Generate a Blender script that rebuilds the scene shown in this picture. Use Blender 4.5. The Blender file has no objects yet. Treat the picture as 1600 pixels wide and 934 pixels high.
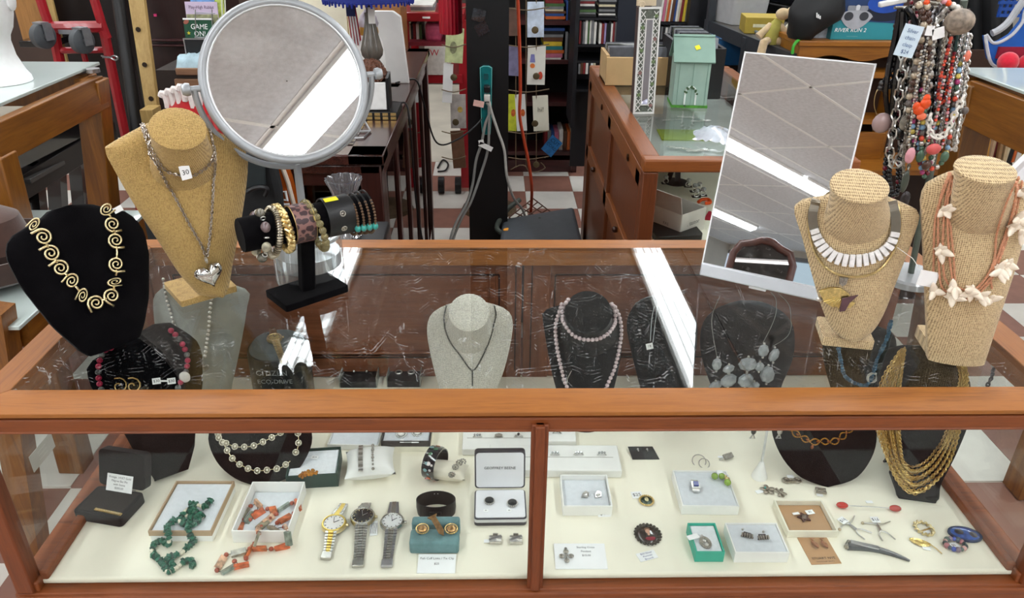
import bpy, math, random
from mathutils import Vector, Matrix, Quaternion
from mathutils.bvhtree import BVHTree
from mathutils.geometry import tessellate_polygon
random.seed(7)
SC = bpy.context.scene
COL = SC.collection
V = Vector
PI = math.pi
def rad(a): return a * PI / 180

TOP = 0.97            # height of the glass counter top
DECK = 0.64           # height of the cream deck in the case
THETA, YAW, ROLL, FPX = 0.4816, 0.0260, 0.0113, 1193.8
CAMPOS = V((0, -0.9103, TOP + 0.62))
_f = V((math.sin(YAW) * math.cos(THETA), math.cos(YAW) * math.cos(THETA), -math.sin(THETA)))
_r = V((math.cos(YAW), -math.sin(YAW), 0)); _u = _r.cross(_f)
CR = _r * math.cos(ROLL) + _u * math.sin(ROLL)
CU = -_r * math.sin(ROLL) + _u * math.cos(ROLL)
cam = bpy.data.cameras.new('camera'); cam.sensor_width = 36; cam.lens = FPX / 1600 * 36
cam.clip_start = 0.02
camo = bpy.data.objects.new('camera', cam); COL.objects.link(camo); SC.camera = camo
_m = Matrix((CR, CU, -_f)).transposed().to_4x4(); _m.translation = CAMPOS
camo.matrix_world = _m
w = bpy.data.worlds.new('world'); SC.world = w; w.use_nodes = True
w.node_tree.nodes['Background'].inputs[0].default_value = (0.75, 0.85, 1, 1)
w.node_tree.nodes['Background'].inputs[1].default_value = .6
SC.view_settings.view_transform = 'Standard'; SC.view_settings.look = 'None'
SC.view_settings.exposure = 0.45; SC.view_settings.gamma = 1
SC.cycles.max_bounces = 9; SC.cycles.diffuse_bounces = 4; SC.cycles.glossy_bounces = 5
SC.cycles.transmission_bounces = 8; SC.cycles.transparent_max_bounces = 16
SC.cycles.caustics_reflective = False; SC.cycles.caustics_refractive = False
SC.cycles.sample_clamp_indirect = 6
CEIL = 2.8
LAMP = 15.5           # strength of the fluorescent lenses

def ray(x, y): return (_f * FPX + CR * (x - 800) - CU * (y - 467)).normalized()
def az(x, y, z):
    d = ray(x, y); return CAMPOS + d * ((z - CAMPOS.z) / d.z)
def ay(x, y, Y):
    d = ray(x, y); return CAMPOS + d * ((Y - CAMPOS.y) / d.y)
def ap(x, y, P, n):
    d = ray(x, y); return CAMPOS + d * ((P - CAMPOS).dot(n) / d.dot(n))
def T(x, y, h=0): return az(x, y, TOP + h)
def D(x, y, h=0): return az(x, y, DECK + h)
def mpp(P): return (P - CAMPOS).dot(_f) / FPX          # metres per pixel there

def _new(name):
    m = bpy.data.materials.new(name); m.use_nodes = True
    nt = m.node_tree; b = nt.nodes['Principled BSDF']
    return m, nt, b
def _n(nt, t, **k):
    n = nt.nodes.new(t)
    for a, v in k.items():
        if a in n.inputs: n.inputs[a].default_value = v
        else: setattr(n, a, v)
    return n
def _ramp(nt, fac, stops):
    r = nt.nodes.new('ShaderNodeValToRGB'); e = r.color_ramp.elements
    while len(e) < len(stops): e.new(0.5)
    for i, (p, c) in enumerate(stops): e[i].position = p; e[i].color = (*c, 1)
    nt.links.new(fac, r.inputs[0]); return r.outputs[0]
def _coord(nt, sc=(1, 1, 1), kind='Object'):
    tc = nt.nodes.new('ShaderNodeTexCoord'); mp = nt.nodes.new('ShaderNodeMapping')
    mp.inputs['Scale'].default_value = sc; nt.links.new(tc.outputs[kind], mp.inputs[0]); return mp.outputs[0]
def _bump(nt, b, h, s, d=0.001):
    bp = _n(nt, 'ShaderNodeBump', Strength=s, Distance=d); nt.links.new(h, bp.inputs['Height']); nt.links.new(bp.outputs[0], b.inputs['Normal'])
def sr(h):   # sRGB hex to linear
    h = h.lstrip('#'); c = [int(h[i:i + 2], 16) / 255 for i in (0, 2, 4)]
    return tuple(x / 12.92 if x < .04045 else ((x + .055) / 1.055) ** 2.4 for x in c)
_mc = {}
def mat(hexc, rough=.5, metal=0, var=.12, sc=40, bump=0, coat=0, sheen=0, trans=0, ior=1.45, emis=0, bsc=None):
    key = (hexc, rough, metal, var, sc, bump, coat, sheen, trans, ior, emis, bsc)
    if key in _mc: return _mc[key]
    m, nt, b = _new('mat_' + hexc.strip('#') + ('_metal' if metal else ''))
    c = sr(hexc)
    nz = _n(nt, 'ShaderNodeTexNoise', Scale=sc, Detail=3); nt.links.new(_coord(nt), nz.inputs[0])
    col = _ramp(nt, nz.outputs[0], [(.3, tuple(x * (1 - var) for x in c)), (.7, tuple(min(1, x * (1 + var)) for x in c))])
    nt.links.new(col, b.inputs['Base Color'])
    b.inputs['Roughness'].default_value = rough; b.inputs['Metallic'].default_value = metal
    b.inputs['Coat Weight'].default_value = coat; b.inputs['Sheen Weight'].default_value = sheen
    b.inputs['Transmission Weight'].default_value = trans; b.inputs['IOR'].default_value = ior
    if emis: nt.links.new(col, b.inputs['Emission Color']); b.inputs['Emission Strength'].default_value = emis
    if bump:
        nb = _n(nt, 'ShaderNodeTexNoise', Scale=bsc or sc * 4, Detail=2); nt.links.new(_coord(nt), nb.inputs[0]); _bump(nt, b, nb.outputs[0], bump)
    _mc[key] = m; return m
def wood(c1, c2, sc=6, axis=0, rough=.35, coat=.2, c3=None):
    key = ('wood', c1, c2, sc, axis, rough, coat, c3)
    if key in _mc: return _mc[key]
    m, nt, b = _new('wood_' + c1.strip('#'))
    s = [sc * 9] * 3; s[axis] = sc * .8
    co = _coord(nt, s)
    n1 = _n(nt, 'ShaderNodeTexNoise', Scale=1.0, Detail=6, Roughness=.65, Distortion=.6); nt.links.new(co, n1.inputs[0])
    s2 = [sc * 60] * 3; s2[axis] = sc * 3
    n2 = _n(nt, 'ShaderNodeTexNoise', Scale=1.0, Detail=2); nt.links.new(_coord(nt, s2), n2.inputs[0])
    mx = _n(nt, 'ShaderNodeMath', operation='MULTIPLY_ADD'); mx.inputs[1].default_value = .3
    nt.links.new(n2.outputs[0], mx.inputs[0]); ml = _n(nt, 'ShaderNodeMath', operation='MULTIPLY'); ml.inputs[1].default_value = .72
    nt.links.new(n1.outputs[0], ml.inputs[0]); nt.links.new(ml.outputs[0], mx.inputs[2])
    st = [(.34, sr(c1)), (.66, sr(c2))]
    if c3: st = [(.3, sr(c1)), (.5, sr(c2)), (.7, sr(c3))]
    nt.links.new(_ramp(nt, mx.outputs[0], st), b.inputs['Base Color'])
    b.inputs['Roughness'].default_value = rough; b.inputs['Coat Weight'].default_value = coat; b.inputs['Coat Roughness'].default_value = .15
    _bump(nt, b, mx.outputs[0], .12, .0006)
    _mc[key] = m; return m
def weave(c1, c2, sc=700, rough=.95, bump=.5):
    key = ('weave', c1, c2, sc)
    if key in _mc: return _mc[key]
    m, nt, b = _new('weave_' + c1.strip('#'))
    def wv(direction, s):
        wn = _n(nt, 'ShaderNodeTexWave', Scale=s, Distortion=1.6, bands_direction=direction); wn.inputs['Detail'].default_value = 2; wn.inputs['Detail Scale'].default_value = .6
        nt.links.new(_coord(nt), wn.inputs[0]); return wn.outputs[1] if len(wn.outputs) > 1 else wn.outputs[0]
    a, z = wv('X', sc / 6.28), wv('Z', sc / 6.28)
    mx = _n(nt, 'ShaderNodeMath', operation='ADD'); nt.links.new(a, mx.inputs[0]); nt.links.new(z, mx.inputs[1])
    s2 = _coord(nt, (500, 300, 300)); n2 = _n(nt, 'ShaderNodeTexNoise', Scale=1.0, Detail=3); nt.links.new(s2, n2.inputs[0])
    m2 = _n(nt, 'ShaderNodeMath', operation='MULTIPLY_ADD'); m2.inputs[1].default_value = .34; nt.links.new(mx.outputs[0], m2.inputs[0]); nt.links.new(n2.outputs[0], m2.inputs[2])
    nt.links.new(_ramp(nt, m2.outputs[0], [(.5, sr(c1)), (.95, sr(c2))]), b.inputs['Base Color'])
    b.inputs['Roughness'].default_value = rough; b.inputs['Sheen Weight'].default_value = .2
    _bump(nt, b, mx.outputs[0], bump, .0008)
    _mc[key] = m; return m
def velvet(hexc, sheen=.15):
    key = ('velvet', hexc, sheen)
    if key in _mc: return _mc[key]
    m, nt, b = _new('velvet_' + hexc.strip('#')); c = sr(hexc)
    nz = _n(nt, 'ShaderNodeTexNoise', Scale=22, Detail=6, Roughness=.7); nt.links.new(_coord(nt), nz.inputs[0])
    nt.links.new(_ramp(nt, nz.outputs[0], [(.4, c), (.75, tuple(x * 1.6 + .002 for x in c))]), b.inputs['Base Color'])
    lint = _n(nt, 'ShaderNodeTexNoise', Scale=900, Detail=1); nt.links.new(_coord(nt), lint.inputs[0]); _bump(nt, b, lint.outputs[0], .5)
    b.inputs['Roughness'].default_value = 1; b.inputs['Specular IOR Level'].default_value = .05
    b.inputs['Sheen Weight'].default_value = sheen; b.inputs['Sheen Roughness'].default_value = .4
    _mc[key] = m; return m
def glass_pane(name, tint='F4FAF8', scratch=0.0, f0=.04, dirt=0.0):
    m, nt, b = _new(name); nt.nodes.remove(b); out = nt.nodes['Material Output']
    tr = _n(nt, 'ShaderNodeBsdfTransparent'); tr.inputs[0].default_value = (*sr(tint), 1)
    gl = _n(nt, 'ShaderNodeBsdfGlossy'); gl.inputs['Roughness'].default_value = .0
    lw = _n(nt, 'ShaderNodeLayerWeight', Blend=.5)
    pw = _n(nt, 'ShaderNodeMath', operation='POWER'); pw.inputs[1].default_value = 5; nt.links.new(lw.outputs['Facing'], pw.inputs[0])
    ma = _n(nt, 'ShaderNodeMath', operation='MULTIPLY_ADD'); ma.inputs[1].default_value = 1 - f0; ma.inputs[2].default_value = f0; nt.links.new(pw.outputs[0], ma.inputs[0])
    mx = nt.nodes.new('ShaderNodeMixShader'); nt.links.new(ma.outputs[0], mx.inputs[0]); nt.links.new(tr.outputs[0], mx.inputs[1]); nt.links.new(gl.outputs[0], mx.inputs[2])
    last = mx
    if scratch or dirt:
        df = _n(nt, 'ShaderNodeBsdfDiffuse'); df.inputs[0].default_value = (.8, .8, .8, 1)
        acc = None
        for i, (ang, s) in enumerate(((.3, 9), (1.2, 13), (2.2, 11), (2.8, 15))):
            tc = nt.nodes.new('ShaderNodeTexCoord'); mp = nt.nodes.new('ShaderNodeMapping'); mp.inputs['Rotation'].default_value = (0, 0, ang); mp.inputs['Location'].default_value = (i * 3.7, i * 1.3, 0); mp.vector_type = 'TEXTURE'; mp.inputs['Scale'].default_value = (1 / (s * .5), 1 / (s * 2.6), 1)
            nt.links.new(tc.outputs['Object'], mp.inputs[0])
            wn = _n(nt, 'ShaderNodeTexNoise', Scale=.5, Detail=1); nt.links.new(mp.outputs[0], wn.inputs[0])
            mxv = _n(nt, 'ShaderNodeVectorMath', operation='MULTIPLY_ADD'); mxv.inputs[1].default_value = (.5, .5, 0)
            nt.links.new(wn.outputs['Color'], mxv.inputs[0]); nt.links.new(mp.outputs[0], mxv.inputs[2])
            vo = _n(nt, 'ShaderNodeTexVoronoi', feature='DISTANCE_TO_EDGE', Scale=1.0); nt.links.new(mxv.outputs[0], vo.inputs[0])
            lt = _n(nt, 'ShaderNodeMath', operation='LESS_THAN'); lt.inputs[1].default_value = .0065; nt.links.new(vo.outputs[0], lt.inputs[0])
            pn = _n(nt, 'ShaderNodeTexNoise', Scale=3, Detail=4, Roughness=.7); nt.links.new(mp.outputs[0], pn.inputs[0])
            gt = _n(nt, 'ShaderNodeMath', operation='GREATER_THAN'); gt.inputs[1].default_value = .57; nt.links.new(pn.outputs[0], gt.inputs[0])
            ml = _n(nt, 'ShaderNodeMath', operation='MULTIPLY'); nt.links.new(lt.outputs[0], ml.inputs[0]); nt.links.new(gt.outputs[0], ml.inputs[1])
            if acc is None: acc = ml.outputs[0]
            else:
                mm = _n(nt, 'ShaderNodeMath', operation='MAXIMUM'); nt.links.new(acc, mm.inputs[0]); nt.links.new(ml.outputs[0], mm.inputs[1]); acc = mm.outputs[0]
        sp = _n(nt, 'ShaderNodeMath', operation='MULTIPLY_ADD'); sp.inputs[1].default_value = scratch; sp.inputs[2].default_value = dirt; nt.links.new(acc, sp.inputs[0])
        m2 = nt.nodes.new('ShaderNodeMixShader'); nt.links.new(sp.outputs[0], m2.inputs[0]); nt.links.new(mx.outputs[0], m2.inputs[1]); nt.links.new(df.outputs[0], m2.inputs[2]); last = m2
    nt.links.new(last.outputs[0], out.inputs[0]); return m
def lamp_mat(name, strength, c=(.95, .98, 1)):
    m, nt, b = _new(name)
    b.inputs['Base Color'].default_value = (.9, .9, .9, 1)
    b.inputs['Emission Color'].default_value = (*c, 1)
    wv = _n(nt, 'ShaderNodeTexWave', Scale=6.2, bands_direction='X'); nt.links.new(_coord(nt), wv.inputs[0]); mr = _n(nt, 'ShaderNodeMapRange'); mr.inputs[1].default_value = .0; mr.inputs[2].default_value = .4; mr.inputs[3].default_value = strength * .25; mr.inputs[4].default_value = strength; nt.links.new(wv.outputs[1], mr.inputs[0]); nt.links.new(mr.outputs[0], b.inputs['Emission Strength'])
    return m
GOLD = mat('DEC68E', .28, 1, .15, 200); GOLD2 = mat('D2B274', .3, 1, .2, 300); PGOLD = mat('E6D6A8', .3, 1, .1, 200)
SILV = mat('DAD8D4', .3, 1, .12, 200); OXID = mat('A09B92', .4, 1, .4, 500); COPR = mat('A8765A', .3, 1, .25, 200)
STEEL = mat('B9BABD', .3, 1, .06, 60)
WHITE = mat('F1F0EC', .6, 0, .03, 30); PAPER = mat('F4F3EF', .8, 0, .03, 60); CARD = mat('F6F6F6', .7, 0, .02, 60)
INK = mat('2A2A2C', .8, 0, .05, 40); BLK = mat('101012', .4, 0, .2, 40); COTTON = mat('E3E6EA', .95, 0, .06, 120, bump=.6)
CREAM = mat('E9E4D2', .8, 0, .04, 60, bump=.2)
CLEAR = mat('FFFFFF', .02, 0, 0, 5, trans=1, ior=1.46)
BVEL = velvet('080709', .05); BURLAP = weave('8C6C3A', 'C6A566', 1000); BURLAP2 = weave('84694A', 'D8BF94', 720); LINEN = weave('A39D90', 'E8E2D6', 900)

def I4(): return Matrix.Identity(4)
def frame(z, x=None):
    z = V(z).normalized(); a = V(x) if x is not None else (V((1, 0, 0)) if abs(z.x) < .9 else V((0, 1, 0)))
    xx = (a - z * a.dot(z)).normalized(); yy = z.cross(xx)
    return Matrix((xx, yy, z)).transposed()
class MB:
    def __init__(s): s.v = []; s.f = []; s.m = I4(); s.mi = []; s.cm = 0
    def at(s, loc=(0, 0, 0), R=None, rz=None, sc=None):
        m = Matrix.Translation(V(loc))
        if rz is not None: m = m @ Matrix.Rotation(rz, 4, 'Z')
        if R is not None: m = m @ R.to_4x4()
        if sc is not None: m = m @ Matrix.Diagonal((*((sc,) * 3 if isinstance(sc, (int, float)) else sc), 1))
        s.m = m; return s
    def add(s, vs, fs):
        o = len(s.v); s.v += [s.m @ V(q) for q in vs]
        s.f += [tuple(i + o for i in f) for f in fs]; s.mi += [s.cm] * len(fs); return s
    def box(s, c, d):
        x, y, z = c; a, b, e = d[0] / 2, d[1] / 2, d[2] / 2
        vs = [(x + i * a, y + j * b, z + k * e) for k in (-1, 1) for j in (-1, 1) for i in (-1, 1)]
        return s.add(vs, [(0, 2, 3, 1), (4, 5, 7, 6), (0, 1, 5, 4), (2, 6, 7, 3), (0, 4, 6, 2), (1, 3, 7, 5)])
    def bar(s, a, b, w, h=None, up=(0, 0, 1)):      # box from a to b
        a, b = V(a), V(b); h = h or w; d = (b - a); z = d.normalized(); u = V(up); u = u - z * u.dot(z)
        if u.length < 1e-4: u = V((1, 0, 0)) - z * z.x
        u.normalize(); x = u.cross(z)
        vs = [p + x * (i * w / 2) + u * (j * h / 2) for p in (a, b) for j in (-1, 1) for i in (-1, 1)]
        return s.add(vs, [(0, 2, 3, 1), (4, 5, 7, 6), (0, 1, 5, 4), (2, 6, 7, 3), (0, 4, 6, 2), (1, 3, 7, 5)])
    def loft(s, rings, closed=True, cap=True, loop=False):
        n = len(rings[0]); vs = [q for r in rings for q in r]; fs = []
        for i in range(len(rings) - (0 if loop else 1)):
            i2 = (i + 1) % len(rings)
            for j in range(n if closed else n - 1):
                k = (j + 1) % n; fs.append((i * n + j, i * n + k, i2 * n + k, i2 * n + j))
        if cap and closed and not loop: fs += [tuple(range(n - 1, -1, -1)), tuple((len(rings) - 1) * n + j for j in range(n))]
        return s.add(vs, fs)
    def tube(s, pts, r, n=8, closed=False, flat=1.0):
        pts = [V(q) for q in pts]; N = len(pts); rs = r if isinstance(r, (list, tuple)) else [r] * N; rings = []; pu = None
        for i, q in enumerate(pts):
            t = (pts[(i + 1) % N] - pts[i - 1]) if closed else (pts[min(i + 1, N - 1)] - pts[max(i - 1, 0)])
            t = t.normalized() if t.length > 1e-9 else V((0, 0, 1))
            if pu is None: pu = V((0, 0, 1)) if abs(t.z) < .9 else V((1, 0, 0))
            u = pu - t * pu.dot(t); u = u.normalized() if u.length > 1e-6 else V((1, 0, 0)); pu = u; x = t.cross(u)
            rings.append([q + x * (rs[i] * math.cos(2 * PI * k / n)) + u * (flat * rs[i] * math.sin(2 * PI * k / n)) for k in range(n)])
        return s.loft(rings, loop=closed)
    def cyl(s, a, b, r, r2=None, n=16): return s.tube([a, b], [r, r if r2 is None else r2], n)
    def sph(s, c, r, nu=10, nv=6):
        rx, ry, rz = (r,) * 3 if isinstance(r, (int, float)) else r; c = V(c); vs = [c + V((0, 0, -rz))]; fs = []
        for i in range(1, nv):
            a = -PI / 2 + PI * i / nv
            vs += [c + V((rx * math.cos(a) * math.cos(2 * PI * j / nu), ry * math.cos(a) * math.sin(2 * PI * j / nu), rz * math.sin(a))) for j in range(nu)]
        vs.append(c + V((0, 0, rz))); L = len(vs) - 1
        for j in range(nu):
            k = (j + 1) % nu; fs.append((0, 1 + k, 1 + j)); fs.append((L, L - nu + j, L - nu + k))
            for i in range(nv - 2): a = 1 + i * nu; fs.append((a + j, a + k, a + nu + k, a + nu + j))
        return s.add(vs, fs)
    def lathe(s, prof, n=20, cap=True, c=(0, 0, 0)):
        c = V(c); return s.loft([[c + V((r * math.cos(2 * PI * k / n), r * math.sin(2 * PI * k / n), z)) for k in range(n)] for r, z in prof], cap=cap)
    def prism(s, out, z0, z1, hole=None):
        n = len(out); vs = [(x, y, z0) for x, y in out] + [(x, y, z1) for x, y in out]
        fs = [(i, (i + 1) % n, n + (i + 1) % n, n + i) for i in range(n)]
        if n <= 4: fs += [tuple(range(n - 1, -1, -1)), tuple(range(n, 2 * n))]
        else:
            for t in tessellate_polygon([[V((x, y, 0)) for x, y in out]]): fs += [tuple(n + i for i in t), tuple(reversed(t))]
        return s.add(vs, fs)
    def torus(s, c, R, r, n=20, m=8, M=None, sc=(1, 1)):
        M = M or Matrix.Identity(3); c = V(c)
        return s.tube([c + M @ V((R * sc[0] * math.cos(2 * PI * i / n), R * sc[1] * math.sin(2 * PI * i / n), 0)) for i in range(n)], r, m, True)
    def quad(s, a, b, c, d): return s.add([a, b, c, d], [(0, 1, 2, 3)])
    def mesh(s, name, mats, smooth=False):
        me = bpy.data.meshes.new(name); me.from_pydata([tuple(q) for q in s.v], [], s.f); me.update()
        for m in (mats if isinstance(mats, (list, tuple)) else [mats]): me.materials.append(m)
        if any(s.mi): me.polygons.foreach_set('material_index', s.mi)
        if smooth: me.polygons.foreach_set('use_smooth', [True] * len(me.polygons))
        return me
def put(name, me, parent=None):
    o = bpy.data.objects.new(name, me); COL.objects.link(o)
    if parent is not None: o.parent = parent
    return o
def obj(name, mb, m, parent=None, smooth=False, bevel=0, ang=.6, seg=2, sub=0):
    me = mb.mesh(name, m, smooth or bevel > 0); o = put(name, me, parent)
    if bevel:
        b = o.modifiers.new('bevel', 'BEVEL'); b.width = bevel; b.segments = seg; b.limit_method = 'ANGLE'; b.angle_limit = ang
    if sub: b = o.modifiers.new('sub', 'SUBSURF'); b.levels = sub; b.render_levels = sub
    if smooth or bevel:
        try: me.set_sharp_from_angle(angle=.7)
        except Exception: pass
    return o
def tag(o, label=None, cat=None, group=None, kind=None):
    if label: o['label'] = label
    if cat: o['category'] = cat
    if group: o['group'] = group
    if kind: o['kind'] = kind
    return o
def thing(name, label, cat, loc=(0, 0, 0), rz=0, group=None, R=None):
    o = bpy.data.objects.new(name, None); COL.objects.link(o); o.empty_display_size = .02
    o.location = loc
    o.rotation_euler = R.to_euler() if R is not None else (0, 0, rz)
    bpy_m[o.name] = (Matrix.Translation(V(loc)) @ (R.to_4x4() if R is not None else Matrix.Rotation(rz, 4, 'Z')))
    return tag(o, label, cat, group)
bpy_m = {}
def mw(o): return bpy_m[o.name]
def solo(name, label, cat, mb, m, loc=(0, 0, 0), rz=0, group=None, R=None, **k):
    o = obj(name, mb, m, None, **k); o.location = loc
    o.rotation_euler = R.to_euler() if R is not None else (0, 0, rz)
    return tag(o, label, cat, group)
def struct(name, mb, m, **k): return tag(obj(name, mb, m, **k), kind='structure')
_tc = {}
def text(name, s, size, m, parent, loc, R=None, align='CENTER', depth=.0, sx=1, shear=0):
    c = bpy.data.curves.new(name, 'FONT'); c.body = s; c.size = size; c.align_x = align; c.align_y = 'CENTER'; c.extrude = depth; c.resolution_u = 2; c.shear = shear
    o = bpy.data.objects.new(name, c); me = bpy.data.meshes.new_from_object(o); me.name = name
    bpy.data.objects.remove(o); bpy.data.curves.remove(c); me.materials.clear(); me.materials.append(m)
    o = put(name, me, parent)
    R = (R or Matrix.Identity(3)).to_4x4() @ Matrix.Diagonal((sx, 1, 1, 1)); o.matrix_basis = Matrix.Translation(V(loc)) @ R
    return o
FACE = Matrix(((1, 0, 0), (0, 0, -1), (0, 1, 0)))     # text upright, facing -Y
def resample(pts, step):
    pts = [V(q) for q in pts]; out = [pts[0].copy()]; acc = 0
    for a, b in zip(pts, pts[1:]):
        L = (b - a).length
        if L < 1e-9: continue
        d = step - acc
        while d <= L: out.append(a + (b - a) * (d / L)); d += step
        acc = (acc + L) % step if False else L - (d - step)
    return out
def spline(pts, k=6, closed=False):
    pts = [V(q) for q in pts]; n = len(pts); out = []
    for i in range(n if closed else n - 1):
        g = (lambda j: pts[j % n]) if closed else (lambda j: pts[max(0, min(n - 1, j))])
        a, b, c, d = g(i - 1), g(i), g(i + 1), g(i + 2)
        for t in range(k):
            t /= k; out.append(.5 * (2 * b + (c - a) * t + (2 * a - 5 * b + 4 * c - d) * t * t + (3 * b - a - 3 * c + d) * t ** 3))
    if not closed: out.append(pts[-1].copy())
    return out
def rpoly(w, h, r, n=4):     # rounded rectangle outline
    o = []
    for cx, cy, a in ((w / 2 - r, h / 2 - r, 0), (-w / 2 + r, h / 2 - r, 90), (-w / 2 + r, -h / 2 + r, 180), (w / 2 - r, -h / 2 + r, 270)):
        o += [(cx + r * math.cos(rad(a + 90 * i / n)), cy + r * math.sin(rad(a + 90 * i / n))) for i in range(n + 1)]
    return o
def circ(rx, ry=None, n=24): return [(rx * math.cos(2 * PI * i / n), (ry or rx) * math.sin(2 * PI * i / n)) for i in range(n)]
def bvh_of(mb, M=None):
    M = M or I4(); return BVHTree.FromPolygons([M @ q for q in mb.v], mb.f)
def drape(px, bvhs, off=.002, fall=None):
    """points where the sight lines of px meet the surfaces, lifted by off"""
    out = []
    for x, y in px:
        d = ray(x, y); best = None
        for b in (bvhs if isinstance(bvhs, (list, tuple)) else [bvhs]):
            h = b.ray_cast(CAMPOS, d)
            if h[0] is not None and (best is None or h[3] < best[3]): best = h
        if best:
            n = best[1] if best[1].dot(d) < 0 else -best[1]
            out.append(best[0] + n * off)
        elif fall is not None: out.append(fall(x, y))
    return out
def px_spline(px, k=8):
    return [(q.x, q.y) for q in spline([V((x, y, 0)) for x, y in px], k)]
def beads(parent, pts, mesh_mats, step, jitter=0, name='bead', as_parts=True, inv=None):
    """one bead per step along the line pts; mesh_mats is a list of meshes used in turn"""
    P = resample(pts, step); o = None
    for i, q in enumerate(P):
        t = (P[min(i + 1, len(P) - 1)] - P[max(i - 1, 0)]); t = t if t.length > 1e-9 else V((1, 0, 0))
        R = frame(t).to_4x4() @ Matrix.Rotation(random.uniform(-PI, PI) if jitter else 0, 4, 'Z')
        me = mesh_mats[i % len(mesh_mats)] if not callable(mesh_mats) else mesh_mats(i)
        b = put(name, me, parent); b.matrix_basis = (inv or I4()) @ Matrix.Translation(q) @ R
        if jitter: b.scale = [b.scale[0] * random.uniform(1 - jitter, 1 + jitter)] * 3
    return P
def chain(pts, L, r, mb=None, n=8, m=4, sx=.6):
    """chain links of length L along pts, turned in alternation"""
    mb = mb or MB(); P = resample(pts, L * .72)
    for i in range(len(P) - 1):
        t = (P[i + 1] - P[i]);
        if t.length < 1e-9: continue
        F = frame(t); a = PI / 4 + (PI / 2 if i % 2 else 0)
        F = F @ Matrix.Rotation(a, 3, 'Z') @ Matrix.Rotation(PI / 2, 3, 'Y')
        mb.torus((P[i] + P[i + 1]) / 2, L / 2, r, n, m, F, (1, sx))
    return mb
X0, X1, Y0, Y1 = -7.5, 4.6, -9.0, 6.6
m, nt, b = _new('vinyl_checker')
ck = _n(nt, 'ShaderNodeTexChecker', Scale=1.0); ck.inputs[1].default_value = (*sr('D9D5CC'), 1); ck.inputs[2].default_value = (*sr('8A6355'), 1)
_cc = _coord(nt, (1 / .295, 1 / .295, 1)); _cc.node.inputs['Location'].default_value = (-.19 / .295 + 40, -3.56 / .295 + 40 + 1, 0); nt.links.new(_cc, ck.inputs[0]); nt.links.new(ck.outputs[0], b.inputs[0]); b.inputs['Roughness'].default_value = .35
floor = struct('floor', MB().box(((X0 + X1) / 2, (Y0 + Y1) / 2, -.056), (X1 - X0, Y1 - Y0, .1)), m)
tw = mat('DEDBD3', .3, 0, .05, 12); tb = mat('8E6457', .35, 0, .12, 14)
PT = .295
tm = [MB().box((0, 0, -.003), (PT - .002, PT - .002, .006)).mesh('floor_tile', x) for x in (tw, tb)]
for i in range(-10, 9):
    for j in range(-9, 2):
        t = put('floor_tile', tm[1 if (i + j) % 2 == 0 else 0], floor); t.location = (.19 + PT * (i + .5), 3.56 + PT * (j + .5), 0)
struct('floor', MB().box(((X0 + X1) / 2, (4.15 + Y1) / 2, -.002), (X1 - X0, Y1 - 4.15, .006)), mat('B9B2A4', .6, 0, .12, 4))
ctm = mat('D4D6D9', .95, 0, .10, 35, bump=.5, bsc=120)
ceiling = struct('ceiling', MB().box(((X0 + X1) / 2, (Y0 + Y1) / 2, CEIL + .08), (X1 - X0, Y1 - Y0, .1)), ctm)
ct = MB().box((0, 0, CEIL + .015), (.585, 1.195, .03)).mesh('ceiling_tile', ctm)
gx = [-2.0 + .61 * k for k in range(-9, 11)]; gy = [-2.9 + 1.22 * k for k in range(-5, 8)]
for x in gx[:-1]:
    for y in gy[:-1]:
        if X0 + .3 < x + .3 < X1 - .3: t = put('ceiling_tile', ct, ceiling); t.location = (x + .305, y + .61, 0)
gb = MB()
for x in gx:
    if X0 < x < X1: gb.box((x, (Y0 + Y1) / 2, CEIL + .012), (.024, Y1 - Y0, .03))
for y in gy: gb.box(((X0 + X1) / 2, y, CEIL + .012), (X1 - X0, .024, .03))
g = obj('ceiling_grid', gb, mat('EDEDEA', .5, 0, .02), ceiling); g['kind'] = 'stuff'
LENS = lamp_mat('lamp_lens', LAMP); HOUSE = mat('EAEAE6', .5, 0, .02)
def strip_lamp(x, y, L, where):
    t = thing('ceiling_lamp', 'white fluorescent ceiling strip, ' + where, 'ceiling light', (x, y, CEIL))
    obj('housing', MB().box((0, 0, -.012), (.25, L, .024)), HOUSE, t)
    pr = []
    for k in range(9):
        a = PI * k / 8; pr.append((.105 * math.cos(a), -.024 - .05 * math.sin(a) ** .6 - (.008 * math.cos(4 * a) if 0 < k < 8 else 0)))
    obj('lens', MB().loft([[V((px_, yy, pz)) for px_, pz in pr] for yy in (-L / 2 + .01, L / 2 - .01)]), LENS, t, smooth=True)
names = {1.2: 'row over counter right', -1.15: 'row over counter left', -3.5: 'second row to the left', -5.85: 'row farthest left', 3.5: 'row along the right wall'}
for x in names:
    for k, y in enumerate((-6.2, -3.72, -1.24, 1.24, 3.72, 5.9)):
        L = 2.40 if k < 5 else 1.2
        strip_lamp(x, y + (0 if k < 5 else -.3), L, names[x] + ', ' + ('sixth', 'fifth', 'fourth', 'third', 'second', 'first')[k] + ' from back wall')
wl = mat('B9B4AA', .9, 0, .06, 3)
struct('wall_back', MB().box(((X0 + X1) / 2, Y1 + .05, 1.45), (X1 - X0, .1, 2.9)), mat('4A3A34', .8, 0, .1, 3))
struct('wall_left', MB().box((X0 - .05, (Y0 + Y1) / 2, 1.45), (.1, Y1 - Y0, 2.9)), wl)
struct('wall_right', MB().box((X1 + .05, (Y0 + Y1) / 2, 1.45), (.1, Y1 - Y0, 2.9)), wl)
WZ0, WZ1 = .9, 2.7
struct('wall_front', MB().box(((X0 + X1) / 2, Y0 - .05, WZ0 / 2), (X1 - X0, .1, WZ0)).box(((X0 + X1) / 2, Y0 - .05, (WZ1 + 2.9) / 2), (X1 - X0, .1, 2.9 - WZ1)), wl)
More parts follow.
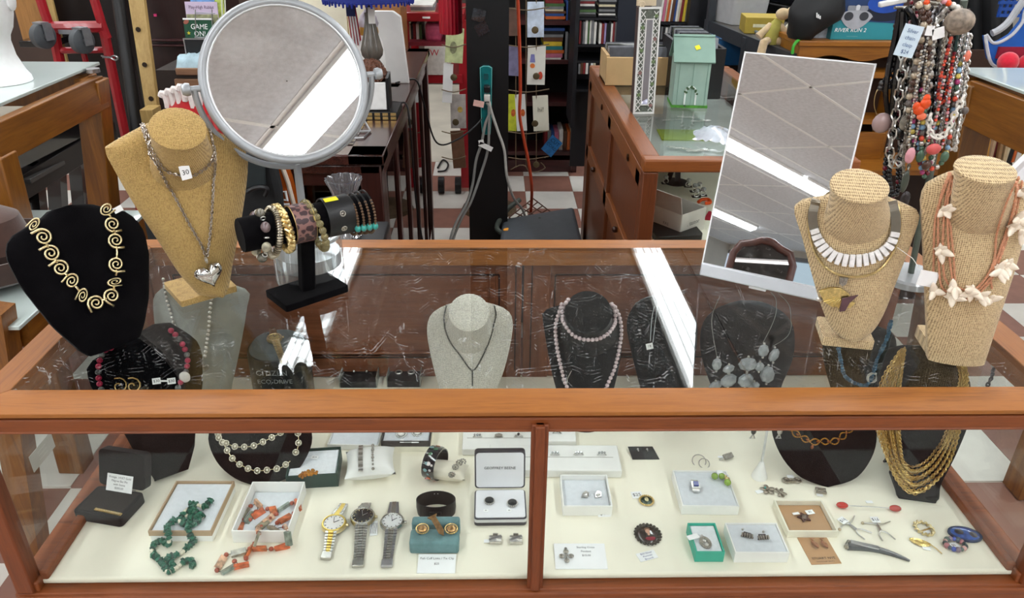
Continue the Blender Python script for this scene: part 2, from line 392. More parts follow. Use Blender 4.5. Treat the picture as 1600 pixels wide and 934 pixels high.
WPANE = glass_pane('window_glass')
nw = 5
for k in range(nw):
    xa = X0 + (X1 - X0) * k / nw; xb = X0 + (X1 - X0) * (k + 1) / nw; xm = (xa + xb) / 2; wm_ = mat('77787A', .5)
    wn = struct('window_%d' % (k + 1), MB().box((xm, Y0 - .05, WZ0 + .03), (xb - xa, .1, .06)).box((xm, Y0 - .05, WZ1 - .03), (xb - xa, .1, .06)).box((xa + .03, Y0 - .05, 1.5), (.06, .1, WZ1 - WZ0 - .12)).box((xb - .03, Y0 - .05, 1.5), (.06, .1, WZ1 - WZ0 - .12)), wm_)
    obj('pane', MB().box((xm, Y0 - .05, (WZ0 + WZ1) / 2), (xb - xa - .12, .008, WZ1 - WZ0 - .12)), WPANE, wn)
CW = wood('683A10', '9E6022', 5, 0, .5, .04, c3='844C18'); CWY = wood('623610', '925820', 5, 1, .5, .04, c3='744218'); CWZ = wood('50240C', '783A14', 6, 2, .55, 0, c3='622E10')
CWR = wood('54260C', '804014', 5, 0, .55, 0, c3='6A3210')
XL, XR, YF, YB = -.683, .804, 0.0, .498        # glass edges
OL, OR, OF, OB = -.735, .862, -.052, .548      # outer edges of the top frame
case = thing('display_case', 'long wooden display case with glass top and front, full of jewelry', 'display case', (0, 0, 0))
def railprof(w, h):   # cross section, x 0..w outward, z down from 0
    return [(0, 0), (w * .82, 0), (w, -h * .28), (w, -h * .72), (w * .9, -h * .78), (w * .9, -h * .9), (w * .7, -h), (0, -h)]
def rail(name, a, b, out, m, w, h, z, mit=1):
    a, b, out = V(a), V(b), V(out); d = (b - a).normalized(); rings = []
    pr = railprof(w, h)
    for p, s in ((a, -1), (b, 1)): rings.append([p + out * q[0] + V((0, 0, z + q[1])) + d * (s * q[0] * mit) for q in pr])
    return obj(name, MB().loft(rings), m, case, bevel=.0012)
Z = TOP
rail('frame_rail', (XL, YF, 0), (XR, YF, 0), (0, -1, 0), CW, -OF, .016, Z); obj('front_shade_molding', MB().box(((OL + OR) / 2, OF + .014, TOP - .0265), (OR - OL, .024, .021)).box(((OL + OR) / 2, OF + .008, TOP - .0375), (OR - OL, .014, .005)), CWR, case, bevel=.0025)  # rail's front face split off darker: its shade is put in the wood colour
rail('frame_rail', (XL, YB, 0), (XR, YB, 0), (0, 1, 0), CW, OB - YB, .040, Z)
rail('frame_rail', (XL, YF, 0), (XL, YB, 0), (-1, 0, 0), CWY, XL - OL, .040, Z)
rail('frame_rail', (XR, YF, 0), (XR, YB, 0), (1, 0, 0), CWY, OR - XR, .040, Z)
GT = glass_pane('counter_glass', 'FCFEFD', .22, .045); GS = glass_pane('case_glass', 'FCFEFD', .0, .018)
MX = .0635
for a, b_ in ((XL, .375), (.377, XR)):
    obj('glass_top', MB().box(((a + b_) / 2, (YF + YB) / 2, TOP - .003), (b_ - a, YB - YF, .006)), GT, case)
GF = -.046
for a, b_ in ((OL + .02, MX - .006), (MX + .006, OR - .02)):
    obj('front_glass', MB().box(((a + b_) / 2, GF, (.628 + .945) / 2), (b_ - a, .004, .945 - .628)), GS, case)
for x in (OL + .006, OR - .006): obj('side_glass', MB().box((x, (OF + OB) / 2, .787), (.004, OB - OF - .05, .318)), GS, case)
obj('mullion', MB().box((MX, GF - .004, .787), (.0245, .012, .318)).box((MX, GF - .006, .787), (.014, .018, .318)), CWZ, case, bevel=.002)
for x in (OL + .008, OR - .008):
    for y in (OF + .008, OB - .008): obj('corner_post', MB().box((x, y, .787), (.028, .028, .318)), CWZ, case, bevel=.003)
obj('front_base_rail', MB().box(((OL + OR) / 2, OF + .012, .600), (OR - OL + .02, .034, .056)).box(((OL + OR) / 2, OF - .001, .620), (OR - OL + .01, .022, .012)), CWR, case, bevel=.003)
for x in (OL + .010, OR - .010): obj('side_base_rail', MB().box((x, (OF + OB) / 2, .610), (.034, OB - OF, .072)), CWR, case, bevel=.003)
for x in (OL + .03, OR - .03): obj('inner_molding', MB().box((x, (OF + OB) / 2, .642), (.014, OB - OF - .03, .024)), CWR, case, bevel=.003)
obj('deck', MB().box(((OL + OR) / 2, (OF + OB) / 2 + .003, DECK - .006), (OR - OL - .036, OB - OF - .022, .012)), mat('F5EFDC', .7, 0, .05, 9, bump=.08), case, bevel=.004)
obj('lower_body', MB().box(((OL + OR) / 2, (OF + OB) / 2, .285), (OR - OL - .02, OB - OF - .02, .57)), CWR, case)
RW = wood('6B3A22', '8F5638', 5, 0, .4, .1); RWZ = wood('6B3A20', '8C5233', 5, 2, .4, .1)
for k, (a, b_) in enumerate(((OL + .02, .058), (.062, OR - .02))):
    d = obj('back_door', MB().box(((a + b_) / 2, .538, .79), (b_ - a, .006, .31)), RW, case); yy = .533
    for x in (a + .028, b_ - .028): obj('stile', MB().box((x, yy, .79), (.056, .008, .31)), RWZ, d, bevel=.0015)
    for z in (.922, .672): obj('crosspiece', MB().box(((a + b_) / 2, yy, z), (b_ - a - .112, .008, .05 if z > .8 else .06)), RW, d, bevel=.0015)
    gv = MB(); DG = mat('2A140C', .8); pl_, pr_ = (a + .05, .010) if k == 0 else (.128, b_ - .05)
    for x in (pl_, pr_): gv.box((x, .5278, .794), (.003, .002, .202))
    for z in (.895, .693): gv.box(((pl_ + pr_) / 2, .5278, z), (pr_ - pl_, .002, .003))
    obj('panel_groove', gv, DG, d)
    obj('meeting_groove', MB().box((.045 if k == 0 else .079, .5278, .80), (.0025, .002, .28)), DG, d)
    bd = MB(); w2, h2, cx, cz = (b_ - a) / 2 - .056, .1, (a + b_) / 2, .80
    for s_ in (-1, 1): bd.box((cx + s_ * (w2 - .006), .532, cz - .005), (.012, .006, .2)); bd.box((cx, .532, cz + s_ * .097 - .003), (2 * w2, .006, .010))
    obj('panel_molding', bd, RW, d, bevel=.0015)
def wobj(name, mb, m, parent, **k):          # mesh given in world coordinates
    o = obj(name, mb, m, parent, **k); o.matrix_basis = mw(parent).inverted(); return o
def hull_rows(poly, n=26):
    us = [q[1] for q in poly]; lo, hi = min(us), max(us); rows = []
    for i in range(n):
        t = i / (n - 1); t = .5 - .5 * math.cos(PI * t); u = lo + (hi - lo) * (.002 + .996 * t); xs = []
        for a, b in zip(poly, poly[1:] + poly[:1]):
            if (a[1] - u) * (b[1] - u) < 0: xs.append(a[0] + (b[0] - a[0]) * (u - a[1]) / (b[1] - a[1]))
        if len(xs) >= 2: rows.append((u, min(xs), max(xs)))
    return rows
class Bust: pass
def bust(name, label, cat, outline, P0, yaw, lean, m, bulge=.02, thick=.008, neck=None, group=None, smooth_px=True, part='panel'):
    """display bust: a bowed panel whose outline lies in a plane through P0, with a neck block if there is one"""
    e = V((math.cos(yaw), math.sin(yaw), 0)); nb = V((-math.sin(yaw), math.cos(yaw), 0)); U = V((0, 0, 1)) * math.cos(lean) + nb * math.sin(lean); N = e.cross(U)
    t = thing(name, label, cat, P0, 0, group)
    pl = []
    for x, y in (px_spline(outline + outline[:1], 4)[:-1] if smooth_px else outline):
        q = ap(x, y, P0, N) - P0; pl.append((q.dot(e), q.dot(U)))
    rows = hull_rows(pl); hi = rows[-1][0]; rings = []
    for u, a, b in rows:
        c, hw = (a + b) / 2, (b - a) / 2; fr = []; k = math.sin(PI * min(1, max(0, .12 + .76 * u / hi))) ** .6
        for j in range(15):
            s = -math.cos(PI * j / 14); fr.append(P0 + e * (c + hw * s) + U * u + N * (bulge * k * (1 - s * s) ** .75))
        bk = [P0 + e * (c + hw * s) + U * u - N * thick for s in (.96, .5, 0, -.5, -.96)]
        rings.append(fr + bk)
    B = Bust(); B.t, B.e, B.U, B.N, B.P0 = t, e, U, N, P0
    mb = MB().loft(rings); B.b = [bvh_of(mb)]; B.panel = wobj(part, mb, m, t, smooth=True)
    if neck:
        (cx, cy, rx, ry), fwd, (kx, ky) = neck[:3]; tilt = neck[3] if len(neck) > 3 else .5
        c1 = ap(cx, cy, P0 + N * fwd, N); c0 = ap(kx, ky, P0 + N * bulge * .4, N); r1 = rx * mpp(c1)
        nd = (V((0, 0, 1)) * (1 - tilt) + N * tilt).normalized(); d2 = nd.cross(e).normalized()
        toC = (CAMPOS - c1).normalized(); sy = min(1.25, (ry / rx) / max(.25, abs(nd.dot(toC)))); r2 = r1 * sy; nk = MB(); rings = []
        for i in range(9):
            s = i / 8; c = c0.lerp(c1, s); ax = U.lerp(d2, s ** .7).normalized(); f = 1 + (neck[4] if len(neck) > 4 else .45) * (1 - s) ** 2.2
            rings.append([c + e * (r1 * f * math.cos(2 * PI * k / 28)) + ax * (r2 * f * math.sin(2 * PI * k / 28)) for k in range(28)])
        for f, dz in ((1.03, .0015), (1.02, .004), (.96, .0055)):
            rings.append([c1 + nd * dz + e * (r1 * f * math.cos(2 * PI * k / 28)) + d2 * (r2 * f * math.sin(2 * PI * k / 28)) for k in range(28)])
        rings.append([c1 + nd * .006 + e * (r1 * .4 * math.cos(2 * PI * k / 28)) + d2 * (r2 * .4 * math.sin(2 * PI * k / 28)) for k in range(28)])
        nk.loft(rings); B.b.append(bvh_of(nk)); wobj('neck', nk, m, t, smooth=True); B.c1 = c1
    return B
def rect(fl, fr, bl, z):
    a, b, c = az(*fl, z), az(*fr, z), az(*bl, z); e = b - a; w_ = e.length; e.normalize(); n = V((-e.y, e.x, 0)); d = (c - a).dot(n)
    return a + e * (w_ / 2) + n * (d / 2), math.atan2(e.y, e.x), w_, d
def slab(mb, w_, d, z0, z1, r=.002):
    return mb.prism(rpoly(w_, d, r, 2), z0, z1)
def wthing(name, label, cat, loc, group=None): return thing(name, label, cat, loc, 0, group)
def links(name, label, pts, L, r, m, group=None, cat='necklace', part='chain', n=8, mm=4, sx=.6):
    t = wthing(name, label, cat, pts[0], group); o = wobj(part, chain(pts, L, r, None, n, mm, sx), m, t, smooth=True); o['kind'] = 'stuff'; return t
def line(name, px, b, off, r, m, t, k=6, n=6):
    pts = drape(px_spline(px, k), b, off); return wobj(name, MB().tube(pts, r, n), m, t, smooth=True)
def little_tag(parent, at, w_, h, txt=None, R=None, size=None, name='price_tag', two=None):
    """paper tag at a world point, in the parent's frame"""
    R = R or (Matrix.Rotation(rad(-38) + PI / 2, 3, 'X')); inv = mw(parent).inverted()
    o = obj(name, MB().box((0, 0, 0), (w_, h, .0006)), CARD, parent, bevel=.0002); o.matrix_basis = inv @ Matrix.Translation(at) @ R.to_4x4(); tag(o, 'white paper price tag')
    for k, s in enumerate((txt or '').split('|')):
        if s: text('lettering', s, size or h * .6, INK, o, (0, h * (0 if '|' not in txt else .24 - .44 * k), .0006))
    return o
LAY = Matrix.Rotation(0, 3, 'X')
def flat(rz=0, tilt=0): return Matrix.Rotation(rz, 3, 'Z') @ Matrix.Rotation(tilt, 3, 'X')

def stand_base(B, fl, fr, bl, h, m):
    c, yw, w_, d = rect(fl, fr, bl, TOP); mb = MB().at(c, rz=yw); slab(mb, w_, d, .0005, h, .004)
    return wobj('base', mb, m, B.t, smooth=False, bevel=.003)
P = T(322, 462, .012); _, yw, _, _ = rect((284, 481), (372, 456), (247, 453), TOP)
B1 = bust('necklace_bust', 'tall burlap necklace bust with flat oval neck, beside the round mirror', 'necklace bust',
          [(312, 462), (282, 430), (248, 378), (210, 320), (180, 268), (164, 236), (172, 222), (200, 212), (226, 196), (280, 182), (322, 196), (352, 212), (375, 226), (387, 246), (385, 290), (376, 350), (364, 410), (352, 458)],
          P, yw, rad(6), BURLAP, .030, .012, ((278, 203, 42, 31), .062, (290, 262), .55, .42), smooth_px=True)
stand_base(B1, (284, 481), (372, 456), (247, 453), .012, BURLAP)
P = T(182, 541); _, yw, _, _ = rect((142, 557), (220, 526), (84, 519), TOP)
B2 = bust('necklace_bust', 'black velvet necklace bust at the front left corner of the counter', 'necklace bust',
          [(142, 557), (128, 550), (84, 512), (34, 450), (12, 408), (9, 386), (18, 370), (40, 356), (64, 343), (80, 328), (112, 319), (140, 318), (168, 325), (192, 328), (212, 341), (226, 362), (233, 396), (233, 464), (226, 505), (219, 526)],
          P, yw, rad(20), BVEL, .022, .02, smooth_px=False)
q = B2.P0; mb = MB(); bb = B2
for s_ in (-1, 1): mb.bar(q + B2.e * (s_ * .02) + B2.U * .11 - B2.N * .018, V((*(q + B2.e * (s_ * .025) - B2.N * .10).xy, TOP + .002)), .012, .003, B2.N)
wobj('easel_leg', mb, BVEL, B2.t)
P = T(1327, 530, .016); _, yw, _, _ = rect((1284, 540), (1364, 548), (1267, 508), TOP)
B3 = bust('necklace_bust', 'burlap necklace bust with wide shoulders, just in front of the leaning mirror', 'necklace bust',
          [(1328, 530), (1302, 518), (1284, 480), (1266, 420), (1253, 370), (1241, 332), (1246, 317), (1273, 311), (1300, 306), (1340, 296), (1385, 308), (1403, 315), (1428, 324), (1437, 338), (1428, 368), (1412, 411), (1397, 450), (1384, 484), (1370, 510), (1352, 527)],
          P, yw, rad(4), BURLAP2, .024, .014, ((1342, 293, 43, 25), .045, (1340, 345), .35, .30))
stand_base(B3, (1284, 540), (1364, 548), (1267, 506), .016, BURLAP2)
P = T(1494, 566); _, yw, _, _ = rect((1450, 562), (1538, 570), (1437, 530), TOP)
B4 = bust('necklace_bust', 'tall burlap necklace bust with straight narrow foot, at the right end of the counter', 'necklace bust',
          [(1450, 562), (1449, 511), (1446, 440), (1441, 350), (1439, 308), (1450, 288), (1478, 274), (1500, 268), (1540, 262), (1580, 272), (1600, 284), (1616, 300), (1612, 340), (1600, 374), (1584, 430), (1566, 484), (1538, 570)],
          P, yw, rad(5), BURLAP2, .024, .016, ((1538, 268, 44, 19), .042, (1534, 330), .22, .22), smooth_px=False)
c, yw2, w_, d = rect((1451, 562), (1537, 569), (1438, 524), TOP); mb = MB().at(c, rz=yw2); slab(mb, w_ * .98, d, .0005, .02, .004); wobj('base', mb, BURLAP2, B4.t, bevel=.003)

nk = wthing('necklace', 'silver chain necklace with puffed heart pendant on the tall burlap bust', 'necklace', B1.P0)
for path in ([(222, 196), (228, 218), (236, 238), (250, 260), (264, 290), (280, 320), (296, 350), (312, 378), (321, 400)],
             [(326, 204), (331, 224), (333, 250), (332, 290), (330, 330), (327, 365), (323, 400)],
             [(224, 192), (232, 214), (244, 240), (258, 262), (274, 270), (296, 273), (312, 266), (326, 254), (331, 240)]):
    o = wobj('chain', chain(drape(px_spline(path, 8), B1.b, .0035), .0062, .0009), mat('B4AAA0', .3, 1, .2, 200), nk, smooth=True); o['kind'] = 'stuff'
hc = drape([(324, 424)], B1.b, .012)[0]
def heart(mb, s, th, n=28):
    out = []
    for i in range(n):
        a = 2 * PI * i / n; out.append((16 * math.sin(a) ** 3 / 16 * s, (13 * math.cos(a) - 5 * math.cos(2 * a) - 2 * math.cos(3 * a) - math.cos(4 * a)) / 16 * s))
    rings = []
    for k in range(7):
        a = -PI / 2 + PI * k / 6; f = max(.05, math.cos(a)) ** .6; rings.append([V((x * f, y * f + .0, th * math.sin(a))) for x, y in out])
    return mb.loft(rings)
Rb = Matrix((B1.e, B1.U, B1.N)).transposed()
hm = MB().at(hc, Rb @ Matrix.Rotation(.12, 3, 'Z')); heart(hm, .0235, .011); wobj('heart_pendant', hm, mat('D2D0CC', .16, 1, .1, 60, bump=.5, bsc=70), nk, smooth=True)
wobj('bail', MB().at(hc + B1.U * .025, Rb).torus((0, 0, 0), .005, .0014, 12, 6, Matrix.Rotation(PI / 2, 3, 'Y')), SILV, nk, smooth=True)
q = drape([(288, 265)], B1.b, .006)[0]; little_tag(nk, q, .016, .022, '30', Rb @ Matrix.Rotation(.05, 3, 'Z'), .011)
nk = wthing('necklace', 'gold necklace of spiral links on the black velvet bust', 'necklace', B2.P0)
Rb = Matrix((B2.e, B2.U, B2.N)).transposed()
sp = []
for i in range(44):
    a = i * .29; r_ = .0016 + .0102 * i / 43; sp.append(V((r_ * math.cos(a), r_ * math.sin(a), 0)))
sp.append(V((.0135, .008, .0))); SPM = MB().tube(sp, [.0011 + .0008 * i / 44 for i in range(45)], 6).mesh('spiral_link', PGOLD, True)
cpx = [(54, 354, .5, 2.2), (67, 371, 1, 2.0), (79, 396, 1, 2.0), (94, 419, 1, 2.1), (111, 439, .8, 2.3), (128, 462, .6, 2.5), (149, 473, 1, 3.4), (173, 462, 1, 4.0), (178, 440, .55, 4.6), (180, 413, 1, 4.7), (179, 376, 1, 4.7), (174, 351, 1, 4.8), (165, 329, .7, 5.2)]
pts = []
for x, y, sy, a in cpx:
    q = drape([(x, y)], B2.b, .004)
    q = q[0] if q else ap(x, y, B2.P0, B2.N); pts.append(q)
    o = put('spiral_link', SPM, nk); o.matrix_basis = mw(nk).inverted() @ Matrix.Translation(q) @ (Rb @ Matrix.Rotation(a, 3, 'Z')).to_4x4() @ Matrix.Diagonal((sy, 1, 1, 1))
for a_, b_ in zip(pts, pts[1:]):
    d = (b_ - a_); k = d.normalized(); mb = MB().tube([a_ + k * .0095 + B2.N * .0008, a_ + d * .5 + B2.N * .003, b_ - k * .0095 + B2.N * .0008], .0016, 6)
    wobj('connecting_loop', mb, PGOLD, nk, smooth=True)
q = drape([(182, 331)], B2.b, .006); little_tag(nk, (q[0] if q else pts[-1]) , .014, .009, None, Rb @ Matrix.Rotation(.2, 3, 'Z'))
Rb = Matrix((B3.e, B3.U, B3.N)).transposed()
nk = wthing('collar_necklace', 'silver collar necklace with a row of white stone tiles on a burlap bust', 'necklace', B3.P0)
arc = drape(px_spline([(1275, 314), (1270, 335), (1273, 358), (1284, 381), (1303, 399), (1332, 405), (1362, 400), (1384, 385), (1396, 362), (1397, 338), (1391, 316)], 8), B3.b, .004)
def ribbon(pts, w_, th, N):
    rings = []
    for i, q in enumerate(pts):
        t_ = (pts[min(i + 1, len(pts) - 1)] - pts[max(i - 1, 0)]).normalized(); x = N.cross(t_).normalized(); n = t_.cross(x)
        rings.append([q + x * (w_ / 2), q + x * (w_ / 2) + N * th, q - x * (w_ / 2) + N * th, q - x * (w_ / 2)])
    return MB().loft(rings)
wobj('collar', ribbon(arc, .013, .0015, B3.N), mat('8C8477', .35, 1, .1, 50), nk, smooth=False)
S = resample(arc, .0001); i0, i1 = int(len(S) * .20), int(len(S) * .80)
for k in range(17):
    i = i0 + (i1 - i0) * k // 16; q = S[i]; t_ = (S[min(i + 40, len(S) - 1)] - S[i - 40]).normalized(); x = B3.N.cross(t_).normalized()
    L_ = .0125 + .0065 * math.sin(PI * k / 16)
    wobj('stone_tile', MB().at(q + B3.N * .0028 - x * .0, Matrix((t_, x, t_.cross(x))).transposed()).box((0, 0, 0), (.0072, L_, .004)), mat('E9E7E6', .35, 0, .12, 160), nk, bevel=.0008)
nk = wthing('choker_necklace', 'gold wire choker with fish pendant on the wide burlap bust', 'necklace', B3.P0)
pc = drape(px_spline([(1268, 318), (1264, 338), (1268, 372), (1281, 404), (1303, 424), (1335, 431), (1366, 424), (1388, 402), (1401, 372), (1404, 342), (1400, 320)], 8), B3.b, .004)
wobj('wire', MB().tube(pc, .0018, 8), GOLD, nk, smooth=True)
fc = drape([(1310, 462)], B3.b, .006)[0]; F = MB().at(fc, Rb @ Matrix.Rotation(-.35, 3, 'Z'))
bo = [(-.030, -.002), (-.018, .010), (-.004, .016), (.010, .013), (.020, .003), (.026, .004), (.024, -.006), (.012, -.010), (.000, -.016), (-.014, -.014)]
F.prism(bo, -.002, .003)
for k in range(7): F.tube([V((-.002 + .002 * k, .001, .004)), V((-.016 + .006 * k, -.014, .004))], .0009, 5)
wobj('fish_pendant', F, mat('DCC684', .3, 1, .2, 300, bump=.3, bsc=300), nk, bevel=.001)
F = MB().at(drape([(1325, 470)], B3.b, .008)[0], Rb); F.prism([(-.010, -.014), (-.002, -.012), (.002, .002), (.012, .016), (-.001, .011), (-.010, .008)], 0, .003); wobj('fish_tail', F, mat('5A3F45', .3, 0, .2, 100), nk, bevel=.0006)
F = MB().at(drape([(1285, 463)], B3.b, .009)[0], Rb).sph((0, 0, 0), (.005, .004, .003)); wobj('fish_head', F, SILV, nk, smooth=True)
wobj('bail', MB().at(drape([(1317, 436)], B3.b, .005)[0], Rb).prism([(-.006, .006), (.006, .006), (.005, -.004), (0, -.008), (-.005, -.004)], 0, .004), OXID, nk)
wobj('tag_string', MB().tube([pc[-20], V(pc[-20]) + B3.e * .022 - B3.U * .012 + B3.N * .012, V(pc[-20]) + B3.e * .036 - B3.U * .028 + B3.N * .008], .0005, 4), PAPER, nk)
little_tag(nk, pc[-20] + B3.e * .052 - B3.U * .044 + B3.N * .004, .026, .024, None, Rb @ Matrix.Rotation(-.1, 3, 'Z'))
nk = wthing('shell_necklace', 'coral bead strands with white shells on the right-end burlap bust', 'necklace', B4.P0)
CORAL = mat('C98F6E', .6, 0, .2, 400, bump=.4, bsc=700); SHELL = mat('EFE2CF', .35, 0, .12, 60, coat=.4)
Rb = Matrix((B4.e, B4.U, B4.N)).transposed()
strands = [[(1486, 272), (1474, 300), (1462, 340), (1460, 400), (1462, 446), (1490, 462), (1520, 452), (1546, 424), (1560, 390), (1576, 340), (1584, 300), (1588, 276)],
           [(1488, 276), (1478, 310), (1474, 360), (1474, 410), (1480, 440), (1506, 460), (1534, 446), (1556, 412), (1568, 372), (1580, 330), (1590, 286)],
           [(1484, 272), (1470, 306), (1466, 350), (1468, 420), (1476, 452), (1512, 466), (1544, 440), (1560, 404), (1578, 352), (1592, 300), (1594, 282)],
           [(1486, 274), (1480, 320), (1482, 380), (1486, 420), (1494, 446), (1524, 450), (1550, 410), (1556, 360), (1572, 310), (1586, 280)],
           [(1490, 274), (1484, 330), (1490, 400), (1492, 438)], [(1548, 450), (1546, 420), (1562, 392)]]
ex = B4.b
for st in strands:
    pts = drape(px_spline(st, 6), ex, .003); mb = MB(); P_ = resample(pts, .0034)
    mb.tube(P_, [.0011 + .0007 * (i % 2) for i in range(len(P_))], 6); o = wobj('bead_strand', mb, CORAL, nk)
clus = [(1476, 326, 5), (1470, 388, 4), (1462, 452, 3), (1490, 448, 4), (1486, 460, 3), (1515, 450, 3), (1528, 460, 4), (1542, 464, 3), (1556, 420, 4), (1568, 412, 4), (1582, 340, 4), (1576, 352, 3), (1592, 300, 4), (1590, 360, 3), (1508, 456, 2)]
shm = []
for k in range(3):
    mb = MB(); L_ = .023 + .004 * k; mb.loft([[V((L_ * (s - .35), .0065 * math.sin(PI * s) ** .7 * math.cos(a) * (1 if math.cos(a) > 0 else .8), .003 * math.sin(PI * s) ** .5 * math.sin(a) + .004 * s * s)) for a in [2 * PI * j / 8 for j in range(8)]] for s in (.01, .15, .35, .6, .85, .99)])
    shm.append(mb.mesh('shell', SHELL, True))
for x, y, n in clus:
    q = drape([(x, y)], ex, .007)
    if not q: continue
    for k in range(n):
        o = put('shell', random.choice(shm), nk); a = 2 * PI * k / n + random.uniform(-.7, .7)
        o.matrix_basis = mw(nk).inverted() @ Matrix.Translation(q[0] + B4.N * random.uniform(0, .004)) @ (Rb @ Matrix.Rotation(a, 3, 'Z') @ Matrix.Rotation(random.uniform(-.7, .1), 3, 'Y')).to_4x4()

c, yw, w_, d = rect((448, 489), (546, 456), (420, 462), TOP)
BRZ = T(483, 470).y; BH = ay(483, 345, BRZ).z; A_ = az(375, 368, BH); E_ = az(577, 326, BH); C_ = ay(483, 347, BRZ); C_.z = BH
tb = thing('bracelet_stand', 'black velvet T-bar bracelet stand on the glass counter', 'bracelet stand', c, yw); inv = mw(tb).inverted()
mb = MB(); slab(mb, w_, d, .0005, .013, .004); obj('base', mb, BVEL, tb, bevel=.004)
ax = (E_ - A_).normalized(); RB = .0275
pf = V((*c.xy, TOP + .012)); midb = A_ + ax * ((c - A_).dot(ax)); 
mb = MB().bar(pf, V((midb.x, midb.y, BH)), .024, .024, ax); wobj('post', mb, BVEL, tb, bevel=.003)
wobj('bar', MB().tube([A_, A_ + ax * .002, E_ - ax * .002, E_], [RB * .96, RB, RB, RB * .96], 32), BVEL, tb, smooth=True)
bs = frame(ax, (0, 0, 1)); AL = (E_ - A_).length
def on_bar(s, a=0, r=RB): # point on bar: s along, a angle from top toward the camera side
    side = bs @ V((0, 1, 0)); up = bs @ V((1, 0, 0)); side = side if side.y < 0 else -side
    return A_ + ax * s + up * (r * math.cos(a)) + side * (r * math.sin(a))
BSD = bs @ V((0, 1, 0)); BSD = BSD if BSD.y < 0 else -BSD; BUP = bs @ V((1, 0, 0))
def ring_pts(s, r, drop=.0, n=40, slant=0, sx=1):  # a loop hung round the bar
    return [A_ + ax * (s + slant * math.cos(2 * PI * i / n)) + BUP * (r * math.cos(2 * PI * i / n) - drop) + BSD * (sx * r * math.sin(2 * PI * i / n)) for i in range(n)]
def S_of(px, py): q = ap(px, py, C_, (CAMPOS - C_).normalized()); return (q - A_).dot(ax)
br = wthing('bracelet', 'grey agate bead bracelet at the open end of the T-bar', 'bracelet', A_)
gm = [MB().sph((0, 0, 0), (.0078, .0078, .009), 12, 8).mesh('bead', mat(h, .25, 0, .5, 90, coat=.4), True) for h in ('6E6A5E', '6B5A5C', '9A9480', '5D5A50', 'A8A088')]
rp = ring_pts(.030, .036, .006, 14, .006)
for i, q in enumerate(rp):
    o = put('bead' if i % 2 == 0 else 'silver_ring', gm[i // 2 % 5] if i % 2 == 0 else MB().torus((0, 0, 0), .0038, .001, 10, 6).mesh('silver_ring', SILV, True), br); o.matrix_basis = mw(br).inverted() @ Matrix.Translation(q) @ frame(rp[(i + 1) % 14] - rp[i - 1]).to_4x4()
br = wthing('bangle', 'ribbed silver coil bangle next to the grey bead bracelet', 'bracelet', on_bar(.045))
hx = []
for i in range(720):
    a = 2 * PI * i / 720; c3 = A_ + ax * (.050 + .008 * math.cos(a)) + BUP * (.037 * math.cos(a) - .0055) + BSD * (.037 * math.sin(a)); rd = BUP * math.cos(a) + BSD * math.sin(a); b_ = a * 60
    hx.append(c3 + rd * (.0048 * math.cos(b_)) + ax * (.0048 * math.sin(b_)))
wobj('coil', MB().tube(hx, .0013, 5, True), mat('A9A08C', .3, 1, .2, 300), br, smooth=True)
wobj('core', MB().tube([A_ + ax * (.050 + .008 * math.cos(a)) + BUP * (.037 * math.cos(a) - .0055) + BSD * (.037 * math.sin(a)) for a in [2 * PI * i / 40 for i in range(40)]], .004, 8, True), OXID, br, smooth=True)
br = wthing('bracelet', 'thick gold rope chain bracelet between silver bangle and leopard cuff', 'bracelet', on_bar(.066))
for s_ in (0, PI):
    hx = []
    for i in range(300):
        a = 2 * PI * i / 300; c3 = A_ + ax * (.068 - .003 * math.cos(a)) + BUP * (.0345 * math.cos(a) - .003) + BSD * (.0345 * math.sin(a)); rd = BUP * math.cos(a) + BSD * math.sin(a); b_ = a * 14 + s_
        hx.append(c3 + rd * (.0042 * math.cos(b_)) + ax * (.0042 * math.sin(b_)))
    wobj('rope_strand', MB().tube(hx, [.0036 + .0008 * math.sin(i * 1.3) for i in range(300)], 7, True), GOLD, br, smooth=True)
m, nt, b = _new('leopard_leather'); vo = _n(nt, 'ShaderNodeTexVoronoi', Scale=95); nz = _n(nt, 'ShaderNodeTexNoise', Scale=120, Detail=3); co = _coord(nt); nt.links.new(co, nz.inputs[0])
mm_ = _n(nt, 'ShaderNodeVectorMath', operation='MULTIPLY_ADD'); mm_.inputs[1].default_value = (.006, .006, .006); nt.links.new(nz.outputs['Color'], mm_.inputs[0]); nt.links.new(co, mm_.inputs[2]); nt.links.new(mm_.outputs[0], vo.inputs[0])
nt.links.new(_ramp(nt, vo.outputs[0], [(.46, sr('3A2428')), (.54, sr('85605B'))]), b.inputs['Base Color']); b.inputs['Roughness'].default_value = .45
def cuff(name, label, s0, s1, r, m, a0=0, a1=2 * PI, th=.002, cat='bracelet', drop=0):
    t = wthing(name, label, cat, on_bar((s0 + s1) / 2)); n = 48; rings = []
    for i in range(n + 1):
        a = a0 + (a1 - a0) * i / n; rd = BUP * math.cos(a) + BSD * math.sin(a); c3 = A_ - BUP * drop
        rings.append([c3 + ax * s0 + rd * r, c3 + ax * s0 + rd * (r + th), c3 + ax * s1 + rd * (r + th), c3 + ax * s1 + rd * r])
    wobj('band', MB().loft(rings, cap=True), m, t, bevel=.0006); return t
lc = cuff('cuff_bracelet', 'purple brown leopard print cuff in the middle of the T-bar', .082, .114, RB + .0025, m)
for s_ in (.0815, .1145): wobj('gold_edge', MB().tube([A_ + ax * s_ + (BUP * math.cos(a) + BSD * math.sin(a)) * (RB + .0035) for a in [2 * PI * i / 40 for i in range(40)]], .0008, 5, True), GOLD, lc)
br = wthing('bracelet', 'pale yellow glass bead bracelet right of the leopard cuff', 'bracelet', on_bar(.12))
YG = mat('CDBE86', .06, 0, .1, 40, trans=.75, ior=1.5); ym = MB().sph((0, 0, 0), .0064, 12, 8).mesh('bead', YG, True)
rp = ring_pts(.121, .040, .010, 22, -.008)
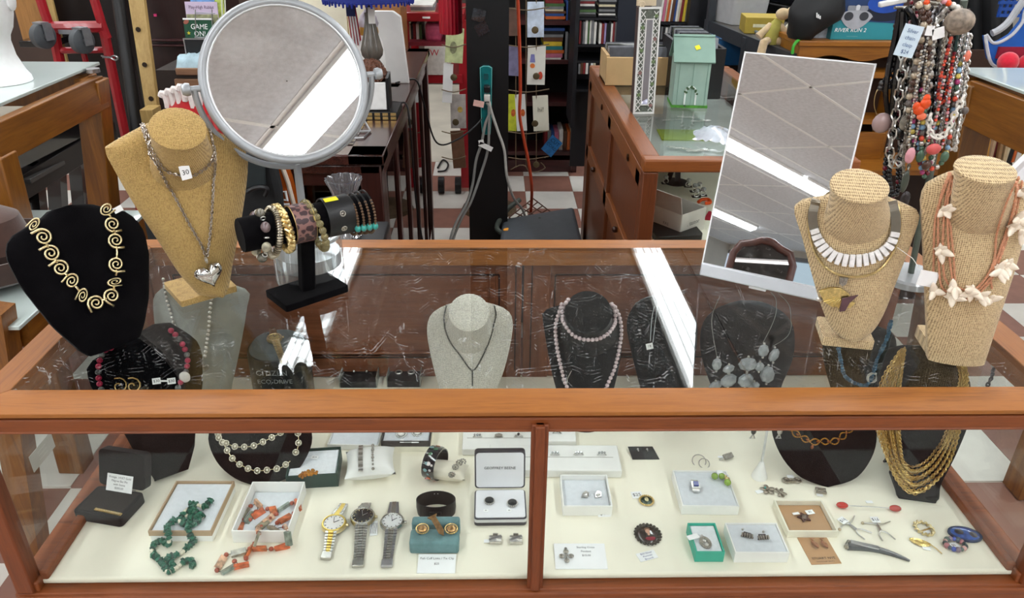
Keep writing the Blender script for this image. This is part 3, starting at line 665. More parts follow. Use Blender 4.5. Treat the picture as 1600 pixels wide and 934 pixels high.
for i, q in enumerate(rp): o = put('bead', ym, br); o.matrix_basis = mw(br).inverted() @ Matrix.Translation(q)
BL_ = mat('101113', .4, 0, .15, 60, bump=.15, bsc=300)
bc = cuff('cuff_bracelet', 'wide black leather snap cuff with yellow sticker on the T-bar', .136, .182, RB + .003, BL_, th=.0028)
for a in (1.15, 1.95):
    q = on_bar(.160, a, RB + .0062); n_ = (BUP * math.cos(a) + BSD * math.sin(a))
    wobj('snap', MB().at(q, frame(n_)).torus((0, 0, 0), .0042, .0011, 16, 6).sph((0, 0, 0), (.0022, .0022, .0012), 8, 5), OXID, bc, smooth=True)
st = []
for i in range(6):
    a = .02 + .36 * i / 5; rd = BUP * math.cos(a) + BSD * math.sin(a); st.append([A_ + ax * .139 + rd * (RB + .0062), A_ + ax * .162 + rd * (RB + .0062)])
wobj('yellow_sticker', MB().loft([[*r_, r_[1] + BUP * .0003, r_[0] + BUP * .0003] for r_ in st]), mat('E8DA1E', .6, 0, .02), bc)
br = wthing('bracelet', 'brown bead bracelet with turquoise nuggets at the far end of the T-bar', 'bracelet', on_bar(.2))
bm_ = MB().sph((0, 0, 0), .0024, 8, 5).mesh('bead', mat('5E4630', .5, 0, .3, 200), True); tq = MB().sph((0, 0, 0), (.0055, .0055, .0065), 10, 7).mesh('turquoise_bead', mat('3E9E95', .3, 0, .25, 200), True)
AL = (E_ - A_).length
for k in range(4):
    s_ = AL - .036 + .010 * k; n = 44; rp = ring_pts(s_, RB + .006 + .001 * k, .004, n)
    for i, q in enumerate(rp):
        a = 2 * PI * i / n
        if (i + 1) % 15 == 0: o = put('turquoise_bead', tq, br)
        elif a < .7 or a > 5.6: continue
        else: o = put('bead', bm_, br)
        o.matrix_basis = mw(br).inverted() @ Matrix.Translation(q)
    wobj('cord', MB().tube([rp[i % n] for i in range(-6, 7)], .0016, 6), BLK, br)
def mirror_mat(name, tint='F2F3F4', dirt=.05):
    m, nt, b = _new(name); b.inputs['Metallic'].default_value = 1; b.inputs['Base Color'].default_value = (*sr(tint), 1)
    nz = _n(nt, 'ShaderNodeTexNoise', Scale=14, Detail=6, Roughness=.75); nt.links.new(_coord(nt), nz.inputs[0])
    out = nt.nodes['Material Output']; df = _n(nt, 'ShaderNodeBsdfDiffuse'); df.inputs[0].default_value = (.7, .7, .68, 1)
    mp = _n(nt, 'ShaderNodeMapRange'); mp.inputs[1].default_value = .5; mp.inputs[2].default_value = .85; mp.inputs[3].default_value = 0; mp.inputs[4].default_value = dirt * 3; nt.links.new(nz.outputs[0], mp.inputs[0])
    mx = nt.nodes.new('ShaderNodeMixShader'); nt.links.new(mp.outputs[0], mx.inputs[0]); nt.links.new(b.outputs[0], mx.inputs[1]); nt.links.new(df.outputs[0], mx.inputs[2]); nt.links.new(mx.outputs[0], out.inputs[0])
    b.inputs['Roughness'].default_value = 0.01; return m
bx_, by_, ph_, ta_, w_, h_ = .382, .362, -.521, .271, .212, .405
lm = thing('leaning_mirror', 'tall rectangular counter mirror with thin white frame, tilted back', 'mirror', (bx_, by_, TOP), 0, None, Matrix.Rotation(ph_, 3, 'Z'))
Rt = Matrix.Rotation(-ta_, 3, 'X') @ FACE
WPL = mat('F0F1F3', .4, 0, .02)
def onp(o): o.matrix_basis = Matrix.Translation((0, 0, .012)) @ Rt.to_4x4(); return o
onp(obj('mirror_glass', MB().box((w_ / 2, h_ / 2, 0), (w_, h_ - .03, .004)), mirror_mat('mirror_tall'), lm))
onp(obj('backing', MB().box((w_ / 2, h_ / 2 - .01, -.005), (w_ - .002, h_ - .02, .004)), WPL, lm))
for c_, d_ in (((.0012, h_ / 2, .0), (.0024, h_ - .024, .007)), ((w_ - .0012, h_ / 2, 0), (.0024, h_ - .024, .007)), ((w_ / 2, h_ - .0135, 0), (w_, .0024, .007))):
    onp(obj('frame_edge', MB().box(c_, d_), WPL, lm))
onp(obj('bottom_bar', MB().box((w_ / 2, .006, 0), (w_, .024, .012)), mat('D8DCE2', .25, .3, .03), lm, bevel=.003))
obj('rear_strut', MB().bar((w_ / 2, .10, .20), (w_ / 2, .17, .003), .05, .004), WPL, lm)
obj('foot_bar', MB().bar((w_ / 2, -.002, .004), (w_ / 2, .17, .004), .03, .005), WPL, lm)
GR = mat('A3A7AB', .35, .3, .04)
M_ = ay(448, 127, .38); a_, e_ = rad(25), rad(23.5); NM = V((math.sin(a_) * math.cos(e_), -math.cos(a_) * math.cos(e_), math.sin(e_))); BX = V((math.cos(a_), math.sin(a_), 0))
base_c = T(480, 441); base_c = V((M_.x, M_.y, TOP)); base_c = V((T(466, 440).x, .37, TOP))
vm = thing('vanity_mirror', 'round vanity mirror in a grey swivel yoke, next to the burlap bust', 'mirror', (M_.x, M_.y, TOP), 0); vi = mw(vm).inverted()
RM = .131; fr = frame(NM, BX)
def ringm(R_, r_, off, flat=1): return MB().at(M_ + NM * off, fr).tube([V((R_ * math.cos(2 * PI * i / 64), R_ * math.sin(2 * PI * i / 64), 0)) for i in range(64)], r_, 10, True)
wobj('mirror_glass', MB().at(M_, fr).lathe([(.001, -.002), (RM - .007, -.002), (RM - .007, .0015), (.001, .0015)], 64, False), mirror_mat('mirror_round', dirt=.12), vm)
wobj('rim', ringm(RM - .002, .0072, 0), GR, vm, smooth=True); wobj('inner_rim', ringm(RM - .0085, .002, .003), mat('D6D8DA', .3, .5, .03), vm, smooth=True)
wobj('back_shell', MB().at(M_, fr).lathe([(RM - .004, -.004), (RM * .8, -.016), (.001, -.02)], 48, True), GR, vm, smooth=True)
YU = BX.cross(V((0, 0, 1))); yk = [M_ + BX * ((RM + .013) * math.cos(t)) - V((0, 0, 1)) * ((RM + .013) * math.sin(t)) for t in [PI * i / 40 for i in range(41)]]
wobj('yoke', MB().tube(yk, .0052, 8), GR, vm, smooth=True)
for s_ in (1, -1): wobj('pivot_knob', MB().at(M_ + BX * (s_ * (RM + .004)), frame(BX * s_)).lathe([(.005, 0), (.005, .014), (.0095, .015), (.0105, .021), (.008, .027), (.001, .028)], 16, True), GR, vm, smooth=True)
yb = M_ - V((0, 0, RM + .013)); wobj('pole', MB().cyl(yb + V((0, 0, .004)), V((yb.x, yb.y, TOP + .05)), .0068), GR, vm, smooth=True)
ac = V((yb.x + .004, yb.y - .015, TOP)); AC = mat('FFFFFF', .03, 0, 0, 5, trans=1, ior=1.3)
wobj('clear_base', MB().at(ac).lathe([(.062, .001), (.062, .100), (.058, .100), (.058, .084), (.001, .084)], 48, False).at(ac).lathe([(.001, .001), (.062, .001)], 48, False), glass_pane('acrylic', 'EEF2F3', .0, .16, .06), vm, smooth=True)
wobj('base_plate', MB().at(ac).lathe([(.001, .028), (.0575, .028), (.0575, .052), (.001, .052)], 48, False), mat('E6EAEC', .1, 0, .03, 20, trans=.6), vm)
wobj('inner_ring', MB().at(ac).torus((0, 0, .083), .058, .0035, 48, 6, None).torus((0, 0, .098), .060, .0018, 48, 6, None), mat('EEF0F2', .15, 0, .02), vm, smooth=True)

TW = wood('66390C', '905A18', 4, 2, .4, .1); TWY = wood('66390C', '8C5818', 4, 1, .4, .1)
m, nt, b = _new('frosted_glass'); b.inputs['Base Color'].default_value = (*sr('C6D3D0'), 1); b.inputs['Roughness'].default_value = .35; b.inputs['Coat Weight'].default_value = 1; b.inputs['Coat Roughness'].default_value = .03
nz = _n(nt, 'ShaderNodeTexNoise', Scale=5); nt.links.new(_coord(nt), nz.inputs[0]); nt.links.new(_ramp(nt, nz.outputs[0], [(.3, sr('AFBEBA')), (.7, sr('BECBC7'))]), b.inputs['Base Color']); FROST = m
def pxleg(mb, pa, pb, Y, w_):
    a, b_ = ay(*pa, Y), ay(*pb, Y); k = (0 - a.z) / (b_.z - a.z); f = a.lerp(b_, k); f.z = 0; return mb.bar(a, f, w_, w_, (0, 1, 0))
lt = thing('bar_table', 'high wooden table with frosted glass top holding the white foam head', 'table', (-1.7, 1.3, 0))
wobj('glass_top', MB().box((-1.28 - .5, 1.27, 1.105), (1.0, .80, .010)), FROST, lt, bevel=.002)
wobj('leg', pxleg(MB(), (143, 122), (163, 318), 1.56, .075), TW, lt, bevel=.004)
wobj('leg', pxleg(MB(), (-10, 240), (18, 345), 1.00, .075), TW, lt, bevel=.004)
for x in (-2.2,):
    for y in (.95, 1.58): wobj('leg', MB().bar((x, y, 1.09), (x - .05, y, 0), .075), TW, lt)
wobj('apron', MB().box((-1.25, 1.28, 1.035), (.03, .60, .10)), TWY, lt, bevel=.003)
wobj('apron', MB().box((-1.74, 1.60, 1.035), (.94, .03, .10)), TW, lt, bevel=.003)
wobj('glass_bumper', MB().cyl(ay(146, 113, 1.57) + V((0, 0, .0)), ay(146, 113, 1.57) + V((0, 0, .012)), .02), STEEL, lt)
rt = thing('bar_table', 'high wooden table with frosted glass top behind the right-end bust', 'table', (1.9, 1.3, 0))
wobj('glass_top', MB().box((1.545 + .5, 1.24, 1.105), (1.0, .86, .010)), FROST, rt, bevel=.002)
wobj('leg', pxleg(MB(), (1528, 128), (1502, 260), 1.58, .10), wood('5E3A12', '7C5018', 4, 2, .4, .2), rt, bevel=.004)
wobj('apron', MB().box((1.545, 1.27, 1.02), (.03, .58, .14)), TWY, rt, bevel=.003)
wobj('apron', MB().box((2.0, 1.62, 1.02), (.9, .03, .14)), TW, rt, bevel=.003)
for x, y in ((2.5, .9), (2.5, 1.6), (1.62, .86)): wobj('leg', MB().bar((x, y, 1.09), (x, y, 0), .08), TW, rt)
st_ = thing('side_table', 'low table with frosted glass top left of the case, under the brown hat', 'table', (-1.35, .9, 0))
wobj('glass_top', MB().box((-1.03 - .33, .57 + .33, .755), (.66, .70, .010)), FROST, st_, bevel=.002)
wobj('apron', MB().box((-1.37, .60, .715), (.6, .03, .07)), wood('6E3D16', '9A5E2C', 4, 0, .4, .2), st_); wobj('apron', MB().box((-1.06, .9, .715), (.03, .6, .07)), TWY, st_)
for x, y in ((-1.62, .62), (-1.62, 1.2), (-1.07, 1.2)): wobj('leg', MB().bar((x, y, .75), (x, y, 0), .06), TW, st_)
wobj('leg', pxleg(MB(), (-8, 480), (34, 740), .56, .055), TW, st_)
hb = thing('hat', 'brown suede hat with upturned brim on the low glass table', 'hat', (-1.235, .80, .76), 0)
hm_ = mat('4A3128', .9, 0, .2, 30, sheen=.4, bump=.3, bsc=200)
pr = [(.001, .17), (.07, .168), (.10, .15), (.112, .10), (.118, .035), (.150, .012), (.19, .03), (.205, .085), (.198, .085), (.178, .03), (.12, .008), (.001, .008)]
obj('crown', MB().at((0, 0, 0), None, rad(20), (1.0, .80, 1)).lathe(pr[:5], 40, False), hm_, hb, smooth=True)
obj('brim', MB().at((0, 0, 0), None, rad(20), (1.0, .80, 1)).lathe(pr[4:], 40, False), mat('3F2A22', .9, 0, .2, 30, sheen=.4), hb, smooth=True)
obj('hat_band', MB().at((0, 0, 0), None, rad(20), (1.0, .80, 1)).lathe([(.1195, .035), (.116, .075), (.1135, .075), (.117, .035)], 40, False), mat('2A1B16', .6), hb, smooth=True)
FO = mat('F3F4F4', .75, 0, .02, 80, bump=.15, bsc=300)
hc_ = ay(-18, 60, 1.36); hz = 1.111
hd = thing('foam_head', 'white foam mannequin head on the frosted glass table', 'mannequin head', (hc_.x, hc_.y, hz))
obj('head', MB().at((0, 0, 0)).loft([[V((rx * math.cos(t) + ox, ry * math.sin(t) + oy, z)) for t in [2 * PI * k / 32 for k in range(32)]] for z, rx, ry, ox, oy in
    ((0.0, .082, .082, 0, 0), (.012, .080, .080, 0, 0), (.03, .070, .070, 0, 0), (.07, .056, .056, 0, 0), (.11, .052, .054, 0, 0), (.125, .056, .066, .0, -.006), (.145, .070, .082, .0, -.012), (.18, .080, .092, 0, -.012), (.23, .086, .100, 0, -.01), (.28, .086, .104, 0, 0), (.33, .074, .092, 0, .004), (.365, .045, .06, 0, .006), (.378, .01, .012, 0, .006))]), FO, hd, smooth=True)
obj('nose', MB().loft([[V((.006 + .0 * i, 0, 0)) + V((w * math.cos(t), -.098 - d + .006 * math.sin(t), z)) for t in [2 * PI * k / 8 for k in range(8)]] for i, (z, w, d) in enumerate(((.19, .012, .008), (.20, .014, .016), (.22, .009, .008), (.245, .006, .0)))]), FO, hd, smooth=True)
for s_ in (-1, 1): obj('ear', MB().sph((s_ * .086, .008, .225), (.010, .022, .034), 10, 8), FO, hd, smooth=True)
def pbox(x0, y0, x1, y1, Y, d):      # box whose front face at depth Y covers that part of the photograph
    ym, xm = (y0 + y1) / 2, (x0 + x1) / 2; a, b_ = ay(x0, ym, Y).x, ay(x1, ym, Y).x; t, u_ = ay(xm, y0, Y).z, ay(xm, y1, Y).z
    return V(((a + b_) / 2, Y + d / 2, (t + u_) / 2)), V((b_ - a, d, t - u_))
def ptube(px, Y, r, n=8, k=6):
    pts = [ay(x, y, Y if not isinstance(Y, (list, tuple)) else Y[i]) for i, (x, y) in enumerate(px)]
    return MB().tube(spline(pts, k) if k > 1 else pts, r, n)
def tbox(name, label, cat, x0, y0, x1, y1, Y, d, m, group=None, rz=0, bevel=.002):
    c, s = pbox(x0, y0, x1, y1, Y, d); return solo(name, label, cat, MB().box((0, 0, s.z / 2), s), m, V((c.x, c.y, c.z - s.z / 2)), rz, group, bevel=bevel)
ORD = ['first', 'second', 'third', 'fourth', 'fifth', 'sixth', 'seventh', 'eighth', 'ninth', 'tenth', 'eleventh', 'twelfth', 'thirteenth', 'fourteenth', 'fifteenth', 'sixteenth', 'seventeenth', 'eighteenth', 'nineteenth', 'twentieth', 'twenty-first', 'twenty-second', 'twenty-third', 'twenty-fourth']
HUES = {'dark red': '7A2426', 'white': 'DAD8D2', 'black': '1A1A1C', 'grey': '77787A', 'cream': 'CFC4A4', 'blue': '2F4C86', 'green': '48663C', 'brown': '5C3C28', 'pink': 'C06C86', 'yellow': 'D8BC3A', 'orange': 'C8642C', 'lilac': '9A8CB8', 'teal': '2F7C7E'}
def book_mesh(w_, h_, d, hexc): # upright, spine toward -Y
    mb = MB().box((0, 0, h_ / 2), (w_, d, h_)); mb.cm = 1; mb.box((0, .002, h_ / 2), (w_ * .7, d, h_ * .985)); return mb
def upright_row(x0, x1, ytop, ybot, Y, d, n, hues, place, kind='book', cat='book', group=None, lean=0, jit=.12):
    xa, xb = ay(x0, ybot, Y).x, ay(x1, ybot, Y).x; xm = (x0 + x1) / 2; zb, zt = ay(xm, ybot, Y).z, ay(xm, ytop, Y).z; ws = [random.uniform(.7, 1.4) for _ in range(n)]; s = sum(ws); x = xa
    for i in range(n):
        w_ = (xb - xa) * ws[i] / s; hn = hues[i % len(hues)]; h_ = (zt - zb) * random.uniform(1 - jit, 1)
        o = solo(kind, '%s %s, %s from the left %s' % (hn, kind.replace('_', ' '), ORD[i], place), cat, MB().box((0, 0, h_ / 2), (w_ * .9, d, h_)), mat(HUES[hn], .5, 0, .12, 30), (x + w_ / 2, Y + d / 2, zb + .0008), 0, group or (cat + 's ' + place), bevel=.001)
        o.rotation_euler = (0, lean, 0); x += w_
def flat_stack(x0, x1, ytop, ybot, Y, d, n, hues, place, kind='book', cat='book', group=None):
    xm = (x0 + x1) / 2; xa, xb = ay(x0, ybot, Y).x, ay(x1, ybot, Y).x; zb, zt = ay(xm, ybot, Y).z, ay(xm, ytop, Y).z; ws = [random.uniform(.7, 1.3) for _ in range(n)]; s = sum(ws); z = zb + .0008
    for i in range(n):
        h_ = (zt - zb) * ws[i] / s; hn = hues[i % len(hues)]; w_ = (xb - xa) * random.uniform(.86, 1)
        solo(kind, '%s %s lying flat, %s from the bottom %s' % (hn, kind.replace('_', ' '), ORD[i], place), cat, MB().box((0, 0, h_ / 2), (w_, d, h_ * .94)), mat(HUES[hn], .5, 0, .12, 30), (xa + w_ / 2, Y + d / 2, z), random.uniform(-.03, .03), group or (cat + 's ' + place), bevel=.001); z += h_
MH = wood('22100D', '3E1E1A', 5, 0, .28, .4); MHY = wood('2A1613', '46261F', 5, 1, .25, .5); MHZ = wood('22100D', '3A1B17', 5, 2, .3, .4)
CX0, CX1, CY0, CY1, CZ = -.63, -.302, 1.12, 2.80, .97
mc = thing('showcase_counter', 'dark mahogany showcase counter with glass panels, behind the round mirror', 'counter', ((CX0 + CX1) / 2, (CY0 + CY1) / 2, 0))
wobj('top_frame', MB().box(((CX0 + CX1) / 2, CY0 + .045, CZ - .015), (CX1 - CX0, .09, .03)).box(((CX0 + CX1) / 2, CY1 - .045, CZ - .015), (CX1 - CX0, .09, .03)).box((CX1 - .05, (CY0 + CY1) / 2, CZ - .015), (.10, CY1 - CY0, .03)).box((CX0 + .05, (CY0 + CY1) / 2, CZ - .015), (.10, CY1 - CY0, .03)).box(((CX0 + CX1) / 2, 2.0, CZ - .015), (CX1 - CX0 - .1, .06, .03)), MHY, mc, bevel=.004)
wobj('top_molding', MB().box(((CX0 + CX1) / 2, (CY0 + CY1) / 2, CZ - .045), (CX1 - CX0 - .02, CY1 - CY0 - .02, .03)), MHY, mc, bevel=.006)
for y in (1.59, 2.38): wobj('glass_panel', MB().box(((CX0 + CX1) / 2, y, CZ - .006), (CX1 - CX0 - .2, .72, .008)), mat('3C3432', .03, 0, .08, 6, coat=1), mc)
wobj('body', MB().box(((CX0 + CX1) / 2 - .02, (CY0 + CY1) / 2 + .06, .30), (CX1 - CX0 - .06, CY1 - CY0 - .16, .60)).box(((CX0 + CX1) / 2, CY1 - .04, .60), (CX1 - CX0 - .04, .05, .66)).box((CX0 + .03, (CY0 + CY1) / 2, .60), (.03, CY1 - CY0 - .06, .66)), MH, mc)
for x, y in ((CX1 - .04, CY0 + .04), (CX0 + .04, CY0 + .04), (CX1 - .04, CY1 - .04), (CX0 + .04, CY1 - .04)): wobj('corner_post', MB().box((x, y, .47), (.06, .06, .94)), MHZ, mc, bevel=.004)
for k in range(5):
    y = CY0 + .12 + .315 * k
    wobj('door_stile', MB().box((CX1 - .03, y + .02, .48), (.025, .045, .86)), MHZ, mc, bevel=.003)
    wobj('door_glass', MB().box((CX1 - .028, y + .17, .50), (.005, .26, .80)), glass_pane('showcase_glass', '8A8A8A', 0, .05) if k == 0 else bpy.data.materials['showcase_glass'], mc)
for z in (.07, .90): wobj('side_rail', MB().box((CX1 - .03, (CY0 + CY1) / 2, z), (.028, CY1 - CY0 - .1, .05)), MHY, mc, bevel=.003)
for z in (.90, .52): wobj('front_rail', MB().box(((CX0 + CX1) / 2, CY0 + .04, z), (CX1 - CX0 - .1, .04, .05)), MH, mc, bevel=.003)
wobj('inner_panel', MB().box((CX1 - .06, (CY0 + CY1) / 2 + .03, .48), (.01, CY1 - CY0 - .18, .86)), MHZ, mc); wobj('front_glass', MB().box(((CX0 + CX1) / 2, CY0 + .04, .71), (CX1 - CX0 - .14, .005, .34)), bpy.data.materials['showcase_glass'], mc)
wobj('front_panel', MB().box(((CX0 + CX1) / 2, CY0 + .04, .28), (CX1 - CX0 - .12, .02, .46)), MH, mc)
wobj('shelf', MB().box(((CX0 + CX1) / 2, (CY0 + CY1) / 2, .60), (CX1 - CX0 - .1, CY1 - CY0 - .1, .012)), MH, mc)
def onz(x, y, z): return az(x, y, z)
vz = ay(540, 372, .78); CRY = mat('F4F8FF', .05, 0, .02, 20, trans=.92, ior=1.5)
pd = thing('pedestal', 'small black pedestal table behind the case, under the crystal vase', 'table', (vz.x, .80, 0))
obj('tabletop', MB().box((0, 0, .86), (.18, .18, .02)), BLK, pd, bevel=.003)
for x in (-.07, .07):
    for y in (-.07, .07): obj('leg', MB().box((x, y, .425), (.02, .02, .85)), BLK, pd)
fl = []
def flute(r, z, k=16, a=.06): return [V((r * (1 + a * math.cos(k * t)) * math.cos(t), r * (1 + a * math.cos(k * t)) * math.sin(t), z)) for t in [2 * PI * i / 64 for i in range(64)]]
hv = ay(545, 278, .80).z - .871
solo('crystal_vase', 'fluted crystal vase with flared rim behind the bracelet stand', 'vase', MB().loft([flute(.031, 0), flute(.033, .02), flute(.026, hv * .35), flute(.024, hv * .55), flute(.030, hv * .8), flute(.042, hv), flute(.039, hv), flute(.027, hv * .8), flute(.02, hv * .5), flute(.018, .02)], cap=True), CRY, (vz.x + .004, .80, .8705), smooth=True)
tz = solo('ribbon', 'turquoise ribbon lying beside the crystal vase', 'ribbon', MB().bar((-.03, 0, .01), (.03, -.03, .001), .016, .003), mat('2FA594', .5), (vz.x - .05, .78, .8705))
fg = ay(465, 318, 1.30)
solo('figurine', 'white coral-like figurine behind the mirror pole in the mahogany counter', 'figurine', MB().sph((0, 0, .03), (.014, .014, .03), 10, 8).sph((.004, 0, .075), (.018, .014, .022), 10, 8).sph((-.008, 0, .11), (.010, .010, .024), 8, 6).sph((-.012, -.004, .14), .008, 8, 6).tube([V((.01, 0, .08)), V((.022, 0, .1)), V((.02, 0, .12))], .004, 6), mat('D9D5D2', .6, 0, .1, 60, bump=.6), (-.50, 1.30, .606), smooth=True)
solo('book', 'blue book lying inside the mahogany counter', 'book', MB().box((0, 0, .02), (.09, .14, .04)), mat('2B3F86', .5), (-.43, 1.42, .606), .4)
solo('copper_box', 'orange copper box inside the mahogany counter', 'box', MB().box((0, 0, .03), (.10, .10, .06)), mat('A8562C', .35, .6, .2, 30), (-.38, 1.62, .606), .2, bevel=.004)
LYY = 1.74; lb = ay(582, 90, LYY); zz = lambda y: ay(582, y, LYY).z - CZ; lamp = thing('table_lamp', 'ribbed grey glass lamp with dark blue fringed shade on the mahogany counter', 'lamp', (lb.x, LYY, CZ)); hL = zz(-3)
GLS = mat('5D5750', .15, 0, .2, 30, coat=.6, bump=.2)
obj('base', MB().box((0, 0, zz(109) / 2), (.07, .07, zz(109))).lathe([(.040, zz(109)), (.034, zz(100)), (.022, zz(92))], 8, True), GLS, lamp, bevel=.003)
def ribs(r, y): return [V((r * (1 + .05 * math.cos(14 * t)) * math.cos(t), r * (1 + .05 * math.cos(14 * t)) * math.sin(t), zz(y))) for t in [2 * PI * i / 56 for i in range(56)]]
obj('body', MB().loft([ribs(.024, 92), ribs(.033, 86), ribs(.036, 78), ribs(.031, 68), ribs(.023, 52), ribs(.018, 38), ribs(.014, 26), ribs(.016, 20)]), GLS, lamp, smooth=True)
obj('stem', MB().cyl((0, 0, zz(22)), (0, 0, hL + .04), .010), mat('3A1F1C', .4), lamp, smooth=True)
obj('shade', MB().lathe([(.145, hL - .005), (.125, hL + .10), (.06, hL + .18), (.055, hL + .18), (.095, hL + .10), (.140, hL - .005)], 40, False), mat('1E2A72', .9, 0, .1, 60), lamp, smooth=True)
fr_ = MB()
for i in range(60): t = 2 * PI * i / 60; fr_.cyl((.144 * math.cos(t), .144 * math.sin(t), hL), (.144 * math.cos(t), .144 * math.sin(t), hL - .012 - .004 * (i % 2)), .005, .003, 5)
o = obj('fringe', fr_, mat('1A2A86', .8, 0, .2, 90), lamp); o['kind'] = 'stuff'
solo('price_tag', 'white paper tag hanging on the lamp stem', 'tag', MB().box((0, 0, 0), (.022, .001, .05)), PAPER, (lb.x + .012, lb.y - .035, CZ + zz(22)), .2)
pj_ = onz(560, 100, CZ); jm = mat('EDECEA', .35, 0, .03, 20)
sb = thing('display_bust', 'tall white flat necklace display behind the grey glass lamp', 'necklace bust', (-.40, 1.98, CZ))
c_, s_ = pbox(583, 14, 605, 100, 2.0, .012); P0 = V((c_.x, 2.03, CZ)); hh = ay(590, 14, 2.03).z - CZ
obj('panel', MB().at((.02, .06, 0), Matrix.Rotation(rad(8), 3, 'X') @ FACE).prism([(-.075, .0), (.06, 0), (.052, hh * .5), (.046, hh * .93), (.02, hh), (-.05, hh), (-.075, hh * .9)], -.006, .006), jm, sb, bevel=.004)
jg = thing('jug', 'white ceramic jug with a gold neck band, behind the mirror rim', 'jug', (-.435, 1.88, CZ))
hj = ay(560, 14, 1.88).z - CZ
obj('body', MB().lathe([(.045, 0), (.052, .02), (.050, hj * .45), (.044, hj * .62), (.030, hj * .72), (.026, hj * .80)], 32), jm, jg, smooth=True)
obj('gold_band', MB().lathe([(.032, hj * .70), (.034, hj * .74), (.030, hj * .80)], 24), mat('B98A3C', .35, .6, .1), jg, smooth=True)
obj('lid', MB().lathe([(.032, hj * .80), (.036, hj * .84), (.028, hj * .92), (.008, hj)], 24), mat('CFC9D6', .3, .2, .1), jg, smooth=True)
obj('handle', MB().at((0, 0, 0)).tube([V((-.048, 0, hj * .5)), V((-.075, 0, hj * .52)), V((-.078, 0, hj * .64)), V((-.034, 0, hj * .72))], .006, 8), jm, jg, smooth=True)
ab = thing('lampshade', 'large cream lampshade behind the round mirror', 'lampshade', (-.60, 2.1, CZ)); hs = ay(470, -10, 2.1).z - CZ
obj('shade', MB().lathe([(.14, .12), (.125, hs * .8), (.10, hs + .05), (.095, hs + .05), (.12, hs * .8), (.135, .12)], 40, False), mat('E3DCC4', .8, 0, .04, 30), ab, smooth=True)
obj('base', MB().lathe([(.06, 0), (.05, .02), (.012, .03), (.012, .16)], 24), BLK, ab, smooth=True)
fl_ = thing('flag', 'small striped red white and blue flag by the white jug', 'flag', (-.50, 1.85, CZ))
F_ = [(0, .24), (.012, .24)]; hf = ay(538, 8, 1.85).z - CZ
obj('pole', MB().cyl((0, 0, 0), (0, 0, hf + .02), .002), GOLD, fl_)
for k in range(7): obj('stripe', MB().bar((.004 + .004 * k, -.003 * (k % 2), hf), (.010 + .005 * k, -.003 * (k % 2), hf - .13), .0055, .001, (0, 1, 0)), mat('A82838' if k % 2 == 0 else 'E6E2E2', .8), fl_)
obj('canton', MB().box((.014, -.005, hf - .015), (.030, .002, .04)), mat('27305E', .8), fl_)
wg = thing('wig', 'tousled brown hair wig on a tissue box, mahogany counter', 'wig', (onz(600, 145, CZ).x, 1.60, CZ + .10))
HAIR = mat('5A3420', .5, 0, .4, 200); hb_ = MB()
for i in range(170):
    a, e = random.uniform(0, 2 * PI), random.uniform(.1, 1.4); d = V((math.cos(a) * math.cos(e), math.sin(a) * math.cos(e), math.sin(e))); p = V((d.x * .05, d.y * .05, d.z * .06)); tng = d.cross(V((random.uniform(-1, 1), random.uniform(-1, 1), .3))).normalized()
    hb_.tube([p - tng * .028 - d * .006, p + d * .004, p + tng * .028 - d * .006], [.002, .006, .001], 5)
o = obj('hair', hb_, HAIR, wg, smooth=True); o['kind'] = 'stuff'; obj('cap', MB().sph((0, 0, .0), (.05, .05, .058), 16, 10), mat('3E2214', .7), wg, smooth=True)
bx2 = thing('tissue_box', 'black and white box holding the brown wig on a patterned tray', 'box', (onz(600, 170, CZ).x - .012, 1.56, CZ + .026), .05)
obj('white_front', MB().box((-.012, -.052, .045), (.10, .004, .085)), mat('E9E9E7', .5, 0, .05), bx2, bevel=.002); obj('black_side', MB().box((.042, 0, .05), (.008, .11, .10)), BLK, bx2); obj('box_body', MB().box((-.012, 0, .04), (.098, .10, .078)), BLK, bx2)
tr = thing('tray', 'black tray with a gold square pattern under the tissue box', 'tray', (onz(600, 180, CZ).x - .012, 1.56, CZ))
obj('tray_body', MB().box((0, 0, .0125), (.125, .135, .025)), BLK, tr, bevel=.002)
for k in range(5):
    for z in (.0065, .0185): obj('gold_square', MB().box((-.05 + .025 * k, -.0685, z), (.017, .002, .009)), GOLD2, tr)
ws = thing('wire_stand', 'chrome wire easel stand on the mahogany counter front', 'stand', (onz(560, 222, CZ).x, 1.30, CZ))
obj('wire', MB().tube([V((-.10, -.05, .004)), V((.01, -.02, .004)), V((.02, .05, .004)), V((-.012, .06, .06))], .003, 8), STEEL, ws, smooth=True); obj('wire', MB().tube([V((-.10, .03, .004)), V((.02, .05, .004))], .003, 8), STEEL, ws, smooth=True)
def cord(name, label, pts, r, m, cat='cord'):
    t = V(pts[0]); return solo(name, label, cat, MB().tube([q - t for q in spline(pts, 8)], r, 8), m, t, smooth=True)
cord('power_cable', 'black cord from the tissue box over the mahogany counter edge', [V((-.36, 1.72, CZ + .004)), V((-.32, 1.70, CZ + .006)), V((-.296, 1.68, CZ + .004)), V((-.285, 1.66, CZ - .06)), V((-.275, 1.66, .6)), V((-.25, 1.75, .35)), V((-.23, 1.9, .3))], .0035, BLK)
cord('power_cable', 'black cord from the lamp across the counter and aisle to the teal power strip', [V((-.37, 2.02, CZ + .004)), V((-.33, 2.06, CZ + .008)), V((-.292, 2.05, CZ + .003)), V((-.27, 2.06, .88)), V((-.23, 2.08, .73)), V((-.15, 2.12, .73)), V((-.06, 2.17, .79)), V((-.028, 2.185, .86))], .0035, BLK)

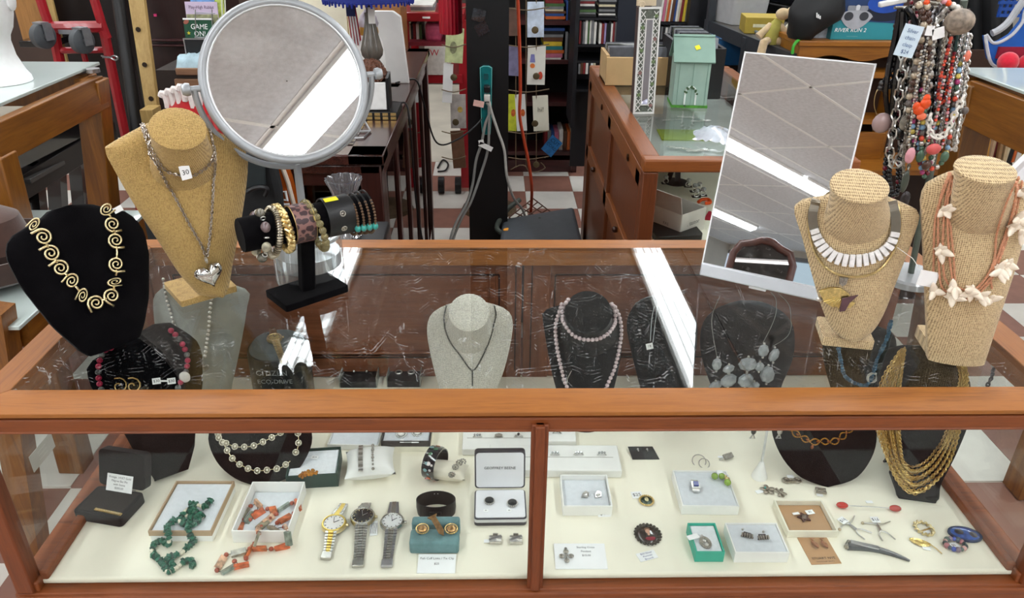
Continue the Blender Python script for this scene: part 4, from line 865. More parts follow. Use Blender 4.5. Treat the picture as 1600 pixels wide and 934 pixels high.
po = struct('column', MB().box((-.0255, 2.28, CEIL / 2), (.166, .16, CEIL)), mat('0C0C0E', .4, 0, .3, 6, bump=.1))
TE = mat('0E6E70', .25, 0, .15, 30, coat=.5)
ps = thing('power_strip', 'translucent teal power strip screwed to the black column', 'power strip', ay(764, 160, 2.20)); pi_ = mw(ps).inverted()
a, b_ = ay(749, 102, 2.19), ay(773, 206, 2.19); cx_ = (a.x + b_.x) / 2 - .004; zt, zb = ay(761, 102, 2.19).z, ay(764, 208, 2.19).z; hw = .023
out = [(-hw, zt - zb - .006), (-hw * .5, zt - zb), (hw * .5, zt - zb), (hw, zt - zb - .006), (hw * .84, .05), (hw * .7, 0), (-hw * .7, 0), (-hw * .84, .05)]
wobj('housing', MB().at((cx_, 2.197, zb), FACE).prism(out, 0, .024), TE, ps, bevel=.004)
wobj('rim', MB().at((cx_, 2.172, zb), FACE).tube([V((x, y, 0)) for x, y in out], .0015, 5, True), mat('6CC4C0', .3), ps)
for k in range(4): wobj('outlet', MB().box((cx_, 2.172, zt - .04 - .04 * k), (.018, .002, .022)), mat('0A4C50', .4), ps)
for z_ in (zt - .085, zt - .12): wobj('plug', MB().box((cx_ + .004, 2.158, z_), (.024, .03, .026)), mat('CFCDC6', .5) if z_ < zt - .1 else BLK, ps, bevel=.004)
GC = mat('8F8F8B', .6, 0, .08)
PY = 2.155
cord('power_cable', 'grey cord hanging from the strip, curving left to the floor', [ay(760, 160, PY), ay(766, 172, PY), ay(758, 195, PY), ay(752, 225, PY), ay(744, 250, PY), ay(738, 290, PY), ay(728, 320, 2.1), ay(714, 345, 2.05), ay(704, 374, 2.0), ay(700, 420, 1.95)], .0056, GC)
cord('power_cable', 'middle grey cord hanging from the strip down the black column', [ay(764, 165, PY), ay(764, 200, PY), ay(762, 235, PY), ay(752, 270, PY), ay(736, 315, 2.12), ay(722, 340, 2.1), ay(708, 375, 2.08), ay(702, 420, 2.0)], .0056, GC)
cord('power_cable', 'light grey cord looping right of the column to the wire basket', [ay(764, 158, PY), ay(768, 175, PY), ay(778, 205, PY), ay(788, 235, PY), ay(792, 275, 2.15), ay(802, 308, 2.2), ay(815, 325, 2.3), ay(822, 342, 2.35)], .0056, mat('B9B8B2', .6))
for (px_, py_, s_) in ((752, 222, .018), (759, 229, .020)):
    q = ay(px_, py_, 2.145); solo('cable_label', ('white cable label, upper' if s_ < .019 else 'white cable label, lower, barcoded') + ', wrapped on the grey cord by the column', 'label', MB().box((0, 0, 0), (s_ * (1.2 if s_ < .019 else 2.9), .002, s_)), PAPER, q, 0, None, Matrix.Rotation(.45 if s_ > .019 else -.2, 3, 'Y'))
q = ay(748, 162, 2.14); solo('cable_label', 'pink and white warning label on the cord at the power strip', 'label', MB().box((0, 0, 0), (.042, .002, .024)), mat('E6B9AE', .7, 0, .1, 60), q, 0, None, Matrix.Rotation(.2, 3, 'Y'))
for (x, y, r_) in ((748, 24, .2), (753, 45, -.5)):
    q = ay(x, y, 2.197); solo('tape', 'clear tape scrap on the black column, ' + ('upper' if y < 30 else 'lower'), 'tape', MB().box((0, 0, 0), (.05, .002, .045)).box((0, -.002, -.02), (.046, .001, .004)), mat('2A2A2E', .1, 0, .3, 90, coat=1), q, 0, None, Matrix.Rotation(r_, 3, 'Y'))
OY = 2.45
cord('extension_cable', 'orange extension cord hanging beside the card rack', [ay(808, -30, OY), ay(810, 20, OY), ay(812, 80, OY), ay(813, 140, OY), ay(812, 180, OY), ay(818, 215, OY), ay(827, 260, OY), ay(831, 300, OY), ay(828, 342, 2.5), ay(824, 360, 2.5)], .007, mat('C44A2A', .5, 0, .1))
gc = thing('storage_case', 'large grey hard plastic case with dark cord on the floor by the cabinet', 'case', (.23, 2.15, 0))
gz = ay(850, 350, 2.2).z
A4 = [ay(785, 345, 2.25), ay(897, 326, 2.35), ay(912, 385, 1.75), ay(780, 385, 1.95)]; zt_ = max(.02, min(q.z for q in A4))
top4 = [V((q.x, q.y, q.z)) for q in A4]; mb = MB(); mb.loft([[V((q.x, q.y, .01)) for q in top4], top4, [q.lerp(sum(top4, V((0, 0, 0))) / 4, .06) + V((0, 0, .012)) for q in top4]]); wobj('shell', mb, mat('4D5257', .55, 0, .08, 30), gc, bevel=.01)
wobj('orange_sticker', MB().at(ay(793, 362, 2.1) + V((0, 0, .01))).prism([(-.018, -.012), (.016, -.016), (.022, .004), (.0, .016), (-.016, .006)], 0, .002), mat('E39A2E', .6), gc)
wobj('carry_cord', MB().tube(spline([ay(812, 312, 2.3), ay(795, 325, 2.25), ay(780, 345, 2.2), ay(777, 358, 2.15), ay(792, 366, 2.1), ay(815, 360, 2.12), ay(835, 350, 2.18), ay(845, 342, 2.2)], 8), .011, 8), mat('4A5049', .6), gc, smooth=True)
wb = thing('wire_basket', 'rusty wire basket lying behind the grey case', 'basket', ay(830, 330, 2.45)); RU = mat('5A3A2C', .6, .3, .2)
c4 = [ay(795, 340, 2.4), ay(833, 310, 2.6), ay(863, 333, 2.5), ay(828, 352, 2.35)]
for i in range(5):
    s = i / 4; wobj('wire', MB().cyl(c4[0].lerp(c4[3], s), c4[1].lerp(c4[2], s), .003, n=6), RU, wb); wobj('wire', MB().cyl(c4[0].lerp(c4[1], s), c4[3].lerp(c4[2], s), .003, n=6), RU, wb)
cord('power_cable', 'coiled black cord on the floor beside the mahogany counter', [az(684, 262, .01), az(692, 250, .01), az(700, 256, .01), az(696, 266, .01), az(684, 268, .01)], .006, BLK)
RED = mat('9E1D26', .3, 0, .08, 20, coat=.3); TAN = wood('A08048', 'C2A468', 4, 2, .5, 0)
pn = thing('digital_piano', 'black digital piano behind the left table, with silver strips as its highlights', 'piano', (-2.2, 2.5, 0))
PB = mat('101012', .15, 0, .2, 20, coat=.5)
a, b_ = ay(15, 232, 2.0), ay(110, 190, 2.9)
def slopebar(p0, p1, Y0_, Y1_, w_, h_, m, name, t): return wobj(name, MB().bar(ay(*p0, Y0_), ay(*p1, Y1_), w_, h_), m, t, bevel=.003)
slopebar((-60, 275), (135, 185), 1.75, 2.75, .10, .10, PB, 'key_cover', pn); slopebar((-60, 258), (135, 178), 1.70, 2.70, .02, .008, STEEL, 'highlight_strip', pn); slopebar((-60, 264), (135, 183), 1.69, 2.69, .02, .005, STEEL, 'highlight_strip', pn)  # thin steel strips stand in for highlights on the glossy body
slopebar((-60, 315), (135, 205), 1.9, 2.85, .30, .10, mat('1C1A1A', .35, 0, .2, 20), 'body', pn)
for p, q, Y in (((50, 255), (58, 330), 2.2), ((86, 240), (92, 330), 2.5), ((120, 245), (128, 330), 2.7)): wobj('leg', pxleg(MB(), p, q, Y, .06), PB, pn)
slopebar((28, 284), (112, 238), 2.05, 2.55, .10, .02, mat('3A3836', .4), 'seat_board', pn)
bn = thing('bench', 'low black cloth covered bench under the left table', 'bench', (-1.55, 1.75, 0)); obj('top', MB().box((0, 0, .40), (1.1, .5, .06)), mat('07090B', .9), bn, bevel=.01)
for x in (-.5, .5):
    for y in (-.2, .2): obj('leg', MB().box((x, y, .185), (.05, .05, .37)), BLK, bn)
HY = 3.0; ht = thing('hand_truck', 'red steel folding hand truck with two grey caster wheels', 'hand truck', (ay(140, 150, HY).x, HY, 0))
wobj('side_tube', ptube([(57, -20), (70, 20), (78, 42)], HY, .022, 8, 1), RED, ht, smooth=True); wobj('side_tube', ptube([(143, -15), (160, 40), (168, 60)], HY, .022, 8, 1), RED, ht, smooth=True)
fl0 = ay(196, 212, HY); 
wobj('frame_tube', ptube([(84, 44), (90, 80), (96, 110), (110, 190)], HY, .026, 8, 1), RED, ht, smooth=True)
tb_ = ay(196, 212, HY); t0_ = ay(164, 55, HY); k = (0.03 - t0_.z) / (tb_.z - t0_.z); wobj('frame_tube', MB().tube([ay(160, 42, HY), t0_, t0_.lerp(tb_, k)], .024, 8), RED, ht, smooth=True)
tb2 = ay(110, 190, HY); t2_ = ay(90, 80, HY); k2 = (0.03 - t2_.z) / (tb2.z - t2_.z); wobj('frame_tube', MB().tube([tb2, t2_.lerp(tb2, k2)], .024, 8), RED, ht, smooth=True)
for y, r in ((43, .028), (79, .016)): wobj('cross_bar', ptube([(78 + (y - 43) * .2, y), (163, y - 1)], HY, r, 8, 1), RED, ht, smooth=True)
wobj('center_tube', ptube([(130, 80), (135, 100)], HY + .02, .014, 8, 1), RED, ht, smooth=True)
wobj('label_plate', MB().box(ay(104, 50, HY - .04), (.075, .004, .02)), mat('8B8D92', .4, .3), ht)
for x, y in ((67, 56), (128, 64)):
    c_ = ay(x, y, HY - .10); wobj('wheel', MB().at(c_, Matrix.Rotation(rad(-25), 3, 'Z') @ Matrix.Rotation(PI / 2, 3, 'Y')).lathe([(.012, -.022), (.05, -.022), (.058, -.016), (.058, .016), (.05, .022), (.012, .022)], 24), mat('4C5054', .6, 0, .1), ht, smooth=True)
    wobj('fork', MB().at(c_ + V((.026, -.01, 0)), Matrix.Rotation(rad(-25), 3, 'Z')).prism([(0, 0)] * 0 or [(.006, -.012), (.006, .03), (0, .03), (0, -.012)], -.02, .055).box((-.025, .0, .058), (.06, .04, .008)), mat('8E9196', .35, .6), ht)
    wobj('hub', MB().at(c_, Matrix.Rotation(rad(-25), 3, 'Z') @ Matrix.Rotation(PI / 2, 3, 'Y')).lathe([(.001, -.026), (.014, -.026), (.014, .026), (.001, .026)], 12), STEEL, ht)
wobj('cotter_pin', ptube([(158, 87), (170, 90), (178, 87), (184, 90), (180, 94), (170, 89), (160, 90)], HY - .03, .004, 6, 4), STEEL, ht, smooth=True)
wobj('toe_plate', MB().box((ay(150, 200, HY).x - .02, HY - .10, .012), (.36, .22, .012)), RED, ht)
tbox('wood_board', 'oak grain wood board leaning behind the foam head', 'board', 24, -30, 64, 70, 3.3, .03, wood('7A5226', 'A87840', 3, 2, .5, 0, '8C6232'))
tbox('wood_strip', 'thin tan wooden strip behind the hand truck', 'board', 77, -20, 95, 135, 3.25, .02, TAN, rz=.05)
tbox('shelf_board', 'black board behind the foam head neck', 'board', 30, 64, 82, 74, 3.1, .25, PB)
LY = 2.72; pk = thing('wood_plank', 'tan wooden plank with three drilled holes leaning upright', 'plank', ay(230, 180, LY))
pt = [ay(197, -20, LY + .1), ay(222, -20, LY + .1), ay(247, 172, LY - .02), ay(228, 178, LY - .02)]
wobj('plank', MB().loft([pt, [q + V((.0, .03, 0)) for q in pt]]), TAN, pk, bevel=.003)
for x, y in ((216, 46), (226, 101), (236, 154)):
    q = ay(x, y, LY + .1 - .12 * (y + 20) / 195 - .003); wobj('hole', MB().at(q, FACE).lathe([(.001, 0), (.011, 0), (.011, .003), (.001, .003)], 16), mat('2A1C10', .8), pk)
tbox('block', 'tan wooden block at the foot of the drilled plank', 'block', 220, 172, 240, 196, 2.6, .10, TAN)
DK = mat('140D0E', .35, 0, .2, 5); dk2 = wood('1C0C0C', '2E1616', 4, 2, .35, .3)
tbox('tall_cabinet', 'tall black cabinet behind the hand truck', 'cabinet', 96, -60, 206, 215, 3.45, .4, DK)
wc = thing('wardrobe', 'dark mahogany wardrobe with a thin molding, behind the magazine rack', 'wardrobe', ay(280, 215, 3.0))
c_, s_ = pbox(224, -60, 345, 215, 3.1, .4); wobj('body', MB().box(c_, s_), dk2, wc)
for y in (62, 70): c_, s_ = pbox(236, y, 290, y + 3, 3.07, .03); wobj('molding', MB().box(c_, s_), mat('3C1A1C', .4), wc, bevel=.003)
c_, s_ = pbox(240, 22, 244, 26, 3.08, .01); wobj('pink_sticker', MB().box(c_, s_), mat('E0407E', .6), wc)
cy_ = MB().cyl(ay(182, -20, 2.9), ay(216, 215, 2.7), .028, n=12); wcy = thing('pole', 'black metal pole leaning between the hand truck and the plank', 'pole', ay(216, 215, 2.7)); wobj('tube', cy_, BLK, wcy, smooth=True)
MY = 2.30; mr = thing('magazine_rack', 'small wire rack of cards and booklets on brown drawers', 'magazine rack', ay(310, 105, MY))
for x in (305, 331): wobj('wire', ptube([(x, 15), (x + 2, 85)], MY - .02, .002, 6, 1), STEEL, mr)
for y in (20, 58, 84): wobj('wire', ptube([(304, y), (336, y + 1)], MY - .025, .002, 6, 1), STEEL, mr)
for x in (346, 351): wobj('wire', ptube([(x, -10), (x + 2, 40)], MY + .02, .003, 6, 1), mat('D5DCC8', .4), mr)
def booklet(name, label, x0, y0, x1, y1, Y, m, tilt=.12):
    c_, s_ = pbox(x0, y0, x1, y1, Y, .006); o = thing(name, label, 'booklet', c_, 0, None, Matrix.Rotation(-tilt, 3, 'X')); obj('cover', MB().box((0, 0, 0), s_), m, o); return o, s_
b1, s1 = booklet('booklet', 'lilac booklet with curly lettering on the wire rack', 291, 3, 341, 46, MY + .05, mat('C5B4CC', .6, 0, .1, 20))
text('lettering', 'Play-High Rabbit', s1.z * .17, mat('55405A', .7), b1, (0, -.004, s1.z * .30), FACE, sx=.85); obj('picture_band', MB().box((0, -.0035, -s1.z * .2), (s1.x * .98, .001, s1.z * .5)), mat('8C8C6A', .7, 0, .5, 60), b1)
b2, s2 = booklet('booklet', 'dark green booklet reading GAME ON! on the wire rack', 288, 30, 334, 62, MY - .0, mat('0E4A30', .5, 0, .2, 30))
text('lettering', 'GAME', s2.z * .36, CARD, b2, (.002, -.004, s2.z * .12), FACE, sx=.9); text('lettering', 'ON!', s2.z * .36, CARD, b2, (.002, -.004, -s2.z * .22), FACE, sx=.9)
obj('football', MB().at((-s2.x * .40, -.004, s2.z * .36), Matrix.Rotation(-.5, 3, 'Y')).sph((0, 0, 0), (.012, .001, .008), 12, 6), mat('9A5A48', .6), b2); obj('yellow_star', MB().at((-s2.x * .36, -.004, -s2.z * .18), FACE).prism([((.008 if i % 2 == 0 else .0035) * math.cos(PI / 2 + i * PI / 5), (.008 if i % 2 == 0 else .0035) * math.sin(PI / 2 + i * PI / 5)) for i in range(10)], 0, .001), mat('CFC22E', .6), b2); obj('top_edge', MB().box((0, -.001, s2.z * .5), (s2.x, .010, .006)), CARD, b2)
b3, _ = booklet('booklet', 'blue and white booklet behind the lilac one', 297, -12, 334, 8, MY + .08, mat('6C9AD0', .5, 0, .4, 60)); b4, _ = booklet('booklet', 'yellow green booklet at the rack right side', 334, -5, 350, 36, MY + .09, mat('B9C860', .5, 0, .4, 60), .2)
fp = thing('picture_frame', 'black sign board with silver edge below the booklets', 'frame', ay(310, 82, MY - .03)); c_, s_ = pbox(289, 61, 330, 88, MY - .03, .008); wobj('panel', MB().box(c_, s_), mat('16191B', .5), fp); c_, s_ = pbox(288, 60, 330, 62, MY - .034, .012); wobj('silver_edge', MB().box(c_, s_), STEEL, fp); c_, s_ = pbox(288, 60, 290, 88, MY - .034, .012); wobj('silver_edge', MB().box(c_, s_), STEEL, fp)
dr = thing('drawer_cabinet', 'brown wooden drawer cabinet under the blue cloth', 'cabinet', ay(305, 160, 2.2)); c_, s_ = pbox(274, 110, 350, 420, 2.2, .35); wobj('body', MB().box(c_, s_), mat('241A16', .5), dr)
for y0, y1 in ((107, 118), (124, 150), (154, 200), (204, 250)): c_, s_ = pbox(274, y0, 350, y1, 2.185, .02); wobj('drawer', MB().box(c_, s_), wood('6A4A34', '8A664A', 4, 0, .5, .1), dr, bevel=.003)
c_, s_ = pbox(277, 80, 352, 108, 2.22, .20); cb = MB()
gr = [[V((c_.x - s_.x / 2 + s_.x * i / 12, 2.20 + .22 * j / 8, c_.z - s_.z / 2 + s_.z * (.35 + .65 * math.sin(PI * min(1, j / 5)) ** .7 * (.55 + .45 * i / 12)) + .006 * math.sin(i * 2.1 + j * 1.3))) for i in range(13)] for j in range(9)]
gr[0] = [V((q.x, q.y - .01, c_.z - s_.z / 2 + .004)) for q in gr[0]]
o = solo('folded_cloth', 'crumpled pale blue denim cloth on the brown drawer cabinet', 'cloth', cb.loft(gr, closed=False), mat('A9C2CC', .9, 0, .2, 30, bump=.3), (0, 0, 0), smooth=True); md = o.modifiers.new('thick', 'SOLIDIFY'); md.thickness = .012
sp_ = ay(310, 190, 1.9); sa = thing('plush_hat', 'red plush holiday hat with curly white trim behind the burlap bust', 'plush toy', (sp_.x, 1.9, ay(310, 215, 1.9).z)); RP = mat('B8161E', .9, 0, .15, 60, sheen=.5); WP = mat('EFE6E2', .95, 0, .1, 60, sheen=.4, bump=.5)
sa.scale = (1.3, 1.2, 1.55); obj('body', MB().sph((0, 0, .05), (.085, .06, .065), 20, 12).sph((.03, -.02, .03), (.06, .05, .045), 16, 10), RP, sa, smooth=True)
for k in range(9): obj('curl', MB().tube([V((-.075 + .019 * k + .008 * math.cos(t), -.045 + .02 * abs(k - 4) / 4, .085 + .006 * k % .02 + .024 * math.sin(t))) for t in [PI * .9 * i / 8 - .4 for i in range(9)]], .0085, 7), WP, sa, smooth=True)
for k in range(6): obj('red_fold', MB().tube([V((-.08 + .03 * k, -.055, .06)), V((-.07 + .03 * k, -.07, .035)), V((-.06 + .03 * k, -.06, .01))], .014, 7), RP, sa, smooth=True)
pdm = MB().box((0, 0, .0), (.16, .16, .02)); sz = ay(310, 215, 1.9).z; solo('stool', 'black stool carrying the red plush hat', 'stool', MB().box((0, 0, sz - .012), (.2, .18, .022)).box((-.07, -.06, sz / 2 - .012), (.03, .03, sz - .022)).box((.07, -.06, sz / 2 - .012), (.03, .03, sz - .022)).box((-.07, .06, sz / 2 - .012), (.03, .03, sz - .022)).box((.07, .06, sz / 2 - .012), (.03, .03, sz - .022)), BLK, (sp_.x, 1.9, 0))
GY = 1.05; gp = [ay(x, y, GY) for x, y in ((420, 232), (438, 252), (450, 285), (462, 330), (468, 400), (380, 400), (372, 250))]
gt = thing('guitar', 'orange guitar body with white binding behind the bracelet stand', 'guitar', V((ay(440, 400, GY).x, GY, 0)))
OG = mat('B8581C', .2, 0, .2, 8, coat=.8); wobj('body', MB().loft([gp, [q + V((0, .06, 0)) for q in gp]]), OG, gt, bevel=.006); wobj('binding', MB().tube(gp[:5], .006, 6), mat('E2D6C4', .4), gt); wobj('pickguard', MB().tube([q + V((0, -.006, 0)) for q in [ay(x, y, GY) for x, y in ((440, 306), (440, 298), (447, 298), (450, 312), (441, 310), (444, 318), (453, 318))]], .004, 5), CARD, gt)
wobj('lower_body', MB().box((ay(430, 400, GY).x, GY + .03, .35), (.12, .06, .68)), OG, gt)
gy_ = thing('gig_bag', 'black padded bag with carry handle behind the bracelet stand', 'bag', V((ay(390, 380, .98).x, 1.0, 0))); c_, s_ = pbox(360, 240, 430, 395, .97, .07)
wobj('bag', MB().loft([[V((q.x, q.y + dy, q.z)) for q in [ay(x, y, .97) for x, y in ((356, 244), (422, 238), (436, 300), (444, 400), (356, 400))]] for dy in (0, .05)]), mat('17191B', .85, 0, .2, 40, bump=.2), gy_, bevel=.012); wobj('bag_bottom', MB().box((c_.x + .02, .99, .33), (.16, .06, .66)), mat('17191B', .85, 0, .2, 40, bump=.2), gy_)
wobj('flap', MB().loft([[V((q.x, q.y + dy, q.z)) for q in [ay(x, y, .96) for x, y in ((384, 246), (414, 244), (416, 288), (386, 292))]] for dy in (-.008, 0)]), mat('20282A', .8), gy_, bevel=.002); wobj('handle', ptube([(386, 300), (396, 294), (410, 292), (418, 296), (414, 306)], .945, .006, 6, 4), BLK, gy_, smooth=True)
o_ = tbox('orange_box', 'orange box end showing beside the burlap bust', 'box', 366, 226, 402, 243, 1.45, .2, mat('C4662A', .4, 0, .2, 20)); tbox('white_box', 'small white box behind the burlap bust shoulder', 'box', 358, 208, 378, 221, 1.42, .08, CARD)
wsz = ay(380, 243, 1.45).z; solo('crate', 'dark crate under the orange box behind the burlap bust', 'crate', MB().box((0, 0, wsz / 2 - .002), (.26, .34, wsz - .006)), DK, (ay(384, 243, 1.45).x, 1.58, 0), bevel=.003)
db = thing('drawer_chest', 'tan chest of drawers behind the grey glass lamp', 'chest', ay(610, 75, 3.1)); c_, s_ = pbox(560, -40, 628, 300, 3.1, .4); wobj('body', MB().box(V((c_.x, c_.y, (c_.z + s_.z / 2) / 2)), (s_.x, s_.y, c_.z + s_.z / 2)), wood('7A4A26', 'A06C3E', 3, 0, .5, .1), db)
for y0, y1 in ((-30, 0), (3, 24), (27, 48), (51, 71), (74, 96)): c_, s_ = pbox(590, y0, 626, y1, 3.08, .02); wobj('drawer', MB().box(c_, s_), wood('8A5630', 'B07C4A', 3, 0, .5, .1), db, bevel=.004)
KY = 3.5; ct_ = thing('utility_cart', 'red steel utility cart with books on top, beside the column', 'cart', ay(665, 160, KY)); c_, s_ = pbox(627, 20, 725, 34, KY, .45); wobj('top_tray', MB().box(c_, s_), RED, ct_, bevel=.004); zt_ = c_.z + s_.z / 2; c2, s2 = pbox(660, 26, 672, 29, KY - .003, .003); wobj('label', MB().box(c2, s2), CARD, ct_)
for x in (632, 722):
    for dy in (0.03, .42): q = ay(x, 30, KY + dy); wobj('leg', MB().box((q.x if dy < .1 else ay(x, 30, KY).x * .98, KY + dy, (zt_ - .06) / 2 + .03), (.045, .04, zt_ - .08)), RED, ct_)
c_, s_ = pbox(628, 66, 722, 72, KY, .45); wobj('middle_shelf', MB().box(c_, s_), mat('7A2230', .5), ct_); c_, s_ = pbox(664, 117, 722, 130, KY - .01, .45); wobj('bottom_tray', MB().box(c_, s_), RED, ct_)
for x in (684, 712): q = ay(x, 142, KY); wobj('wheel', MB().at((q.x, KY + .03, .05), Matrix.Rotation(PI / 2, 3, 'Y')).lathe([(.01, -.018), (.05, -.018), (.05, .018), (.01, .018)], 20), BLK, ct_)
c_, s_ = pbox(664, 73, 700, 117, KY - .02, .3); wbx = thing('box', 'white carton with a red letter on the cart lower tray', 'box', (c_.x, c_.y, c_.z - s_.z / 2)); obj('carton', MB().box((0, 0, s_.z / 2), s_), mat('D2CFCA', .7), wbx); text('lettering', 'W', s_.z * .32, mat('B8202A', .6), wbx, (-.01, -s_.y / 2 - .001, s_.z * .78), FACE)
flat_stack(641, 680, 8, 20, KY + .05, .25, 3, ['cream', 'grey', 'white'], 'on the red cart'); tbox('plastic_bag', 'pink plastic bag on the red cart middle shelf', 'bag', 664, 36, 690, 66, KY + .05, .2, mat('B8506E', .3, 0, .3, 30, bump=.8), bevel=.02)
upright_row(634, 660, 36, 66, KY + .1, .2, 6, ['brown', 'cream', 'black', 'dark red', 'white', 'green'], 'on the cart shelf')
c_, s_ = pbox(685, -60, 720, 53, 2.32, .16); bz = ay(702, 53, 2.32).z; bw = s_.x / 2
rc = thing('bin', 'red ribbed bin fixed to the left side of the black column', 'bin', (c_.x, 2.36, bz)); obj('body', MB().loft([[V(((bw + .003 * (i % 2)) * math.cos(2 * PI * i / 40), (.07 + .003 * (i % 2)) * math.sin(2 * PI * i / 40), z)) for i in range(40)] for z in (0, .006, s_.z)]), mat('A60E26', .3, 0, .06, 20, coat=.3), rc)
obj('bracket', MB().box((bw + .008, 0, .2), (.03, .04, .06)), RED, rc)
BKY = 3.93; bc_ = thing('bookcase', 'dark maroon wooden bookcase of books and puzzles behind the card rack', 'bookcase', ay(860, 265, BKY)); MR = wood('2E1212', '4A1E1E', 4, 0, .45, .2); xl, xr_ = ay(812, 150, BKY).x, ay(905, 150, BKY).x
for x in (xl - .25, xr_ - .012): wobj('side_panel', MB().box((x, BKY + .15, .95), (.035, .30, 1.9)), MR, bc_)
wobj('back_panel', MB().box(((xl - .25 + xr_) / 2, BKY + .29, .95), (xr_ - xl + .25, .015, 1.9)), mat('120A0A', .8), bc_)
for y in (36, 97, 163, 240): z = ay(870, y, BKY).z; wobj('shelf', MB().box(((xl - .25 + xr_) / 2, BKY + .145, z), (xr_ - xl + .2, .28, .025)), MR, bc_)
wobj('plinth', MB().box(((xl - .25 + xr_) / 2, BKY + .15, .04), (xr_ - xl + .25, .28, .08)), MR, bc_); zb_ = ay(870, 258, BKY).z
flat_stack(852, 884, 2, 34, BKY + .02, .22, 8, ['black', 'orange', 'blue', 'brown', 'cream', 'grey', 'green', 'dark red'], 'on the top shelf')
flat_stack(848, 881, 44, 95, BKY + .02, .22, 9, ['white', 'pink', 'orange', 'teal', 'yellow', 'brown', 'grey', 'black', 'blue'], 'on the second shelf')
upright_row(882, 898, 47, 95, BKY + .02, .2, 5, ['grey', 'black', 'cream', 'pink', 'white'], 'at the second shelf end')
upright_row(884, 900, 2, 34, BKY + .03, .2, 4, ['blue', 'black', 'grey', 'brown'], 'at the top shelf end')
upright_row(850, 900, 203, 238, BKY + .04, .2, 9, ['dark red', 'grey', 'blue', 'pink', 'white', 'brown', 'orange', 'cream', 'green'], 'on the bottom bookcase shelf')
q = ay(862, 228, BKY - .03); bk = thing('book', 'blue paperback leaning tilted at the bookcase foot', 'book', q, 0, None, Matrix.Rotation(.7, 3, 'Y') @ Matrix.Rotation(-.15, 3, 'X')); obj('cover', MB().box((0, 0, 0), (.085, .015, .115)), mat('2C74B4', .4, 0, .3, 25), bk); text('lettering', 'CUT|CORD'.split('|')[0], .034, mat('12304A', .6), bk, (0, -.0085, .03), FACE); text('lettering', 'CORD', .028, mat('12304A', .6), bk, (0, -.0085, -.005), FACE)
zt2 = ay(870, 240, BKY).z; 
RY = 3.15; rkx = ay(800, 150, RY).x; rk = thing('card_rack', 'spinning wire rack of greeting cards behind the black column', 'card rack', (-.03, RY + .1, 0)); WR = mat('6E5E4A', .5, .4, .2)
obj('pole', MB().cyl((0, .05, 0), (0, .05, 1.7), .014), WR, rk); obj('foot', MB().lathe([(.16, 0), (.15, .02), (.02, .04)], 24).at(), WR, rk)
cols = [('lilac', 705, 'A'), ('r', 820, 'B')]
CARDS = [(696, 44, 724, 98, 'B7BE8C', 'pale green card with a bear sketch, left side of the card rack'), (692, 100, 707, 160, 'E6E6E4', 'plain white envelope at the left edge of the card rack'), (704, 148, 728, 200, 'A9A29C', 'grey card with a yellow dog, left side of the card rack'), (706, 205, 726, 262, '6A4A36', 'brown card at the left foot of the card rack'),
         (790, 12, 812, 56, '5A4034', 'brown photo card at the top right of the column'), (824, 3, 850, 58, 'C2CFE0', 'blue and white beach card at the rack top right'), (790, 72, 812, 118, '6E6A86', 'dusk landscape card right of the column'), (824, 72, 852, 132, 'DAD8CE', 'cream card with lamp and red mitten drawings'), (790, 148, 808, 204, 'B7BE2E', 'lime green card with orange print right of the column'), (806, 148, 822, 204, 'D6D6D2', 'white card next to the lime green one'), (833, 150, 857, 204, 'DDDAC8', 'folded cream card with grey lettering on the rack right side')]
for x0, y0, x1, y1, hx_, lb_ in CARDS:
    c_, s_ = pbox(x0, y0, x1, y1, RY, .008); t = thing('greeting_card', lb_, 'card', c_, 0, 'greeting cards on the spinning rack', Matrix.Rotation(-.1, 3, 'X') @ Matrix.Rotation(random.uniform(-.08, .1), 3, 'Y')); obj('cover', MB().box((0, 0, 0), s_), mat(hx_, .5, 0, .25 if hx_ not in ('E6E6E4', 'D6D6D2', 'DDDAC8', 'DAD8CE') else .03, 25), t)
    if 'mitten' in lb_:
        obj('lamp_drawing', MB().at((-.02, -.005, .035), FACE).prism([(-.014, -.02), (.014, -.02), (.009, .02), (-.009, .02)], 0, .001), mat('7A7AB0', .7), t); obj('orange_drawing', MB().at((-.02, -.005, -.002), FACE).prism(circ(.013, .012, 12), 0, .001), mat('D8783A', .7), t); obj('mitten_drawing', MB().at((.022, -.005, -.05), FACE).prism(circ(.012, .020, 12), 0, .001), mat('C2452E', .7), t)
    if 'bear' in lb_: obj('bear_sketch', MB().at((-.005, -.005, -.01), FACE).prism(circ(.018, .03, 14), 0, .001), mat('7E8060', .7, 0, .3, 90), t)
    if 'dog' in lb_: obj('dog_print', MB().at((.01, -.005, .01), FACE).prism(circ(.014, .016, 12), 0, .001), mat('B49A50', .7, 0, .3, 90), t)
    if 'lime' in lb_: obj('orange_print', MB().at((.01, -.005, .0), FACE).prism(circ(.012, .02, 8), 0, .001), mat('B85A22', .7, 0, .3, 90), t)
    if 'lettering' in lb_: text('lettering', 'hi!', .035, mat('77776A', .7), t, (0, -.006, .02), FACE)
for k, (x, y) in enumerate(((709, 121), (712, 191), (836, 47), (838, 119), (836, 193), (838, 257))):
    q = ay(x, y, RY - .03); obj('holder_disc', MB().at((0, 0, 0)).sph((0, 0, 0), (.018, .004, .018), 12, 6), mat('5E5138', .5, .3), rk).matrix_basis = mw(rk).inverted() @ Matrix.Translation(q)
for y in (12, 70, 140, 205, 245):
    for xa, xb in ((690, 728), (790, 858)): wobj('wire', ptube([(xa, y), ((xa + xb) / 2, y + 4), (xb, y - 1)], RY - .02, .003, 6, 3), WR, rk)
for x in (822, 838, 806): wobj('wire', ptube([(x, 0), (x, 262)], RY + .01, .003, 6, 1), WR, rk)
